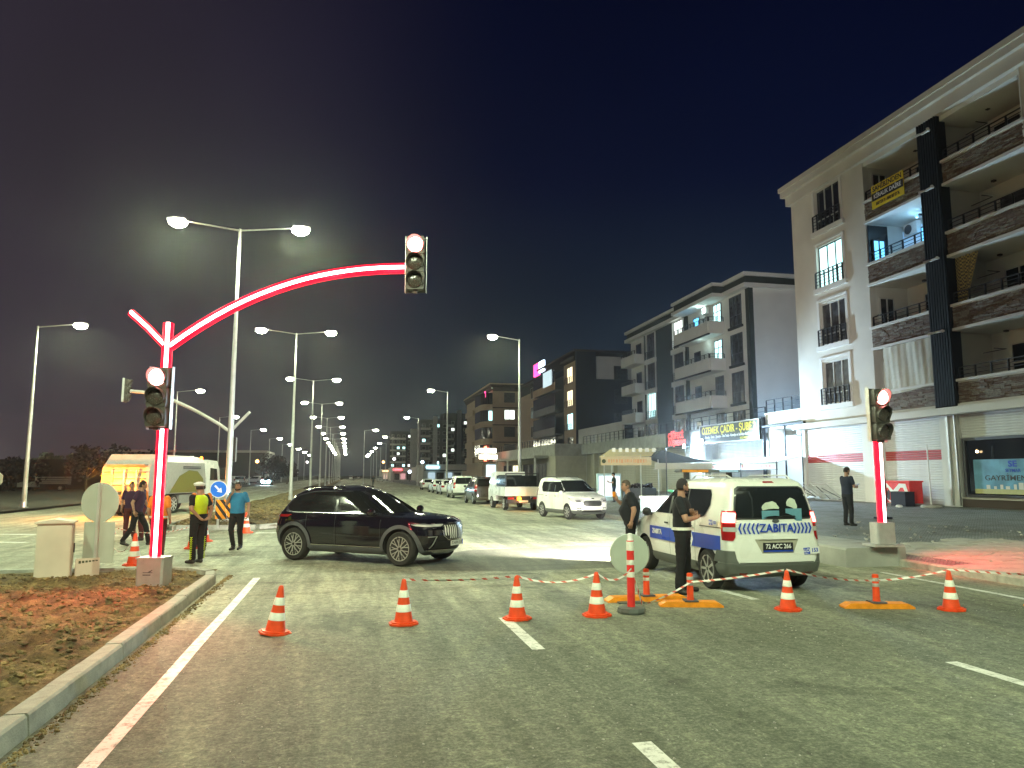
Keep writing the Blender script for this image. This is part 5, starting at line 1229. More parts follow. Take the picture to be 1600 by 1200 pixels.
# market canopy, kiosk
mk = thing('market_canopy', 'beige and blue-grey market canopy on poles behind the white car', 'canopy', (5.4, 46, .3), radians(-2))
def canopy():
    mb = MB(); mb.box(.1, 3.2, -.03, .0, 2.25, 2.75); mb.build('valance', M['fabricb'], mk)
    mb = MB(); rnd_ = random.Random(12); x_ = .55
    while x_ < 3.0:
        w_ = rnd_.uniform(.05, .14); mb.box(x_, x_+w_, -.036, -.0305, 2.38+rnd_.uniform(0, .06), 2.62); x_ += w_+rnd_.uniform(.03, .12)
    o = mb.build('faded_print', mat('faded_orange', (.60, .30, .14), .7), mk); o['kind'] = 'stuff'
    mb = MB(); mb.lathe([(.13, -.006), (.13, -.001)], 16, (.28, -.03, 2.5), 'y'); mb.build('round_mark', M['foliage'], mk)
    mb = MB(); mb.add([(0, -.05, 2.76), (3.2, -.05, 2.85), (3.9, 2.4, 3.35), (.9, 2.4, 3.30), (0, -.05, 2.72), (3.2, -.05, 2.81), (3.9, 2.4, 3.31), (.9, 2.4, 3.26)], [(0, 1, 2, 3), (4, 5, 6, 7), (0, 1, 5, 4), (1, 2, 6, 5), (2, 3, 7, 6), (3, 0, 4, 7)]); mb.build('roof', M['fabricb'], mk)
    mb = MB(); mb.add([(3.25, 0, 2.75), (3.9, .0, 3.2), (5.2, 0, 2.8), (7.0, 0, 2.45), (3.3, 2.5, 2.7), (3.9, 2.5, 3.2), (5.2, 2.5, 2.9), (7.0, 2.5, 2.5), (4.2, 0, 2.40), (4.2, 2.5, 2.4)], [(0, 1, 5, 4), (1, 2, 6, 5), (2, 3, 7, 6), (3, 8, 9, 7), (0, 1, 2, 8), (2, 3, 8), (4, 5, 6, 9), (6, 7, 9)]); mb.build('side_sail', M['fabric'], mk)
    mb = MB(); mb.box(3.4, 6.9, -.04, -.01, 2.0, 2.38); mb.build('white_valance', M['cream'], mk)
    for x, y in ((.3, .1), (2.55, 0), (4.1, -.1), (6.9, 0), (1.0, 2.4), (4.0, 2.4)):
        mb = MB(); mb.cyl((x, y, 0), (x, y, 2.9 if x != 4.1 else 3.3), .035, n=8); mb.build('pole', M['galv_d'] if x != 4.1 else M['clad'], mk)
    for i in range(7):
        mb = MB(); mb.box(.9+i*.42, 1.1+i*.42, .9, 1.1, 3.1, 3.35); mb.build('roof_weight', M['white'], mk)
canopy()
fz = thing('display_fridge', 'glowing white display fridge behind the man with the phone', 'fridge', (5.55, 47.5, .3), 0)
mb = MB(); mb.box(-.1, 1.4, 0, .7, 0, 1.75); mb.build('cabinet', M['cyanw'], fz); mb = MB(); mb.box(-.02, 1.32, -.012, -.001, .3, 1.6); mb.build('door_pane', emat('fridge_glow', (.75, .95, 1), .8), fz)
stl = thing('fruit_stall', 'covered stall with a heap of dark produce under the canopy', 'stall', (8.0, 46.6, .3), 0)
mb = MB(); mb.box(-.9, 1.0, 0, 1.0, 0, .85); mb.build('table_cover', M['clad'], stl)
mb = MB(); rnd = random.Random(8)
for i in range(60): mb.sph((rnd.uniform(-.8, .9), rnd.uniform(.1, .9), .9+rnd.random()*.18), rnd.uniform(.06, .1), 8, 5)
o = mb.build('produce', M['foliaged'], stl, True); o['kind'] = 'stuff'
for i, (x, y, w, h, mm, lb) in enumerate([(4.75, 24.4, .8, .5, 'cyanw', 'pale blue crate topmost in the pile left of the man with folded arms'), (4.9, 24.6, .9, .95, 'black', 'black wire trolley in front of the blue crates'), (5.75, 25.2, .9, .9, 'cyanw', 'pale blue cool box right of the wire trolley')]):
    r = thing(('crate', 'trolley', 'cool_box')[i], lb, ('crate', 'trolley', 'cool box')[i], (x, y, .15 if i else .75), .2)
    if i == 1:
        mb = MB()
        for q in range(9):
            mb.cyl((-w/2+q*w/8, 0, .15), (-w/2+q*w/8, .0, h), .014, n=6); mb.cyl((-w/2+q*w/8, .5, .15), (-w/2+q*w/8, .5, h), .014, n=6)
        for z in (.2, .5, .95): mb.cyl((-w/2, 0, z), (w/2, 0, z), .018, n=6); mb.cyl((-w/2, .5, z), (w/2, .5, z), .018, n=6)
        mb.build('wire_basket', M['black'], r)
        for q in (-.3, .3): mb = MB(); mb.cyl((q, .0, .07), (q, .05, .07), .07, n=12); mb.build('wheel', M['blackr'], r)
        mb = MB(); mb.sph((0, .25, .85), .16, 12, 8); mb.build('red_bundle', M['redp'], r, True)
    else:
        mb = MB(); mb.box(-w/2, w/2, 0, .5, 0, h*.85); mb.build('body', M[mm], r); mb = MB(); mb.box(-w/2-.03, w/2+.03, -.03, .53, h*.85+.001, h); mb.build('lid', M['white'], r)
def potplant(x, y, z, lb):
    r = thing('potted_palm', lb, 'plant', (x, y, z), 0)
    mb = MB(); mb.lathe([(.16, 0), (.22, .4), (.2, .42), (.05, .42)], 14); mb.build('pot', M['white'], r)
    mb = MB(); rnd = random.Random(3)
    for i in range(16):
        a = i*2.4; L = rnd.uniform(.6, 1.0); pts = [(cos(a)*L*k, sin(a)*L*k, .4+1.1*k*(1-.45*k)+.2) for k in (0, .3, .6, 1)]
        for p, q in zip(pts[:-1], pts[1:]): mb.obox(((p[0]+q[0])/2, (p[1]+q[1])/2, (p[2]+q[2])/2), Vector(q)-Vector(p), (-sin(a), cos(a), 0), Vector(q)-Vector(p)+Vector((0, 0, 3)), .17, .05, .01)
    mb.build('fronds', mat('green_frond', (.05, .35, .16), .5), r)
potplant(6.25, 26.2, .2, 'bright green potted palm showing above the van roof')

# ================================================================ trees at the far left
def tree(label, s, t, H, R, m='foliaged', seed=0, n=900, lf=.22):
    r = sthing('tree', label, 'tree', s, t, .1, group='dark trees behind the left lot')
    rnd = random.Random(seed); mb = MB(); mb.cyl((0, 0, 0), (0, 0, H*.5), .18, .08, 8)
    for i in range(5):
        a = i*1.3; mb.cyl((0, 0, H*(.25+.05*i)), (cos(a)*R*.6, sin(a)*R*.6, H*(.55+.07*i)), .06, .02, 6)
    mb.build('trunk', M['bark'], r)
    cl = [(rnd.uniform(-1, 1)*R*.65, rnd.uniform(-1, 1)*R*.65, H*rnd.uniform(.35, .85), rnd.uniform(.3, .5)*R) for _ in range(9)]
    mb = MB()
    for i in range(n):
        cx, cy, cz, cr_ = rnd.choice(cl); d = Vector((rnd.gauss(0, 1), rnd.gauss(0, 1), rnd.gauss(0, 1))).normalized()*cr_*rnd.random()**.4
        p = Vector((cx, cy, cz))+d; a = Vector((rnd.gauss(0, 1), rnd.gauss(0, 1), rnd.gauss(0, .6))).normalized(); b = a.orthogonal()
        mb.add([p-a*lf, p+b*lf*.5, p+a*lf, p-b*lf*.5], [(0, 1, 2, 3)])
    mb.build('crown', M[m], r); return r
tl2 = ['broad dark tree left of the refuse truck', 'low dark tree behind the parked pickup', 'pale-lit tree above the wall at the far left', 'small lit tree right of the pale one', 'dark tree over the cab of the refuse truck', 'round dark tree in front of the pale hall', 'dark bush right of the round tree', 'low dark bush at the left picture edge']
for i, (u, Y, H, R, m_) in enumerate([(135, 88, 5.0, 4.0, 'foliaged'), (55, 92, 3.6, 3.5, 'foliaged'), (75, 118, 6.1, 2.6, 'foliage'), (118, 120, 5.6, 1.6, 'foliage'), (215, 100, 5.0, 4.5, 'foliaged'), (425, 150, 6.0, 3.0, 'foliaged'), (449, 160, 5.2, 2.4, 'foliaged'), (10, 90, 3.0, 4, 'foliaged')]):
    X = (u-800)/1155.6*Y*.993; s = X*DX+Y*DY; t = X*DY-Y*DX
    tree(tl2[i], s, t, H, R, m_, i, 1100, .28)
gl = sthing('yard_lamp', 'low yellow yard lamp glowing under the pale tree', 'lamp', 126, -52, .1)
mb = MB(); mb.cyl((0, 0, 0), (0, 0, 4.3), .05); mb.build('pole', M['rail'], gl); mb = MB(); mb.sph((0, 0, 4.4), .28); mb.build('globe', emat('yard_glow', (1, .8, .4), 9), gl); point('yard_light', gl, (0, -1, 5.2), 1500, (.95, 1, .8), .3)
for i, (u, v) in enumerate(((3, 730), (44, 732))):
    p = at(u, v, 140); l = thing('distant_light', ('left', 'right')[i]+' one of two tiny violet lights on the dark wall at far left', 'light', (p.x, p.y, 0), 0)
    mb = MB(); mb.cyl((0, 0, 0), (0, 0, p.z), .05); mb.build('pole', M['rail'], l); mb = MB(); mb.sph((0, 0, p.z), .3); mb.build('globe', emat('violet_glow', (.35, .3, 1), 10), l)
# ================================================================ vehicles (nose towards +x)
class Car:
    """body = stack of rounded plan outlines; every patch lies on that same surface"""
    def __init__(c, rows, bowF=.12, bowB=.05, rcF=.35, rcB=.25, tap=.05):
        c.rows = rows; c.bF, c.bB, c.rF, c.rB, c.tap = bowF, bowB, rcF, rcB, tap
        c.xc = 0; c.L = max(r[2] for r in rows)
    def at(c, z):
        R = c.rows
        if z <= R[0][0]: return R[0][1:4]
        for a, b in zip(R[:-1], R[1:]):
            if z <= b[0]:
                k = (z-a[0])/(b[0]-a[0]); return tuple(a[i]+(b[i]-a[i])*k for i in (1, 2, 3))
        return R[-1][1:4]
    def warp(c, x, y, z): return Vector((x, y*(1-c.tap*abs(x/c.L)**3), z))
    def rc(c, z, f):
        x0, x1, w = c.at(z); r = c.rF if f else c.rB; return min(r, w*.6, (x1-x0)*.3)
    def side(c, x, z, off=0):
        x0, x1, w = c.at(z); rF, rB = c.rc(z, 1), c.rc(z, 0); y = w
        ef = x1-c.bF-rF; eb = x0+c.bB+rB
        if x > ef: q = min(1, (x-ef)/rF); y = w-rF+rF*sqrt(max(0, 1-q*q))
        elif x < eb: q = min(1, (eb-x)/rB); y = w-rB+rB*sqrt(max(0, 1-q*q))
        v = c.warp(x, y, z); return v+Vector((0, off, 0))
    def end(c, f, y, z, off=0):
        x0, x1, w = c.at(z); r = c.rc(z, f); b = c.bF if f else c.bB; s = 1 if f else -1; X = x1 if f else x0
        ay = min(abs(y), w-1e-4); x = b*(ay/(w-r) if ay < w-r else 1)**2
        if ay > w-r: q = (ay-(w-r))/r; x = b + r-r*sqrt(max(0, 1-q*q))
        v = c.warp(X-s*x, math.copysign(ay, y), z); return v+Vector((s*off, 0, 0))
    def peri(c, f, sg, p, z, off=0):
        """p 0..1 centre to corner start, 1..2 round the corner, beyond 2 metres along the side"""
        x0, x1, w = c.at(z); r = c.rc(z, f); b = c.bF if f else c.bB; s = 1 if f else -1; X = x1 if f else x0
        if p <= 1: return c.end(f, sg*p*(w-r), z, off)
        if p <= 2:
            a = (p-1)*pi/2; x = X-s*(b+r-(r+off)*cos(a)); y = w-r+(r+off)*sin(a); return c.warp(x, sg*y, z)
        x = X-s*(b+r+(p-2)); v = c.warp(x, sg*w, z); return v+Vector((0, sg*off, 0))
    def outline(c, z):
        pts = []
        for f in (1, 0):
            seq = [(sg, p) for sg, P in ((-1, (2, 1.8, 1.6, 1.4, 1.2, 1, .66, .33)), (1, (0, .33, .66, 1, 1.2, 1.4, 1.6, 1.8, 2))) for p in P]
            q = [c.peri(f, sg, p, z) for sg, p in seq]
            if not f: q = q[::-1]
            if pts:
                a, b = pts[-1], q[0]; pts += [a.lerp(b, k/14) for k in range(1, 14)]
            pts += q
        a, b = pts[-1], pts[0]; pts += [a.lerp(b, k/14) for k in range(1, 14)]
        return pts
    def body(c, parent, mats, bands, arches, name='body', sub=3):
        zs = []
        for a, b in zip(c.rows[:-1], c.rows[1:]):
            n = sub if b[0]-a[0] > .03 else 2
            zs += [a[0]+(b[0]-a[0])*k/n for k in range(n)]
        zs.append(c.rows[-1][0])
        rings = [c.outline(z) for z in zs]; n = len(rings[0]); mb = MB(); vs = [p for r in rings for p in r]
        top = sum(rings[-1], Vector())/n; bot = sum(rings[0], Vector())/n
        mb.add(vs, [(j*n+i, j*n+(i+1) % n, (j+1)*n+(i+1) % n, (j+1)*n+i) for j in range(len(zs)-1) for i in range(n)] + [tuple(range(n-1, -1, -1)), tuple(range((len(zs)-1)*n, len(zs)*n))])
        k = 0
        for fi, f in enumerate(mb.f[:-2]):
            z = (zs[fi//n]+zs[fi//n+1])/2; mb.m[fi] = next((m for (zz, m) in bands if z < zz), 0)
        me = mb.mesh(name, mats, True)
        if arches:
            o = bpy.data.objects.new('tmp', me); TMPS.collection.objects.link(o); cut = []
            for (x, z, r) in arches:
                b = MB(); b.cyl((x, -1.4, z), (x, 1.4, z), r, n=36)
                q = bpy.data.objects.new('cut', b.mesh('cut', M['blackr'])); TMPS.collection.objects.link(q); cut.append(q)
                md = o.modifiers.new('b', 'BOOLEAN'); md.operation = 'DIFFERENCE'; md.object = q; md.solver = 'EXACT'; md.material_mode = 'TRANSFER'
            r = tmp_eval(o)
            for q in cut+[o]: bpy.data.objects.remove(q)
            me = r; me.polygons.foreach_set('use_smooth', [True]*len(me.polygons)); me.set_sharp_from_angle(angle=radians(38))
        o = link(name, me, parent); return o
    def patch(c, parent, name, m, kind, rows, off=.004, nu=10, sub=3, both=True, th=.0, sides=(-1, 1)):
        """rows (z, a, b); kind 'side' (a,b = x) or 'F'/'B' (a,b = y) or 'pF'/'pB' (perimeter)"""
        R = []
        for p, q in zip(rows[:-1], rows[1:]):
            for k in range(sub): R.append(tuple(p[i]+(q[i]-p[i])*k/sub for i in range(3)))
        R.append(rows[-1]); out = []
        for sg in (sides if kind != 'F' and kind != 'B' else (1,)):
            vs = []
            for (z, a, b) in R:
                for i in range(nu+1):
                    u = a+(b-a)*i/nu
                    if kind == 'side': v = c.side(u, z, off); v.y *= sg
                    elif kind in 'FB': v = c.end(kind == 'F', u, z, off)
                    else: v = c.peri(kind == 'pF', sg, u, z, off)
                    vs.append(v)
            mb = MB(); n = nu+1
            # a rim folds the patch edge back into the body so it has real thickness
            fs = [(j*n+i, j*n+i+1, (j+1)*n+i+1, (j+1)*n+i) for j in range(len(R)-1) for i in range(nu)]
            mb.add(vs, fs); o = mb.build(name, M[m] if isinstance(m, str) else m, parent, True); out.append(o)
        return out
def wheel(parent, x, y, r=.33, w=.21, style='multi', spokes=10, rimm='alloy', steer=0, name='wheel'):
    sg = 1 if y > 0 else -1
    o = bpy.data.objects.new(name, None); COL.objects.link(o); o.parent = parent; o.location = (x, y, r); o.rotation_euler = (0, 0, steer)
    key = ('tyre', r, w)
    rr = r*.69
    mb = MB(); mb.lathe([(rr, -w/2+.015), (r*.90, -w/2), (r*.975, -w/2+.025), (r, -w/2+.05), (r, w/2-.05), (r*.975, w/2-.025), (r*.90, w/2), (rr, w/2-.015)], 40, (0, 0, 0), 'y')
    mb.build('tyre', M['blackr'], o, True)
    mb = MB(); yf = sg*(w/2-.012)
    mb.lathe([(rr*1.0, yf-sg*.004), (rr*1.0, yf+sg*.006), (rr*.94, yf+sg*.006), (rr*.92, yf-sg*.03)], 40, (0, 0, 0), 'y')
    mb.lathe([(.02, yf-sg*.018), (rr*.16, yf-sg*.0), (rr*.2, yf-sg*.02)], 16, (0, 0, 0), 'y')
    for k in range(spokes):
        a = 2*pi*k/spokes
        if style == 'petal':
            for d in (-1, 1):
                pts = [(rr*.15, d*.01), (rr*.45, d*(.10+.1*rr)*rr*1.15), (rr*.93, d*rr*.17)]
                for (ra, ta), (rb, tb) in zip(pts[:-1], pts[1:]):
                    A = Vector((cos(a)*ra-sin(a)*ta, yf-sg*.006, sin(a)*ra+cos(a)*ta)); B = Vector((cos(a)*rb-sin(a)*tb, yf-sg*.004, sin(a)*rb+cos(a)*tb))
                    mb.obox((A+B)/2, B-A, (0, 1, 0), (B-A).cross(Vector((0, 1, 0))), (B-A).length/2+.004, .010, .009)
        else:
            A = Vector((cos(a)*rr*.12, yf-sg*.01, sin(a)*rr*.12)); B = Vector((cos(a)*rr*.94, yf-sg*.006, sin(a)*rr*.94))
            mb.obox((A+B)/2, B-A, (0, 1, 0), (B-A).cross(Vector((0, 1, 0))), (B-A).length/2, .010, .020 if style == 'multi' else .032)
    mb.build('rim', M[rimm], o, smooth=30)
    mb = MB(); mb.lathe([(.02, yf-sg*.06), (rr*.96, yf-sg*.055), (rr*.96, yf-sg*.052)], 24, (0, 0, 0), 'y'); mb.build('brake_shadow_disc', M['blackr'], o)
    return o
def mirror(parent, x, y, z, m, sg):
    mb = MB(); mb.sph((x, y+sg*.13, z+.03), (.09, .10, .085), 12, 8); mb.obox((x+.01, y+sg*.03, z-.02), (0, 1, 0), (1, 0, 0), (0, 0, 1), .07, .03, .02); mb.build('mirror', M[m], parent, True)
def seam(c, parent, x, z0, z1, dx=0, name='door_gap', w=.008, sides=(-1, 1)):
    c.patch(parent, name, 'black', 'side', [(z0, x-w/2, x+w/2), (z1, x+dx-w/2, x+dx+w/2)], .0025, 1, 5, sides=sides)

# ---- black electric SUV
hd = radians(-25)
suv = thing('suv', 'glossy black electric SUV turning across the junction', 'car', (-3.30, 17.45, 0), hd)
c = Car([(.22, -2.0, 2.06, .80), (.30, -2.16, 2.20, .90), (.45, -2.25, 2.28, .935), (.62, -2.29, 2.315, .945), (.80, -2.275, 2.30, .943), (.92, -2.25, 2.24, .93), (.985, -2.235, 2.10, .915),
         (1.02, -2.225, 1.86, .905), (1.06, -2.21, 1.42, .895), (1.085, -2.19, 1.12, .885), (1.12, -2.16, 1.03, .87), (1.30, -2.02, .74, .81), (1.48, -1.86, .42, .745), (1.58, -1.66, .18, .69), (1.64, -1.40, -.08, .62), (1.668, -1.10, -.35, .50), (1.676, -.9, -.55, .34)], bowF=.20, bowB=.12, rcF=.38, rcB=.34, tap=.06)
WX = (1.43, -1.46)
c.body(suv, [M['carblack'], M['clad'], M['blackr']], [(.34, 1)], [(WX[0], .37, .425), (WX[1], .37, .425)], sub=4)
c.patch(suv, 'window_trim', 'chrome', 'side', [(1.082, -1.50, .98), (1.10, -1.74, .98), (1.22, -1.80, .80), (1.36, -1.70, .55), (1.48, -1.48, .34), (1.56, -1.10, .10), (1.58, -.8, -.1)], .0045, 30, 3)
gl_ = [(1.10, -1.42, .90), (1.12, -1.64, .88), (1.22, -1.72, .74), (1.36, -1.62, .50), (1.46, -1.44, .30), (1.54, -1.08, .04), (1.555, -.85, -.12)]
c.patch(suv, 'side_window', 'carglass', 'side', gl_, .0085, 30, 3)
for x, dx in ((-.30, -.02), (-1.27, -.22)): c.patch(suv, 'window_pillar', 'carblack', 'side', [(1.10, x-.035, x+.035), (1.54 if x > -1 else 1.50, x+dx-.03, x+dx+.03)], .0115, 2, 4)
c.patch(suv, 'sill_trim', 'chrome', 'side', [(.375, -.98, .98), (.395, -.98, .98)], .006, 20, 1)
c.patch(suv, 'sill_cladding', 'clad', 'side', [(.23, -1.0, .98), (.37, -1.02, 1.0)], .012, 20, 2)
for x in (.93, -.28, -1.10): seam(c, suv, x, .40, 1.07)
for x in (.12, -.95): c.patch(suv, 'door_handle', 'carblack', 'side', [(.955, x-.11, x+.11), (.985, x-.11, x+.11)], .018, 6, 1)
for x in WX:   # arch cladding ring
    for sg in (-1, 1):
        mb = MB(); vs = []; n = 28
        for i in range(n+1):
            a = radians(-8)+radians(196)*i/n
            for rr_, of in ((.425, .0), (.425, .018), (.50, .014), (.505, .0)):
                z = max(.2, .37+rr_*sin(a)); v = c.side(x+rr_*cos(a), z, of); v.y *= sg; vs.append(v)
        mb.add(vs, [(i*4+k, i*4+k+1, (i+1)*4+k+1, (i+1)*4+k) for i in range(n) for k in range(3)]); mb.build('arch_cladding', M['clad'], suv, True)
c.patch(suv, 'windscreen', 'carglass', 'F', [(1.10, -.74, .74), (1.30, -.70, .70), (1.50, -.62, .62), (1.575, -.56, .56)], .006, 14, 4)
c.patch(suv, 'rear_window', 'carglass', 'B', [(1.14, -.62, .62), (1.40, -.6, .6), (1.56, -.5, .5)], .006, 12, 3)
c.patch(suv, 'rear_lamp', 'taill', 'pB', [(.98, 0, 2.12), (1.035, 0, 2.22)], .008, 24, 1)
# face: slim lamps, slatted grille with chrome frame, plate, skid trim
c.patch(suv, 'headlight', 'lensw', 'pF', [(.835, .82, 1.5), (.855, .75, 1.8), (.885, .70, 1.95)], .012, 16, 2)
c.patch(suv, 'headlight_frame', 'chrome', 'pF', [(.888, 0, 2.02), (.905, 0, 2.02)], .014, 24, 1)
c.patch(suv, 'headlight_frame', 'chrome', 'pF', [(.80, .66, 1.5), (.815, .66, 1.62)], .014, 12, 1)
c.patch(suv, 'grille_backing', 'black', 'F', [(.555, -.27, .27), (.62, -.40, .40), (.86, -.43, .43), (.885, -.43, .43)], .006, 16, 3)
for i in range(-6, 7):
    if i == 0: continue
    y = i*.062; zb = .575 if abs(y) < .26 else .64
    for w_ in (0,): c.patch(suv, 'grille_slat', 'white', 'F', [(zb, y-.011, y+.011), (.73, y*1.03-.019, y*1.03+.019), (.86, y-.011, y+.011)], .022, 2, 3)
c.patch(suv, 'badge', 'clad', 'F', [(.58, -.035, .035), (.73, -.045, .045), (.86, -.03, .03)], .024, 2, 2)
for rw in ([(.54, -.28, .28), (.56, -.28, .28)],): c.patch(suv, 'grille_frame', 'chrome', 'F', rw, .02, 10, 1)
for sg in (-1, 1): c.patch(suv, 'grille_frame', 'chrome', 'F', [(.54, sg*.27, sg*.30), (.63, sg*.40, sg*.425), (.76, sg*.43, sg*.45)], .02, 1, 3)
c.patch(suv, 'air_intake', 'black', 'F', [(.36, -.62, .62), (.52, -.55, .55)], .006, 16, 2)
c.patch(suv, 'intake_frame', 'galv', 'pF', [(.38, 1.25, 1.31), (.50, 1.10, 1.17), (.62, .98, 1.06)], .012, 1, 3)
c.patch(suv, 'intake_frame', 'galv', 'pF', [(.618, .98, 1.42), (.635, .98, 1.42)], .012, 8, 1)
c.patch(suv, 'skid_trim', 'chrome', 'pF', [(.25, 0, .9), (.32, 0, 1.25), (.345, .3, 1.4)], .014, 20, 2)
pl = link('licence_plate', (lambda b: (b.box(0, .012, -.26, .26, -.055, .055), b.mesh('licence_plate', M['plate']))[1])(MB()), suv, (c.end(1, 0, .48)[0]+.018, 0, .475))
mb = MB(); mb.box(.0125, .0135, .21, .26, -.055, .055); mb.build('blue_band', M['blue'], pl)
text('72 ADH 153', .085, M['letter_k'], pl, (.0135, -.02, 0), (pi/2, 0, pi/2), ext=.001)
for sg in (-1, 1):
    mirror(suv, .74, sg*.86, 1.10, 'carblack', sg)
    for x in WX: wheel(suv, x, sg*.80, .37, .24, 'petal', 9, 'alloy', steer=radians(-4) if x > 0 else 0)
    mb = MB(); mb.tube([(-1.5, sg*.56, 1.62), (-1.3, sg*.56, 1.665), (-.45, sg*.55, 1.675), (-.3, sg*.55, 1.65)], .011, 8); mb.build('roof_rail', M['carblack'], suv, True)

# ---- vans of the compact people-carrier kind
VAN = [(.24, -1.94, 1.98, .80), (.32, -2.12, 2.10, .865), (.46, -2.17, 2.17, .89), (.70, -2.165, 2.175, .90), (.86, -2.15, 2.13, .897), (.97, -2.14, 2.02, .89), (1.03, -2.135, 1.84, .888), (1.10, -2.13, 1.50, .882), (1.15, -2.12, 1.26, .876),
       (1.20, -2.115, 1.12, .868), (1.36, -2.085, .86, .83), (1.56, -2.04, .54, .785), (1.68, -2.0, .30, .755), (1.76, -1.95, .08, .715), (1.815, -1.86, -.18, .63), (1.835, -1.70, -.40, .52), (1.842, -1.5, -.6, .3)]
def van(r, body, face, rear_on=False, police=False, detail=True, glass='carglass', grille=True, dark=False, plate=None):
    c = Car(VAN, bowF=.16, bowB=.05, rcF=.36, rcB=.16, tap=.045)
    c.body(r, [M[body], M['bumper'], M['blackr']], [(.40, 1)], [(1.30, .33, .385), (-1.38, .33, .385)], sub=3)
    # rear face
    c.patch(r, 'rear_window', glass, 'B', [(1.20, -.70, .70), (1.23, -.73, .73), (1.42, -.69, .69), (1.64, -.63, .63), (1.68, -.56, .56)], .006, 14, 3)
    c.patch(r, 'window_surround', 'black', 'B', [(1.17, -.70, .70), (1.21, -.755, .755), (1.42, -.72, .72), (1.66, -.66, .66), (1.70, -.59, .59)], .003, 14, 3)
    c.patch(r, 'rear_bumper', 'bumper', 'pB', [(.26, 0, 2.25), (.40, 0, 2.3), (.47, 0, 2.2), (.485, 0, 2.1)], .02, 24, 2)
    c.patch(r, 'rear_lamp', 'taill', 'pB', [(.84, 1.25, 2.02), (.90, 1.10, 2.03), (1.24, 1.06, 2.05), (1.31, 1.12, 2.04)], .012, 12, 3)
    if rear_on: c.patch(r, 'brake_lamp', 'tailon', 'pB', [(1.12, 1.12, 1.95), (1.13, 1.10, 1.98), (1.26, 1.10, 1.98), (1.28, 1.14, 1.95)], .019, 10, 2)
    c.patch(r, 'lamp_lens', 'lensw', 'pB', [(.98, 1.02, 1.9), (1.05, 1.02, 1.9)], .017, 8, 1)
    c.patch(r, 'high_brake_lamp', 'taill', 'B', [(1.755, -.11, .11), (1.78, -.09, .09)], .008, 6, 1)
    # side glass
    gw = [(1.17, -1.20, .93), (1.20, -1.30, .98), (1.38, -1.45, .74), (1.56, -1.45, .45), (1.64, -1.38, .31)]
    c.patch(r, 'side_window', glass, 'side', gw, .006, 24, 3)
    for x, w_, dx in ((.06, .04, -.05), (-.62, .02, 0)): c.patch(r, 'window_pillar', 'black', 'side', [(1.17, x-w_, x+w_), (1.64, x+dx-w_, x+dx+w_)], .009, 2, 3)
    for x in (1.0, .05, -.98): seam(c, r, x, .42, 1.12)
    c.patch(r, 'sill_cladding', 'bumper', 'side', [(.26, -.98, .90), (.40, -.98, .90)], .008, 14, 2)
    if detail: c.patch(r, 'slide_rail', 'black', 'side', [(1.02, -1.95, -1.15), (1.035, -1.95, -1.15)], .004, 8, 1)
    for x in (.18, -.82): c.patch(r, 'door_handle', body if not detail else 'black', 'side', [(.98, x-.09, x+.09), (1.01, x-.09, x+.09)], .015, 4, 1)
    c.patch(r, 'windscreen', glass, 'F', [(1.20, -.72, .72), (1.40, -.69, .69), (1.60, -.62, .62), (1.70, -.56, .56)], .006, 14, 4)
    # front face
    c.patch(r, 'headlight', 'lensw', 'pF', [(.74, .95, 1.45), (.80, .80, 1.75), (.90, .78, 2.05), (.95, 1.1, 2.1)], .012, 12, 2)
    c.patch(r, 'headlight_bulb', 'black', 'pF', [(.79, 1.0, 1.4), (.87, .95, 1.5)], .016, 6, 1)
    c.patch(r, 'grille', 'black', 'F', [(.60, -.36, .36), (.64, -.45, .45), (.78, -.47, .47), (.84, -.38, .38)], .010, 14, 2)
    c.patch(r, 'grille_bar', 'galv_d', 'F', [(.855, -.40, .40), (.872, -.38, .38)], .014, 14, 1)
    for z in (.66, .72, .78): c.patch(r, 'grille_bar', 'bumper', 'F', [(z, -.40, .40), (z+.012, -.40, .40)], .016, 10, 1)
    c.patch(r, 'lower_grille', 'black', 'F', [(.33, -.52, .52), (.43, -.45, .45)], .006, 14, 1)
    c.patch(r, 'front_plate', 'plate', 'F', [(.47, -.26, .26), (.575, -.26, .26)], .02, 10, 1)
    c.patch(r, 'fog_lamp', 'black', 'pF', [(.40, 1.0, 1.35), (.53, 1.0, 1.4)], .006, 5, 1)
    c.patch(r, 'badge', 'chrome', 'F', [(.905, -.06, .06), (.93, -.07, .07), (.95, -.05, .05)], .02, 4, 1)
    for sg in (-1, 1):
        mirror(r, .92, sg*.85, 1.14, body if not police else 'black', sg)
        for x in (1.30, -1.38): wheel(r, x, sg*.79, .33, .20, 'multi' if detail else 'wide', 7 if detail else 5, 'alloy')
        mb = MB(); mb.tube([(-1.75, sg*.55, 1.82), (-1.6, sg*.57, 1.875), (-.45, sg*.57, 1.875), (-.3, sg*.57, 1.80)], .014, 6); mb.build('roof_rail', M[body] if police else M['black'], r, True)
    return c
zb = thing('municipal_van', 'white municipal police van with blue stripes and lit rear lamps, seen from behind', 'van', (0, 0, 0), atan2(DY, DX))
org = Vector((4.36, 12.42)) + 2.17*Vector((DX, DY)); zb.location = (org.x, org.y, 0); zb.scale = (1.02, .99, 1.025)
c = van(zb, 'carwhite', 'bumper', rear_on=True, police=True)
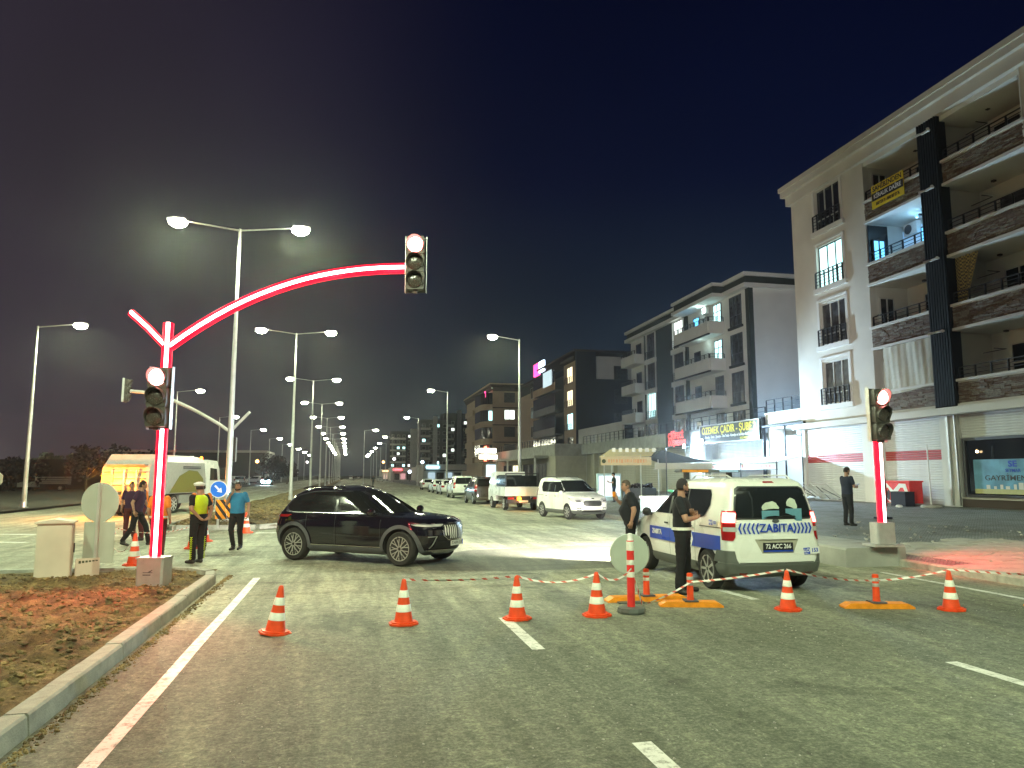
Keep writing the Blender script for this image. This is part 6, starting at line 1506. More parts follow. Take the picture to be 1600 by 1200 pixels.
# corner cladding that climbs from the bumper to the lamps
c.patch(zb, 'corner_cladding', 'bumper', 'pB', [(.485, .99, 2.32), (.56, 1.12, 2.28), (.68, 1.2, 2.2)], .013, 12, 2)
c.patch(zb, 'bumper_reflector', 'taill', 'pB', [(.30, .80, 1.0), (.335, .80, 1.0)], .03, 4, 1)
c.patch(zb, 'tailgate_gap', 'black', 'pB', [(.487, 0, .97), (.497, 0, .97)], .006, 16, 1)
for z in (.9,):
    c.patch(zb, 'plate_recess', 'shutb', 'B', [(.64, -.30, .30), (.86, -.42, .42)], .002, 10, 2)
    c.patch(zb, 'tailgate_handle', 'carwhite', 'B', [(.86, -.40, .40), (.89, -.36, .36), (.91, -.34, .34)], .03, 10, 1)
# blue side stripe with chevrons
c.patch(zb, 'blue_stripe', 'blue', 'side', [(.66, -1.86, .98), (.90, -1.86, .98)], .0035, 24, 1)
for k in range(2):
    x = -.86+.13*k; c.patch(zb, 'chevron', 'reflw', 'side', [(.66, x, x+.07), (.78, x-.07, x), (.90, x, x+.07)], .0060, 1, 2)
RL = (pi/2, 0, pi); RB = (pi/2, 0, -pi/2)
ys = c.side(.55, .80).y
text('ZABITA', .13, M['letter_w'], zb, (.62, ys+.009, .80), RL, bold=.003); text('ZABITA', .13, M['letter_w'], zb, (.62, -ys-.009, .80), (pi/2, 0, 0), bold=.003)
text('ÖZBELTEKS', .07, M['blue'], zb, (.20, ys+.006, .70), RL)
def sticker153(loc, rot, sc=1):
    r = bpy.data.objects.new('sticker', None); COL.objects.link(r); r.parent = zb; r.location = loc; r.rotation_euler = rot; r.scale = (sc,)*3
    mb = MB(); mb.box(-.17, .17, -.055, .055, 0, .003); mb.build('ground', M['white'], r)
    mb = MB(); mb.box(-.168, -.01, -.053, .053, .0031, .0045); mb.build('blue_half', M['blue'], r)
    text('ALO', .075, M['letter_w'], r, (-.09, .008, .006), (0, 0, 0), ext=.001, bold=.002); text('ZABITA', .024, M['letter_w'], r, (-.09, -.038, .006), (0, 0, 0), ext=.001)
    text('153', .085, M['blue'], r, (.08, 0, .005), (0, 0, 0), ext=.001, bold=.003)
xb = c.end(0, 0, .9)[0]
sticker153((c.end(0, -.62, .66)[0]-.006, -.62, .665), (pi/2, radians(-4), -pi/2))
sticker153((-1.62, c.side(-1.62, 1.10).y+.008, 1.10), RL, .8)
text('ZABITA', .185, M['blue'], zb, (c.end(0, 0, .95)[0]-.010, -.0, 1.03), RB, bold=.003, sx=1.0)
for sd in (-1, 1):
    for k in range(5):
        y = sd*(.35+.075*k); mb = MB(); w = .022; e = .036*(-sd)
        for q in (1, -1):
            mb.prism([(y, .955), (y+w*sd*1.3, .955), (y+e+w*sd*1.3, .955+q*.085), (y+e, .955+q*.085)], 'x', -.003, .0)
        mb.build('chevron', M['blue'], zb, loc=(c.end(0, y, .95)[0]-.008, 0, .075))
pl = bpy.data.objects.new('licence_plate', None); COL.objects.link(pl); pl.parent = zb; pl.location = (c.end(0, 0, .72)[0]-.012, 0, .745)
mb = MB(); mb.box(-.006, .01, -.27, .27, -.058, .062); mb.build('plate_board', M['letter_k'], pl); mb = MB(); mb.box(-.0075, -.0062, -.27, .27, -.08, -.0585); mb.box(-.006, .01, -.27, .27, -.08, -.0582); mb.build('plate_frame', M['blue'], pl)
text('72 ACC 266', .098, M['letter_w'], pl, (-.008, 0, .002), RB, ext=.001, sx=.93, bold=.002)
mb = MB(); mb.lathe([(.055, -.003), (.05, -.009), (.02, -.011)], 20, (0, 0, 0), 'x'); o = mb.build('badge', M['clad'], zb, True, loc=(c.end(0, 0, 1.12)[0]-.003, 0, 1.145)); o.scale = (1, 1.2, .55)
mb = MB(); mb.lathe([(.058, -.002), (.056, -.006), (.050, -.006), (.048, -.002)], 20, (0, 0, 0), 'x'); o = mb.build('badge_ring', M['chrome'], zb, True, loc=(c.end(0, 0, 1.12)[0]-.003, 0, 1.145)); o.scale = (1, 1.2, .55)
mb = MB(); mb.tube([(c.end(0, .0, 1.19)[0]-.012, 0.02, 1.19), (c.end(0, 0, 1.22)[0]-.02, -.16, 1.225), (c.end(0, 0, 1.22)[0]-.02, -.36, 1.22)], .009, 6); mb.build('rear_wiper', M['black'], zb)
# pale blobs and blue papers laid on the back window
for (y, z, w, h) in ((.06, 1.36, .16, .10), (-.34, 1.38, .11, .13)):
    mb = MB(); n = 14; mb.prism([(y+w*cos(2*pi*k/n)*random.uniform(.8, 1.1), z+h*sin(2*pi*k/n)*random.uniform(.85, 1.1)) for k in range(n)], 'x', -.0015, 0)
    mb.build('window_film', mat('pale_film', (.60, .66, .56), .6), zb, loc=(c.end(0, y, z)[0]-.0085, 0, 0))
for (y, z, w, h) in ((.08, 1.24, .16, .07), (-.36, 1.24, .15, .10)):
    mb = MB(); mb.box(-.0012, 0, y-w, y+w, z-h, z+h); mb.build('blue_paper', mat('blue_paper', (.12, .30, .40), .6), zb, loc=(c.end(0, y, z)[0]-.0075, 0, 0))
# roof light bar
mb = MB(); mb.prism([(-.62, 1.93), (.62, 1.93), (.66, 1.955), (.62, 1.99), (-.62, 1.99), (-.66, 1.955)], 'x', .05, .29); mb.build('light_bar', M['clad'], zb)
mb = MB(); mb.box(.03, .31, .05, .60, 1.936, 1.984); mb.build('amber_lens', mat('amber_lens', (.75, .28, .03), .3), zb); mb = MB(); mb.box(.03, .31, -.60, -.20, 1.936, 1.984); mb.build('clear_lens', mat('pale_blue_lens', (.45, .6, .85), .25), zb)
mb = MB(); mb.box(.1, .2, -.5, -.42, 1.80, 1.93); mb.box(.1, .2, .42, .5, 1.80, 1.93); mb.build('light_bar_foot', M['black'], zb)
for sg in (-1, 1): spot('headlight_beam', zb, (2.22, sg*.6, .82), 5000, (1, .93, .82), 120, .5, .06, (0, radians(-97), 0)).rotation_euler = (radians(90-4), 0, radians(-90))

# white van facing us
wv_ = thing('compact_van', 'clean white compact van facing the camera, parked past the municipal van', 'van', (2.74, 34.5, 0), radians(-68)); van(wv_, 'carwhite', 'clad')
# others from behind
def rear(u, v, dt=0): g = gr(u, v); return g
def place_rear(r, u, v, half=2.17, yaw=0):
    g = gr(u, v); a = atan2(DY, DX)+yaw; r.location = (g.x+half*cos(a), g.y+half*sin(a), 0); r.rotation_euler = (0, 0, a)
v2 = thing('compact_van', 'white compact van seen from behind, parked ahead of the dark van', 'van', (0, 0, 0)); van(v2, 'carwhite', 'clad', detail=False); place_rear(v2, 725, 779, yaw=radians(1)); v2.scale = (1.03,)*3
v3 = thing('compact_van', 'dark compact van with a glowing amber lamp, between the white van and the pickup', 'van', (0, 0, 0)); van(v3, 'cardark', 'clad', detail=False); place_rear(v3, 762, 788, yaw=radians(2)); v3.scale = (1, 1, 1)
HB = [(.22, -1.80, 1.85, .78), (.32, -1.98, 2.0, .85), (.46, -2.03, 2.05, .87), (.66, -2.03, 2.05, .875), (.80, -2.01, 2.0, .87), (.88, -1.99, 1.80, .86), (.95, -1.97, 1.2, .85), (1.0, -1.95, .95, .84), (1.16, -1.82, .62, .78), (1.32, -1.66, .28, .71), (1.42, -1.50, .02, .66), (1.47, -1.25, -.2, .58), (1.49, -1.0, -.45, .42)]
def hatch(r, body='carwhite'):
    c = Car(HB, bowF=.18, bowB=.08, rcF=.38, rcB=.28, tap=.06)
    c.body(r, [M[body], M['bumper'], M['blackr']], [(.27, 1)], [(1.25, .31, .36), (-1.25, .31, .36)], sub=2)
    c.patch(r, 'rear_window', 'carglass', 'B', [(1.0, -.58, .58), (1.2, -.58, .58), (1.38, -.52, .52)], .006, 10, 3)
    c.patch(r, 'side_window', 'carglass', 'side', [(.97, -1.5, .80), (1.16, -1.5, .52), (1.36, -1.3, .12)], .006, 14, 3)
    c.patch(r, 'windscreen', 'carglass', 'F', [(1.01, -.68, .68), (1.2, -.64, .64), (1.40, -.56, .56)], .006, 10, 3)
    c.patch(r, 'rear_lamp', 'taill', 'pB', [(.72, 1.0, 1.9), (.92, .95, 2.0)], .01, 8, 2); c.patch(r, 'headlight', 'lensw', 'pF', [(.66, .9, 1.7), (.78, .9, 2.0)], .01, 8, 2)
    c.patch(r, 'licence_plate', 'plate', 'B', [(.55, -.24, .24), (.65, -.24, .24)], .012, 6, 1); c.patch(r, 'grille', 'black', 'F', [(.48, -.45, .45), (.70, -.4, .4)], .01, 8, 2)
    c.patch(r, 'rear_bumper', 'bumper', 'pB', [(.24, 0, 1.9), (.34, 0, 1.9)], .015, 16, 1)
    for sg in (-1, 1):
        mirror(r, .70, sg*.80, .98, body, sg)
        for x in (1.25, -1.25): wheel(r, x, sg*.77, .31, .19, 'wide', 6, 'alloy')
h1 = thing('hatchback', 'white hatchback parked with its tail to us, left of the white van', 'car', (0, 0, 0)); hatch(h1); place_rear(h1, 689, 770, 2.0, radians(4))
kids = {}
for q in bpy.data.objects:
    if q.parent: kids.setdefault(q.parent.name, []).append(q)
def dup(src, lb, x, y, yaw, sc=1):
    c = copy_tree(src, None, kids); c.location = (x, y, 0); c.rotation_euler = (0, 0, yaw); c.scale = (sc,)*3; c['label'] = lb; return c
for (u, v, lb, yw) in ((670, 765.5, 'white car at the left end of the parked row, beside the lamp post', 0), (703, 773, 'white hatchback mostly hidden behind the white van', 2), (702, 759.5, 'pale car farthest in the parked row behind the others', 5)):
    g = gr(u, v); a = atan2(DY, DX)+radians(yw); dup(h1, lb, g.x+2*cos(a), g.y+2*sin(a), a)
# far cars by the left kerb, facing all ways, and one far in the carriageway
MBf = MB()
for i in range(13):
    s = 128+7.2*i; t = -22.5-(i % 3)*1.6; x, y = W2(s, t)
    dup(h1 if i % 3 else v2, ORD[i]+' car of the distant row parked beyond the left carriageway, counting from the left', x, y, radians(100+75*(i % 2)+random.uniform(-8, 8)))['group'] = 'cars parked beyond the left carriageway'
g = gr(594, 752.5); dup(h1, 'white car standing alone far up the right carriageway', g.x, g.y, radians(-80))
for i, (u, v) in enumerate(((548, 749.5), (560, 748.5), (615, 749.5), (528, 750.5))):
    g = gr(u, v); dup(h1 if i else v2, ('white van beyond the median at the vanishing point', 'white car just left of the vanishing point', 'pale car right of the far lone pedestrian', 'white car beyond the fifth median lamp')[i], g.x, g.y, radians(102))
# oncoming car with bluish headlights
oc = dup(h1, 'oncoming car with dazzling bluish headlights in the left carriageway', *gr(418, 758).xy, radians(-82))
for sg in (-1, 1):
    mb = MB(); mb.sph((2.08, sg*.60, .74), .30, 14, 8); mb.build('headlight_glow', M['headl'], oc, True); spot('headlight_beam', oc, (2.45, sg*.6, .7), 900, (.5, .85, 1), 60, .6, .1).rotation_euler = (radians(80), 0, radians(-90))

# ---- white flatbed pickup truck seen from behind
ft_ = thing('flatbed_truck', 'white flatbed truck seen from behind with an amber lamp glowing under its bed', 'truck', (0, 0, 0)); place_rear(ft_, 818, 798, 0); ft_.rotation_euler = (0, 0, atan2(DY, DX)+radians(1)); ft_.location.z = 0
mb = MB(); mb.prism([(3.2, .45), (5.2, .45), (5.25, 1.1), (4.9, 1.35), (4.4, 2.1), (3.25, 2.15), (3.2, 2.0)], 'y', -.90, .90); mb.build('cab', M['carwhite'], ft_, 30)
mb = MB(); mb.box(3.17, 3.199, -.72, .72, 1.30, 1.95); mb.build('rear_cab_window', M['carglass'], ft_)
mb = MB(); mb.box(0, 3.1, -1.0, 1.0, .88, .98); mb.build('bed_floor', M['clad'], ft_)
mb = MB(); mb.box(-.05, -.001, -1.0, 1.0, .80, 1.30); mb.build('tailgate', M['carwhite'], ft_)
for z in (.92, 1.05, 1.18): mb = MB(); mb.box(-.062, -.051, -.96, .96, z-.02, z+.02); mb.build('tailgate_rib', M['carwhite'], ft_)
for sg in (-1, 1): mb = MB(); mb.box(.0, 3.1, sg*1.0, sg*1.04, .80, 1.30); mb.build('side_board', M['carwhite'], ft_)
mb = MB(); mb.box(.3, .36, -.95, .95, 1.99, 2.05); mb.box(.3, .36, -.95, -.89, 1.3, 1.989); mb.box(.3, .36, .89, .95, 1.3, 1.989); mb.build('rear_rack', M['black'], ft_)
mb = MB(); mb.box(.4, 3.1, -.86, .86, 1.31, 1.92); mb.build('dark_load', M['carglass'], ft_)
mb = MB(); mb.box(-.08, .0, -.75, -.1, 1.0, 1.1); text('ISUZU'[:0]+'', .1, M['black'], ft_, (0, 0, 0), (0, 0, 0)) if 0 else None
mb = MB(); mb.box(.05, 3.1, -.40, .40, .5, .79); mb.build('chassis', M['black'], ft_)
mb = MB(); mb.box(-.02, .12, -.95, .95, .42, .60); mb.build('bumper', M['black'], ft_)
for sg in (-1, 1): mb = MB(); mb.box(-.05, -.021, sg*.55, sg*.9, .62, .74); mb.build('rear_lamp', M['taill'], ft_)
mb = MB(); mb.box(-.05, -.021, -.25, .25, .45, .56); mb.build('licence_plate', M['plate'], ft_)
mb = MB(); mb.sph((-.15, .28, .66), .11, 12, 8); mb.build('amber_lamp', M['amber'], ft_, True); point('amber_light', ft_, (-.6, .28, .62), 8, (1, .35, .05), .1)
for x in (.9, 4.2):
    for sg in (-1, 1): wheel(ft_, x, sg*.82, .36, .24, 'wide', 6, 'galv_d')
mb = MB(); mb.sph((-2.35, -.70, 1.12), .12, 12, 8); mb.build('amber_lamp', M['amber'], v3, True); point('amber_light', v3, (-2.9, -.7, 1.1), 25, (1, .35, .05), .1)

# ---- refuse truck at the left
gt_ = thing('refuse_truck', 'white and silver refuse truck with a flashing amber lamp, behind the workers at the left', 'truck', (-18.5, 35.6, 0), radians(88))
mb = MB(); mb.prism([(0.2, .95), (1.75, .95), (1.75, 2.95), (.75, 2.95), (.1, 2.3), (.0, 1.5)], 'y', -1.15, 1.15); mb.build('loader', M['silver'], gt_)
for z in (1.15, 1.45, 1.75, 2.05, 2.4): mb = MB(); mb.box(-.06, .12 if z < 2.2 else .3, -1.0, 1.0, z, z+.05); mb.build('loader_rib', M['clad'], gt_)
mb = MB(); mb.box(-.25, .15, -1.1, 1.1, .55, .65); mb.box(-.12, .0, -1.0, 1.0, .66, .94); mb.build('step', M['clad'], gt_)
for y in (-.6, 0, .6): mb = MB(); mb.box(-.09, -.02, y-.04, y+.04, .95, 2.2); mb.build('loader_post', M['silver'], gt_)
mb = MB(); sec = [(-1.18, 1.0), (-1.2, 1.9), (-1.12, 2.6), (-.9, 2.88), (-.4, 2.98), (.4, 2.98), (.9, 2.88), (1.12, 2.6), (1.2, 1.9), (1.18, 1.0)]
mb.prism(sec, 'x', 1.751, 6.0); mb.build('tank_body', M['silver'], gt_, 30)
mb = MB(); mb.prism([(2.0, 1.05), (5.9, 1.05), (5.7, 1.75), (5.0, 2.15), (4.0, 2.2), (3.0, 1.9)], 'y', -1.212, -1.203); mb.build('olive_graphic', M['green_gr'], gt_)
mb = MB(); mb.box(3.6, 5.2, -1.150, -1.14, 2.45, 2.55) ; 
for z in (2.28, 2.36): mb = MB(); mb.box(3.4, 5.4, -1.205, -1.19, z, z+.05); mb.build('grey_stripe', M['clad'], gt_)
mb = MB(); mb.prism([(6.25, .75), (8.0, .75), (8.1, 1.5), (7.95, 2.3), (7.6, 2.75), (6.25, 2.8)], 'y', -1.12, 1.12); mb.build('cab', M['carwhite'], gt_, 30)
mb = MB(); mb.prism([(6.75, 1.65), (7.75, 1.65), (7.6, 2.3), (6.75, 2.35)], 'y', -1.132, -1.121); mb.build('side_window', M['carglass'], gt_)
mb = MB(); mb.prism([(8.04, -1.0), (8.04, 1.0), (7.93, 1.0), (7.93, -1.0)], 'z', 1.6, 2.4); mb.build('windscreen', M['carglass'], gt_)
mb = MB(); mb.box(7.9, 8.05, -1.42, -1.2, 1.7, 2.35); mb.build('mirror', M['black'], gt_)
mb = MB(); mb.box(.6, 8.0, -.5, .5, .6, .94); mb.build('chassis', M['black'], gt_)
mb = MB(); mb.box(3.2, 5.2, -1.15, -.6, .5, .92); mb.build('side_tank', M['galv'], gt_)
mb = MB(); mb.lathe([(.07, 2.8), (.07, 2.95), (.03, 2.98)], 12, (6.9, -.5, 0)); mb.build('beacon', M['amber'], gt_)
for x in (1.6, 2.7, 7.1):
    for sg in (-1, 1): wheel(gt_, x, sg*.98, .48, .30, 'wide', 8, 'galv_d')
mb = MB(); mb.box(-.10, -.03, .55, 1.05, 1.60, 1.95); mb.build('flashing_lamp', M['amber'], gt_); point('amber_light', gt_, (-1.3, .5, 1.9), 800, (1, .27, .02), .15)
mb = MB(); mb.box(-.28, -.24, .7, 1.05, .72, .84); mb.box(-.28, -.24, -1.05, -.7, .72, .84); mb.build('rear_lamp', M['taill'], gt_)
# ---- parked dark pickup with slatted bed at the far left
pk = thing('pickup_truck', 'small pickup with a slatted bed parked in the dark by the wall', 'pickup', (-56.5, 91, .1), radians(200))
mb = MB(); mb.prism([(1.1, .45), (3.1, .45), (3.1, .95), (2.5, 1.1), (2.0, 1.75), (1.1, 1.8)], 'y', -.85, .85); mb.build('cab', M['carwhite'], pk)
mb = MB(); mb.prism([(1.3, 1.1), (2.25, 1.1), (1.9, 1.65), (1.3, 1.68)], 'y', .851, .86); mb.build('side_window', M['carglass'], pk)
mb = MB(); mb.box(-2.2, 1.05, -.9, .9, .7, .8); mb.build('bed_floor', M['clad'], pk)
for z in (.85, 1.08, 1.31, 1.54):
    for sg in (-1, 1): mb = MB(); mb.box(-2.2, 1.05, sg*.9, sg*.93, z, z+.13); mb.build('bed_slat', M['white'], pk)
for x in (-1.4, 2.3):
    for sg in (-1, 1): wheel(pk, x, sg*.75, .33, .2, 'wide', 6, 'galv_d')

# ================================================================ people
def loft(mb, secs, n=18):
    """secs: (centre, side vector half width, front vector half depth)"""
    vs = []
    for c, a, b in secs:
        for k in range(n):
            q = 2*pi*k/n; cc, ss = cos(q), sin(q)
            vs.append(Vector(c)+Vector(a)*math.copysign(abs(cc)**.85, cc)+Vector(b)*math.copysign(abs(ss)**.85, ss))
    m = len(secs)
    mb.add(vs, [(j*n+i, j*n+(i+1) % n, (j+1)*n+(i+1) % n, (j+1)*n+i) for j in range(m-1) for i in range(n)]+[tuple(range(n-1, -1, -1)), tuple(range((m-1)*n, m*n))])
def fuse(mb, name, m, vox, sm=6, wob=0, extra=None, seed=0):
    me = mb.mesh(name, m); r = evalmesh(me, [('REMESH', dict(mode='VOXEL', voxel_size=vox, adaptivity=0)), ('SMOOTH', dict(factor=.6, iterations=sm))])
    if wob:
        n = len(r.vertices); co = [0.0]*(3*n); no_ = [0.0]*(3*n); r.vertices.foreach_get('co', co); r.vertices.foreach_get('normal', no_)
        for i in range(n):
            x, y, z = co[3*i:3*i+3]; q = noise.noise((x*9+seed, y*9, z*5))*wob + noise.noise((x*3, y*3+seed, z*22))*wob*.8
            for k in range(3): co[3*i+k] += no_[3*i+k]*q
        r.vertices.foreach_set('co', co)
    r.materials.clear(); r.materials.append(m)
    if extra:
        bm = bmesh.new(); bm.from_mesh(r)
        e = extra.mesh('x', m); bm.from_mesh(e); bm.to_mesh(r); bm.free()
    r.polygons.foreach_set('use_smooth', [True]*len(r.polygons)); return r
def person(label, loc, yaw, H=1.76, shirt='tshirt_black', trous='trous_black', build=1.0, J=None, lean=0, turn=0, nod=0, hair='hair', beard=False, cap=None, vest=None, belt=None, belly=0, vox=.012, group=None, long_sleeve=False, bald=False, hold=None, skinm='skin'):
    r = thing('person', label, 'person', loc, yaw, group); r.scale = (H/1.78,)*3
    D = dict(hipL=(-.095, 0, .93), hipR=(.095, 0, .93), kneeL=(-.105, .02, .50), kneeR=(.105, .02, .50), ankL=(-.115, -.02, .09), ankR=(.115, -.02, .09), toeL=(-.135, .15, .035), toeR=(.135, .15, .035),
             shL=(-.185, 0, 1.44), shR=(.185, 0, 1.44), elL=(-.25, -.03, 1.16), elR=(.25, -.03, 1.16), wrL=(-.25, .06, .92), wrR=(.25, .06, .92), hdL=(-.24, .09, .83), hdR=(.24, .09, .83), pel=(0, 0, .95), che=(0, 0, 1.30), nek=(0, 0, 1.49), head=(0, .02, 1.655))
    if J: D.update(J)
    D = {k: Vector(v) for k, v in D.items()}
    def torso(mb, e, zlo=0):
        pel, che, nek = D['pel'], D['che'], D['nek']; b = build
        ax = (D['shR']-D['shL']).normalized(); hx = (D['hipR']-D['hipL']).normalized()
        up = (nek-pel).normalized()
        def fr(a): return up.cross(a).normalized()
        S = []
        for k, w, d, off in ((-.10, .150, .105, 0), (.0, .170*b, .120*b, .0), (.22, .158*b, .118*b+belly*.6, belly*.5), (.42, .160*b, .118*b+belly, belly*.7), (.62, .175*b, .122*b+belly*.3, belly*.2), (.80, .180*b, .112*b, 0), (.92, .150*b, .092, 0), (1.0, .075, .065, 0)):
            if k < zlo: continue
            a = hx.lerp(ax, min(1, max(0, k))).normalized(); c = pel.lerp(nek, k) if k >= 0 else pel+up*k*.54
            c = c + (che-pel.lerp(nek, .65))*max(0, 1-abs(k-.65)/.6)
            S.append((c+fr(a)*off*.6, a*(w+e), fr(a)*(d+e)))
        loft(mb, S, 20)
    # body: one continuous skin-surface
    mb = MB(); torso(mb, -.006)
    mb.capsule(D['nek']-(D['nek']-D['che'])*.1, D['head']-Vector((0, .02, .07)), .062, .056)
    for s_ in 'LR':
        mb.capsule(D['sh'+s_], D['el'+s_], .058*build, .043*build); mb.capsule(D['el'+s_], D['wr'+s_], .044*build, .028)
        mb.capsule(D['hip'+s_], D['knee'+s_], .086*build, .056); mb.capsule(D['knee'+s_], D['ank'+s_], .056, .038)
        mb.capsule(D['ank'+s_]-Vector((0, 0, .03)), D['toe'+s_], .04, .03)
        mb.capsule(D['wr'+s_], D['wr'+s_].lerp(D['hd'+s_], .5), .028, .034)
    # head: skull, jaw, nose, ears in its own turned frame
    Rm = Matrix.Rotation(turn, 3, 'Z') @ Matrix.Rotation(nod, 3, 'X'); hc = D['head']
    hb = MB(); n, k = 28, 20; vs = []
    for j in range(k+1):
        th = -pi/2+pi*j/k
        for i in range(n):
            q = 2*pi*i/n; x, y, z = cos(th)*cos(q), cos(th)*sin(q), sin(th)
            px, py, pz_ = x*.076, y*.098, z*.120
            if z < -.05: f = 1-.34*min(1, (-z-.05))**1.1; px *= f; py = py*(1-.12*-z)+(.012 if y > 0 else .02)*(-z)
            if y > .5 and abs(x) < .32 and -.32 < z < .12: py += .020*(1-abs(x)/.32)*(1-abs(z+.16)/.24 if z > -.16 else 1-(-z-.16)/.16)
            if y > .5 and .02 < z < .20 and .18 < abs(x) < .55: py -= .007
            if y > .6 and abs(x) < .3 and -.56 < z < -.42: py += .005
            vs.append((px, py, pz_))
    hb.add(vs, [(j*n+i, j*n+(i+1) % n, (j+1)*n+(i+1) % n, (j+1)*n+i) for j in range(k) for i in range(n)])
    for sg in (-1, 1): hb.sph((sg*.078, -.008, -.005), (.012, .02, .032), 10, 8)
    hv = [hc + Rm @ Vector(v) for v in hb.v]; ex = MB(); ex.add(hv, hb.f)
    # fingers: four unequal, bent, and a thumb from the side of the palm
    for s_ in 'LR':
        w, h = D['wr'+s_], D['hd'+s_]; d = (h-w).normalized(); palm = w.lerp(h, .55)
        sd = Vector((0, 1, 0)) if abs(d.y) < .8 else Vector((0, 0, 1))
        sd = (sd-sd.dot(d)*d).normalized(); nn = d.cross(sd)*(1 if s_ == 'L' else -1)
        for q, (o_, L) in enumerate(((-.030, .062), (-.010, .074), (.010, .078), (.030, .068))):
            a = palm+sd*o_+d*.02; b = a+d*L*.45+nn*.006; c2 = b+d*L*.38+nn*.022; e2 = c2+d*L*.10+nn*.022
            for p, q2, ra, rb in ((a, b, .0095, .009), (b, c2, .009, .008), (c2, e2, .008, .007)): ex.capsule(p, q2, ra, rb, 7)
        a = w+d*.03+sd*.026; b = a+sd*.03+d*.03; c2 = b+d*.03+nn*.01; ex.capsule(a, b, .0115, .010, 7); ex.capsule(b, c2, .010, .008, 7)
        ex.obox(w.lerp(h, .42), d, sd, nn, .048, .040, .014)
    link('body', fuse(mb, 'body', M[skinm], vox, 4, extra=ex), r)
    for sg in (-1, 1):
        e = MB(); p = hc + Rm @ Vector((sg*.030, .088, .014)); e.sph(p, (.011, .008, .007), 8, 6); e.build('eye', M['black'], r, True)
        e = MB(); a = hc + Rm @ Vector((sg*.014, .097, .034)); b = hc + Rm @ Vector((sg*.048, .084, .036)); e.capsule(a, b, .005, .004, 6); e.build('eyebrow', M[hair], r, True)
    e = MB(); e.capsule(hc + Rm @ Vector((-.02, .094, -.058)), hc + Rm @ Vector((.02, .094, -.058)), .005, .005, 6); e.build('mouth', mat('lip', (.25, .09, .07), .5, var=0), r, True)
    # hair cap
    if not bald:
        e = MB(); vs = []; keep = []
        for j in range(k+1):
            th = -pi/2+pi*j/k
            for i in range(n):
                q = 2*pi*i/n; x, y, z = cos(th)*cos(q), cos(th)*sin(q), sin(th)
                lim = .42 if y > .35 else (-.05 if y > -.2 else -.45)
                g = 1.0 if z > lim else .93; g *= 1.07 + .03*noise.noise((x*6, y*6, z*6))
                vs.append(hc + Rm @ Vector((x*.076*g, y*.098*g, z*.120*g+.004)))
        e.add(vs, [(j*n+i, j*n+(i+1) % n, (j+1)*n+(i+1) % n, (j+1)*n+i) for j in range(k) for i in range(n) if (sin(-pi/2+pi*(j+.5)/k) > ((.42) if sin(2*pi*(i+.5)/n)*cos(-pi/2+pi*(j+.5)/k) > .35 else (-.05 if sin(2*pi*(i+.5)/n)*cos(-pi/2+pi*(j+.5)/k) > -.2 else -.45)))])
        me = e.mesh('hair', M[hair], 'all'); me = evalmesh(me, [('SOLIDIFY', dict(thickness=.012, offset=-1))]); link('hair', me, r)
    if beard:
        e = MB(); pts = [hc + Rm @ Vector((.062*cos(a), .062*sin(a)+.012, -.072-.02*sin(a))) for a in [pi*q/8 for q in range(9)]]; e.tube(pts, .017, 8); e.build('beard', M[hair], r, True)
    if cap:
        e = MB(); e.sph(hc+Vector((0, 0, .07)), (.098, .115, .06), 20, 10); e.lathe([(.10, .035), (.12, .055), (.125, .085), (.11, .10)], 24, hc); 
        me = e.mesh('cap', M[cap], True); o = link('cap', me, r); e = MB(); pv = hc + Rm @ Vector((0, .11, .03)); e.sph(pv, (.085, .07, .012), 16, 6); e.build('cap_peak', M['black'], o, True)
    # shirt
    mb = MB(); torso(mb, .014, 0)
    for s_ in 'LR':
        e_ = D['el'+s_] if long_sleeve else D['sh'+s_].lerp(D['el'+s_], .62); mb.capsule(D['sh'+s_], e_, .070*build, .062*build)
        if long_sleeve: mb.capsule(D['el'+s_], D['el'+s_].lerp(D['wr'+s_], .8), .056, .042)
    link('shirt', fuse(mb, 'shirt', M[shirt], vox, 3, .006, seed=hash(label) % 97 if 0 else len(label)), r)
    # trousers
    mb = MB(); hx = (D['hipR']-D['hipL']).normalized(); loft(mb, [(D['pel']+Vector((0, 0, -.09)), hx*.165*build, Vector((0, .118*build, 0))), (D['pel']+Vector((0, 0, .0)), hx*.178*build, Vector((0, .125*build, 0))), (D['pel']+Vector((0, 0, .07)), hx*.168*build, Vector((0, .118*build+belly*.3, 0)))])
    for s_ in 'LR':
        mb.capsule(D['hip'+s_], D['knee'+s_], .100*build, .074); mb.capsule(D['knee'+s_], D['ank'+s_]+Vector((0, 0, .02)), .074, .060)
    link('trousers', fuse(mb, 'trousers', M[trous], vox, 3, .008, seed=len(label)+3), r)
    for s_ in 'LR':
        mb = MB(); a = D['ank'+s_]; t_ = D['toe'+s_]; mb.capsule(a+Vector((0, -.02, -.045)), t_, .046, .036); mb.capsule(a-Vector((0, 0, .01)), a+(t_-a)*.3+Vector((0, 0, .01)), .045, .042)
        link('shoe', fuse(mb, 'shoe', M['shoe'], .010, 3), r)
    if vest:
        mb = MB(); torso(mb, .026, .08); link('vest', fuse(mb, 'vest', M[vest], vox, 3, .005), r)
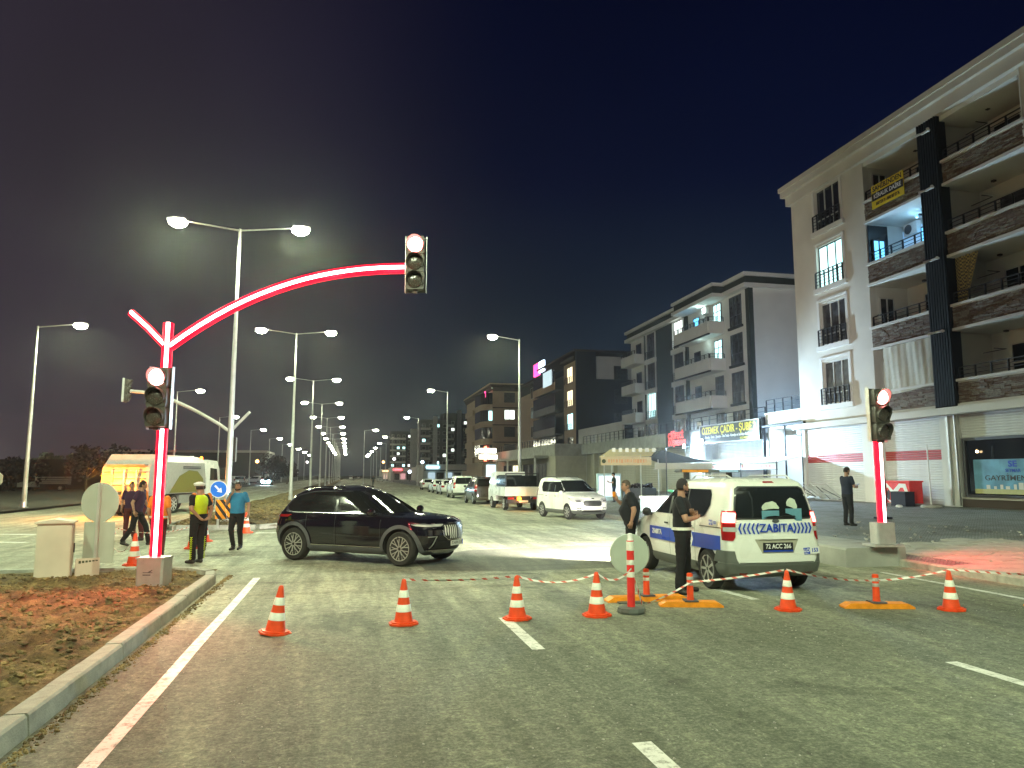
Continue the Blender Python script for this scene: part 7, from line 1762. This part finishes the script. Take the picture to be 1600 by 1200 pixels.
    if belt:
        up = (D['nek']-D['pel']).normalized(); c0 = D['pel']+up*.055; mb = MB(); n2 = 28; vs = []
        for zz in (-.022, .022):
            for dd in (.030, .036):
                for q in range(n2): vs.append(c0+up*zz+Vector((cos(2*pi*q/n2)*(.172*build+dd), sin(2*pi*q/n2)*(.122*build+dd+belly*.4), 0)))
        o_ = n2; fs = []
        for q in range(n2):
            w2 = (q+1) % n2; fs += [(q, w2, 2*o_+w2, 2*o_+q), (o_+q, o_+w2, 3*o_+w2, 3*o_+q), (q, w2, o_+w2, o_+q), (2*o_+q, 2*o_+w2, 3*o_+w2, 3*o_+q)]
        mb.add(vs, fs); mb.build('belt', M[belt], r, True)
    return r, D
PE = {}
# man with folded arms beside the van; body to the right, head turned away
p1, _ = person('man in black T-shirt and white hip belt standing with folded arms', (2.82, 12.45, 0), radians(-112), 1.87, build=1.08, turn=radians(38), beard=True, belt='reflw', vox=.010,
    J=dict(elL=(-.25, .09, 1.16), wrL=(-.02, .185, 1.21), hdL=(.09, .17, 1.25), elR=(.25, .10, 1.15), wrR=(.01, .225, 1.17), hdR=(-.10, .20, 1.21), kneeL=(-.16, .03, .50), ankL=(-.24, .0, .09), toeL=(-.28, .16, .035), kneeR=(.10, -.02, .5), ankR=(.13, -.06, .09), toeR=(.16, .10, .035)))
p2, _ = person('stout man in black T-shirt with one hand raised behind the round sign', (2.52, 15.9, 0), radians(78), 1.84, build=1.22, belly=.07, turn=radians(28), hair='hairg', vox=.012,
    J=dict(nek=(0, .05, 1.48), head=(0, .09, 1.64), elR=(.26, .14, 1.22), wrR=(.12, .30, 1.36), hdR=(.07, .31, 1.44), elL=(-.27, -.08, 1.16), wrL=(-.26, -.02, .92), hdL=(-.25, .0, .83)))
p3, _ = person('man in bright blue T-shirt, hand at his mouth, walking by the arrow sign', (-7.18, 19.6, 0), radians(175), 1.76, shirt='tshirt_blue', trous='trous_black', build=1.05, beard=True, belly=.02,
    J=dict(elR=(.27, .06, 1.20), wrR=(.12, .20, 1.42), hdR=(.03, .17, 1.53), elL=(-.28, -.05, 1.18), wrL=(-.31, .02, .94), hdL=(-.31, .05, .85), kneeR=(.10, .12, .52), ankR=(.09, -.04, .09), toeR=(.10, .12, .03), kneeL=(-.09, .0, .50), ankL=(-.07, -.12, .12), toeL=(-.07, .02, .03)))
p4, DD = person('traffic officer in white cap and yellow vest with hands behind the back', (-6.98, 16.7, 0), radians(62), 1.78, shirt='tshirt_black', trous='trous_black', cap='white', vest='vest_ye', build=1.0, turn=radians(-25), nod=radians(-8),
    J=dict(elL=(-.27, -.10, 1.18), wrL=(-.10, -.19, .98), hdL=(-.02, -.20, .93), elR=(.27, -.10, 1.18), wrR=(.10, -.20, .99), hdR=(.02, -.21, .94), ankL=(-.10, -.01, .09), ankR=(.10, -.01, .09)))
for sg in (-1, 1):
    for k in range(11):
        z = .56-.045*k; mb = MB(); x = sg*(.16+.0); yy = 0
        mb.obox((sg*.175, -.01, z), (0, 1, .5), (1, 0, 0), (0, -.5, 1), .025, .005, .008); mb.obox((sg*.175, -.03, z), (0, -1, .5), (1, 0, 0), (0, .5, 1), .025, .005, .008); mb.build('trouser_chevron', M['vest_ye'], p4)
p5, _ = person('man in dark plum T-shirt walking left of the workers', (-10.35, 20.7, 0), radians(-75), 1.80, shirt='tshirt_purple', trous='trous_black', turn=radians(10), lean=0,
    J=dict(pel=(0, 0, .93), che=(0, .05, 1.29), nek=(0, .08, 1.47), head=(0, .11, 1.63), shL=(-.18, .08, 1.43), shR=(.18, .05, 1.43), elL=(-.24, .14, 1.17), wrL=(-.23, .26, .97), hdL=(-.23, .30, .89), elR=(.25, -.08, 1.17), wrR=(.25, -.02, .93), hdR=(.25, .02, .84), kneeL=(-.10, .22, .52), ankL=(-.10, .30, .10), toeL=(-.10, .46, .05), kneeR=(.10, -.08, .50), ankR=(.10, -.30, .14), toeR=(.10, -.16, .04)))
p6, _ = person('worker in orange shirt and dark red trousers behind the big traffic light', (-8.28, 17.6, 0), radians(0), 1.70, shirt='vest_or', trous='redtrous', build=1.12, hair='hair', belt='reflw')
p7, _ = person('worker in orange shirt standing right behind the first one by the mast', (-8.05, 19.4, 0), radians(20), 1.74, shirt='vest_or', trous='trous_black', build=1.0)
p8, _ = person('man in dark shirt with orange vest beyond the walking man', (-11.1, 22.5, 0), radians(120), 1.78, shirt='tshirt_purple', trous='redtrous', vest='vest_or')
p9, _ = person('bareheaded man half hidden between the workers and the refuse truck', (-11.6, 22.8, 0), radians(200), 1.74, shirt='tshirt_purple', trous='redtrous')
p10, _ = person('man in dark green T-shirt looking at his phone under the market canopy', (6.2, 45.4, .28), radians(80), 1.82, shirt='tshirt_green', trous='jeans', nod=radians(-20), vox=.014,
    J=dict(elL=(-.24, .06, 1.18), wrL=(-.12, .28, 1.22), hdL=(-.07, .35, 1.25), elR=(.24, .06, 1.18), wrR=(.12, .28, 1.20), hdR=(.06, .34, 1.23)))
p11, _ = person('man in dark navy T-shirt reading his phone left of the small traffic light', (10.45, 23.3, .37), radians(-72), 1.82, shirt='tshirt_navy', trous='trous_black', nod=radians(-14), beard=True,
    J=dict(elL=(-.24, .06, 1.18), wrL=(-.12, .28, 1.18), hdL=(-.08, .36, 1.20), elR=(.24, .06, 1.18), wrR=(.10, .28, 1.17), hdR=(.05, .36, 1.19), kneeR=(.09, .04, .5), ankR=(.06, .05, .09), toeR=(.06, .22, .03)))
p12, _ = person('man in dark clothes partly cut off by the right picture edge', (21.0, 29.0, .54), radians(110), 1.78, shirt='tshirt_black', trous='trous_black',
    J=dict(elR=(.22, .12, 1.2), wrR=(.12, .34, 1.12), hdR=(.08, .42, 1.1), elL=(-.24, .1, 1.2), wrL=(-.1, .34, 1.1), hdL=(-.05, .42, 1.08)))
g = gr(583, 760); p13, _ = person('lone dark pedestrian far up the right carriageway', (g.x, g.y, 0), radians(180), 1.9, vox=.02)
g = gr(552, 751.5); p14, _ = person('far pedestrian at the end of the carriageway', (g.x, g.y, 0), radians(180), 1.8, vox=.03)
def phone(lb, r, x, y, z):
    w = r.matrix_basis @ Vector((x, y, z)); mb = MB(); mb.box(-.035, .035, -.07, .07, -.004, .004); o = mb.build('phone', M['black'], loc=w, rot=(radians(25), 0, r.rotation_euler.z)); tag(o, lb, 'phone')
    mb = MB(); mb.box(-.031, .031, -.064, .064, .0042, .006); mb.build('screen', emat('phone_screen', (.5, .7, 1), .6), o)
phone('phone held by the man under the market canopy', p10, 0, .40, 1.28); phone('phone held by the man left of the small traffic light', p11, -.02, .41, 1.23)
w = p2.matrix_basis @ Vector((.07, .34, 1.47)); mb = MB(); mb.lathe([(.02, -.055), (.035, -.04), (.04, .05), (.03, .055)], 16); tag(mb.build('paper_cup', M['yelor'], loc=w, smooth=True), 'small orange cup in the raised hand of the stout man', 'cup')

# ================================================================ haze, added so the lamps get a soft glow
HAZE = 0.0004
bpy.data.scenes.remove(TMPS)
if HAZE:
    mb = MB(); mb.box(-330, 330, -120, 620, -1.2, 40); hz_ = mb.mesh('haze', None) if 0 else None
    mv = bpy.data.materials.new('glow_haze'); mv.use_nodes = True; t_ = mv.node_tree; t_.nodes.clear()
    ou = t_.nodes.new('ShaderNodeOutputMaterial'); pv = t_.nodes.new('ShaderNodeVolumePrincipled'); pv.inputs['Color'].default_value = (.9, .9, .9, 1)
    pv.inputs['Density'].default_value = HAZE; pv.inputs['Anisotropy'].default_value = .82; t_.links.new(pv.outputs[0], ou.inputs['Volume'])
    o = mb.build('haze', mv); tag(o, 'thin haze added over the street for lamp glow', 'haze', kind='stuff')
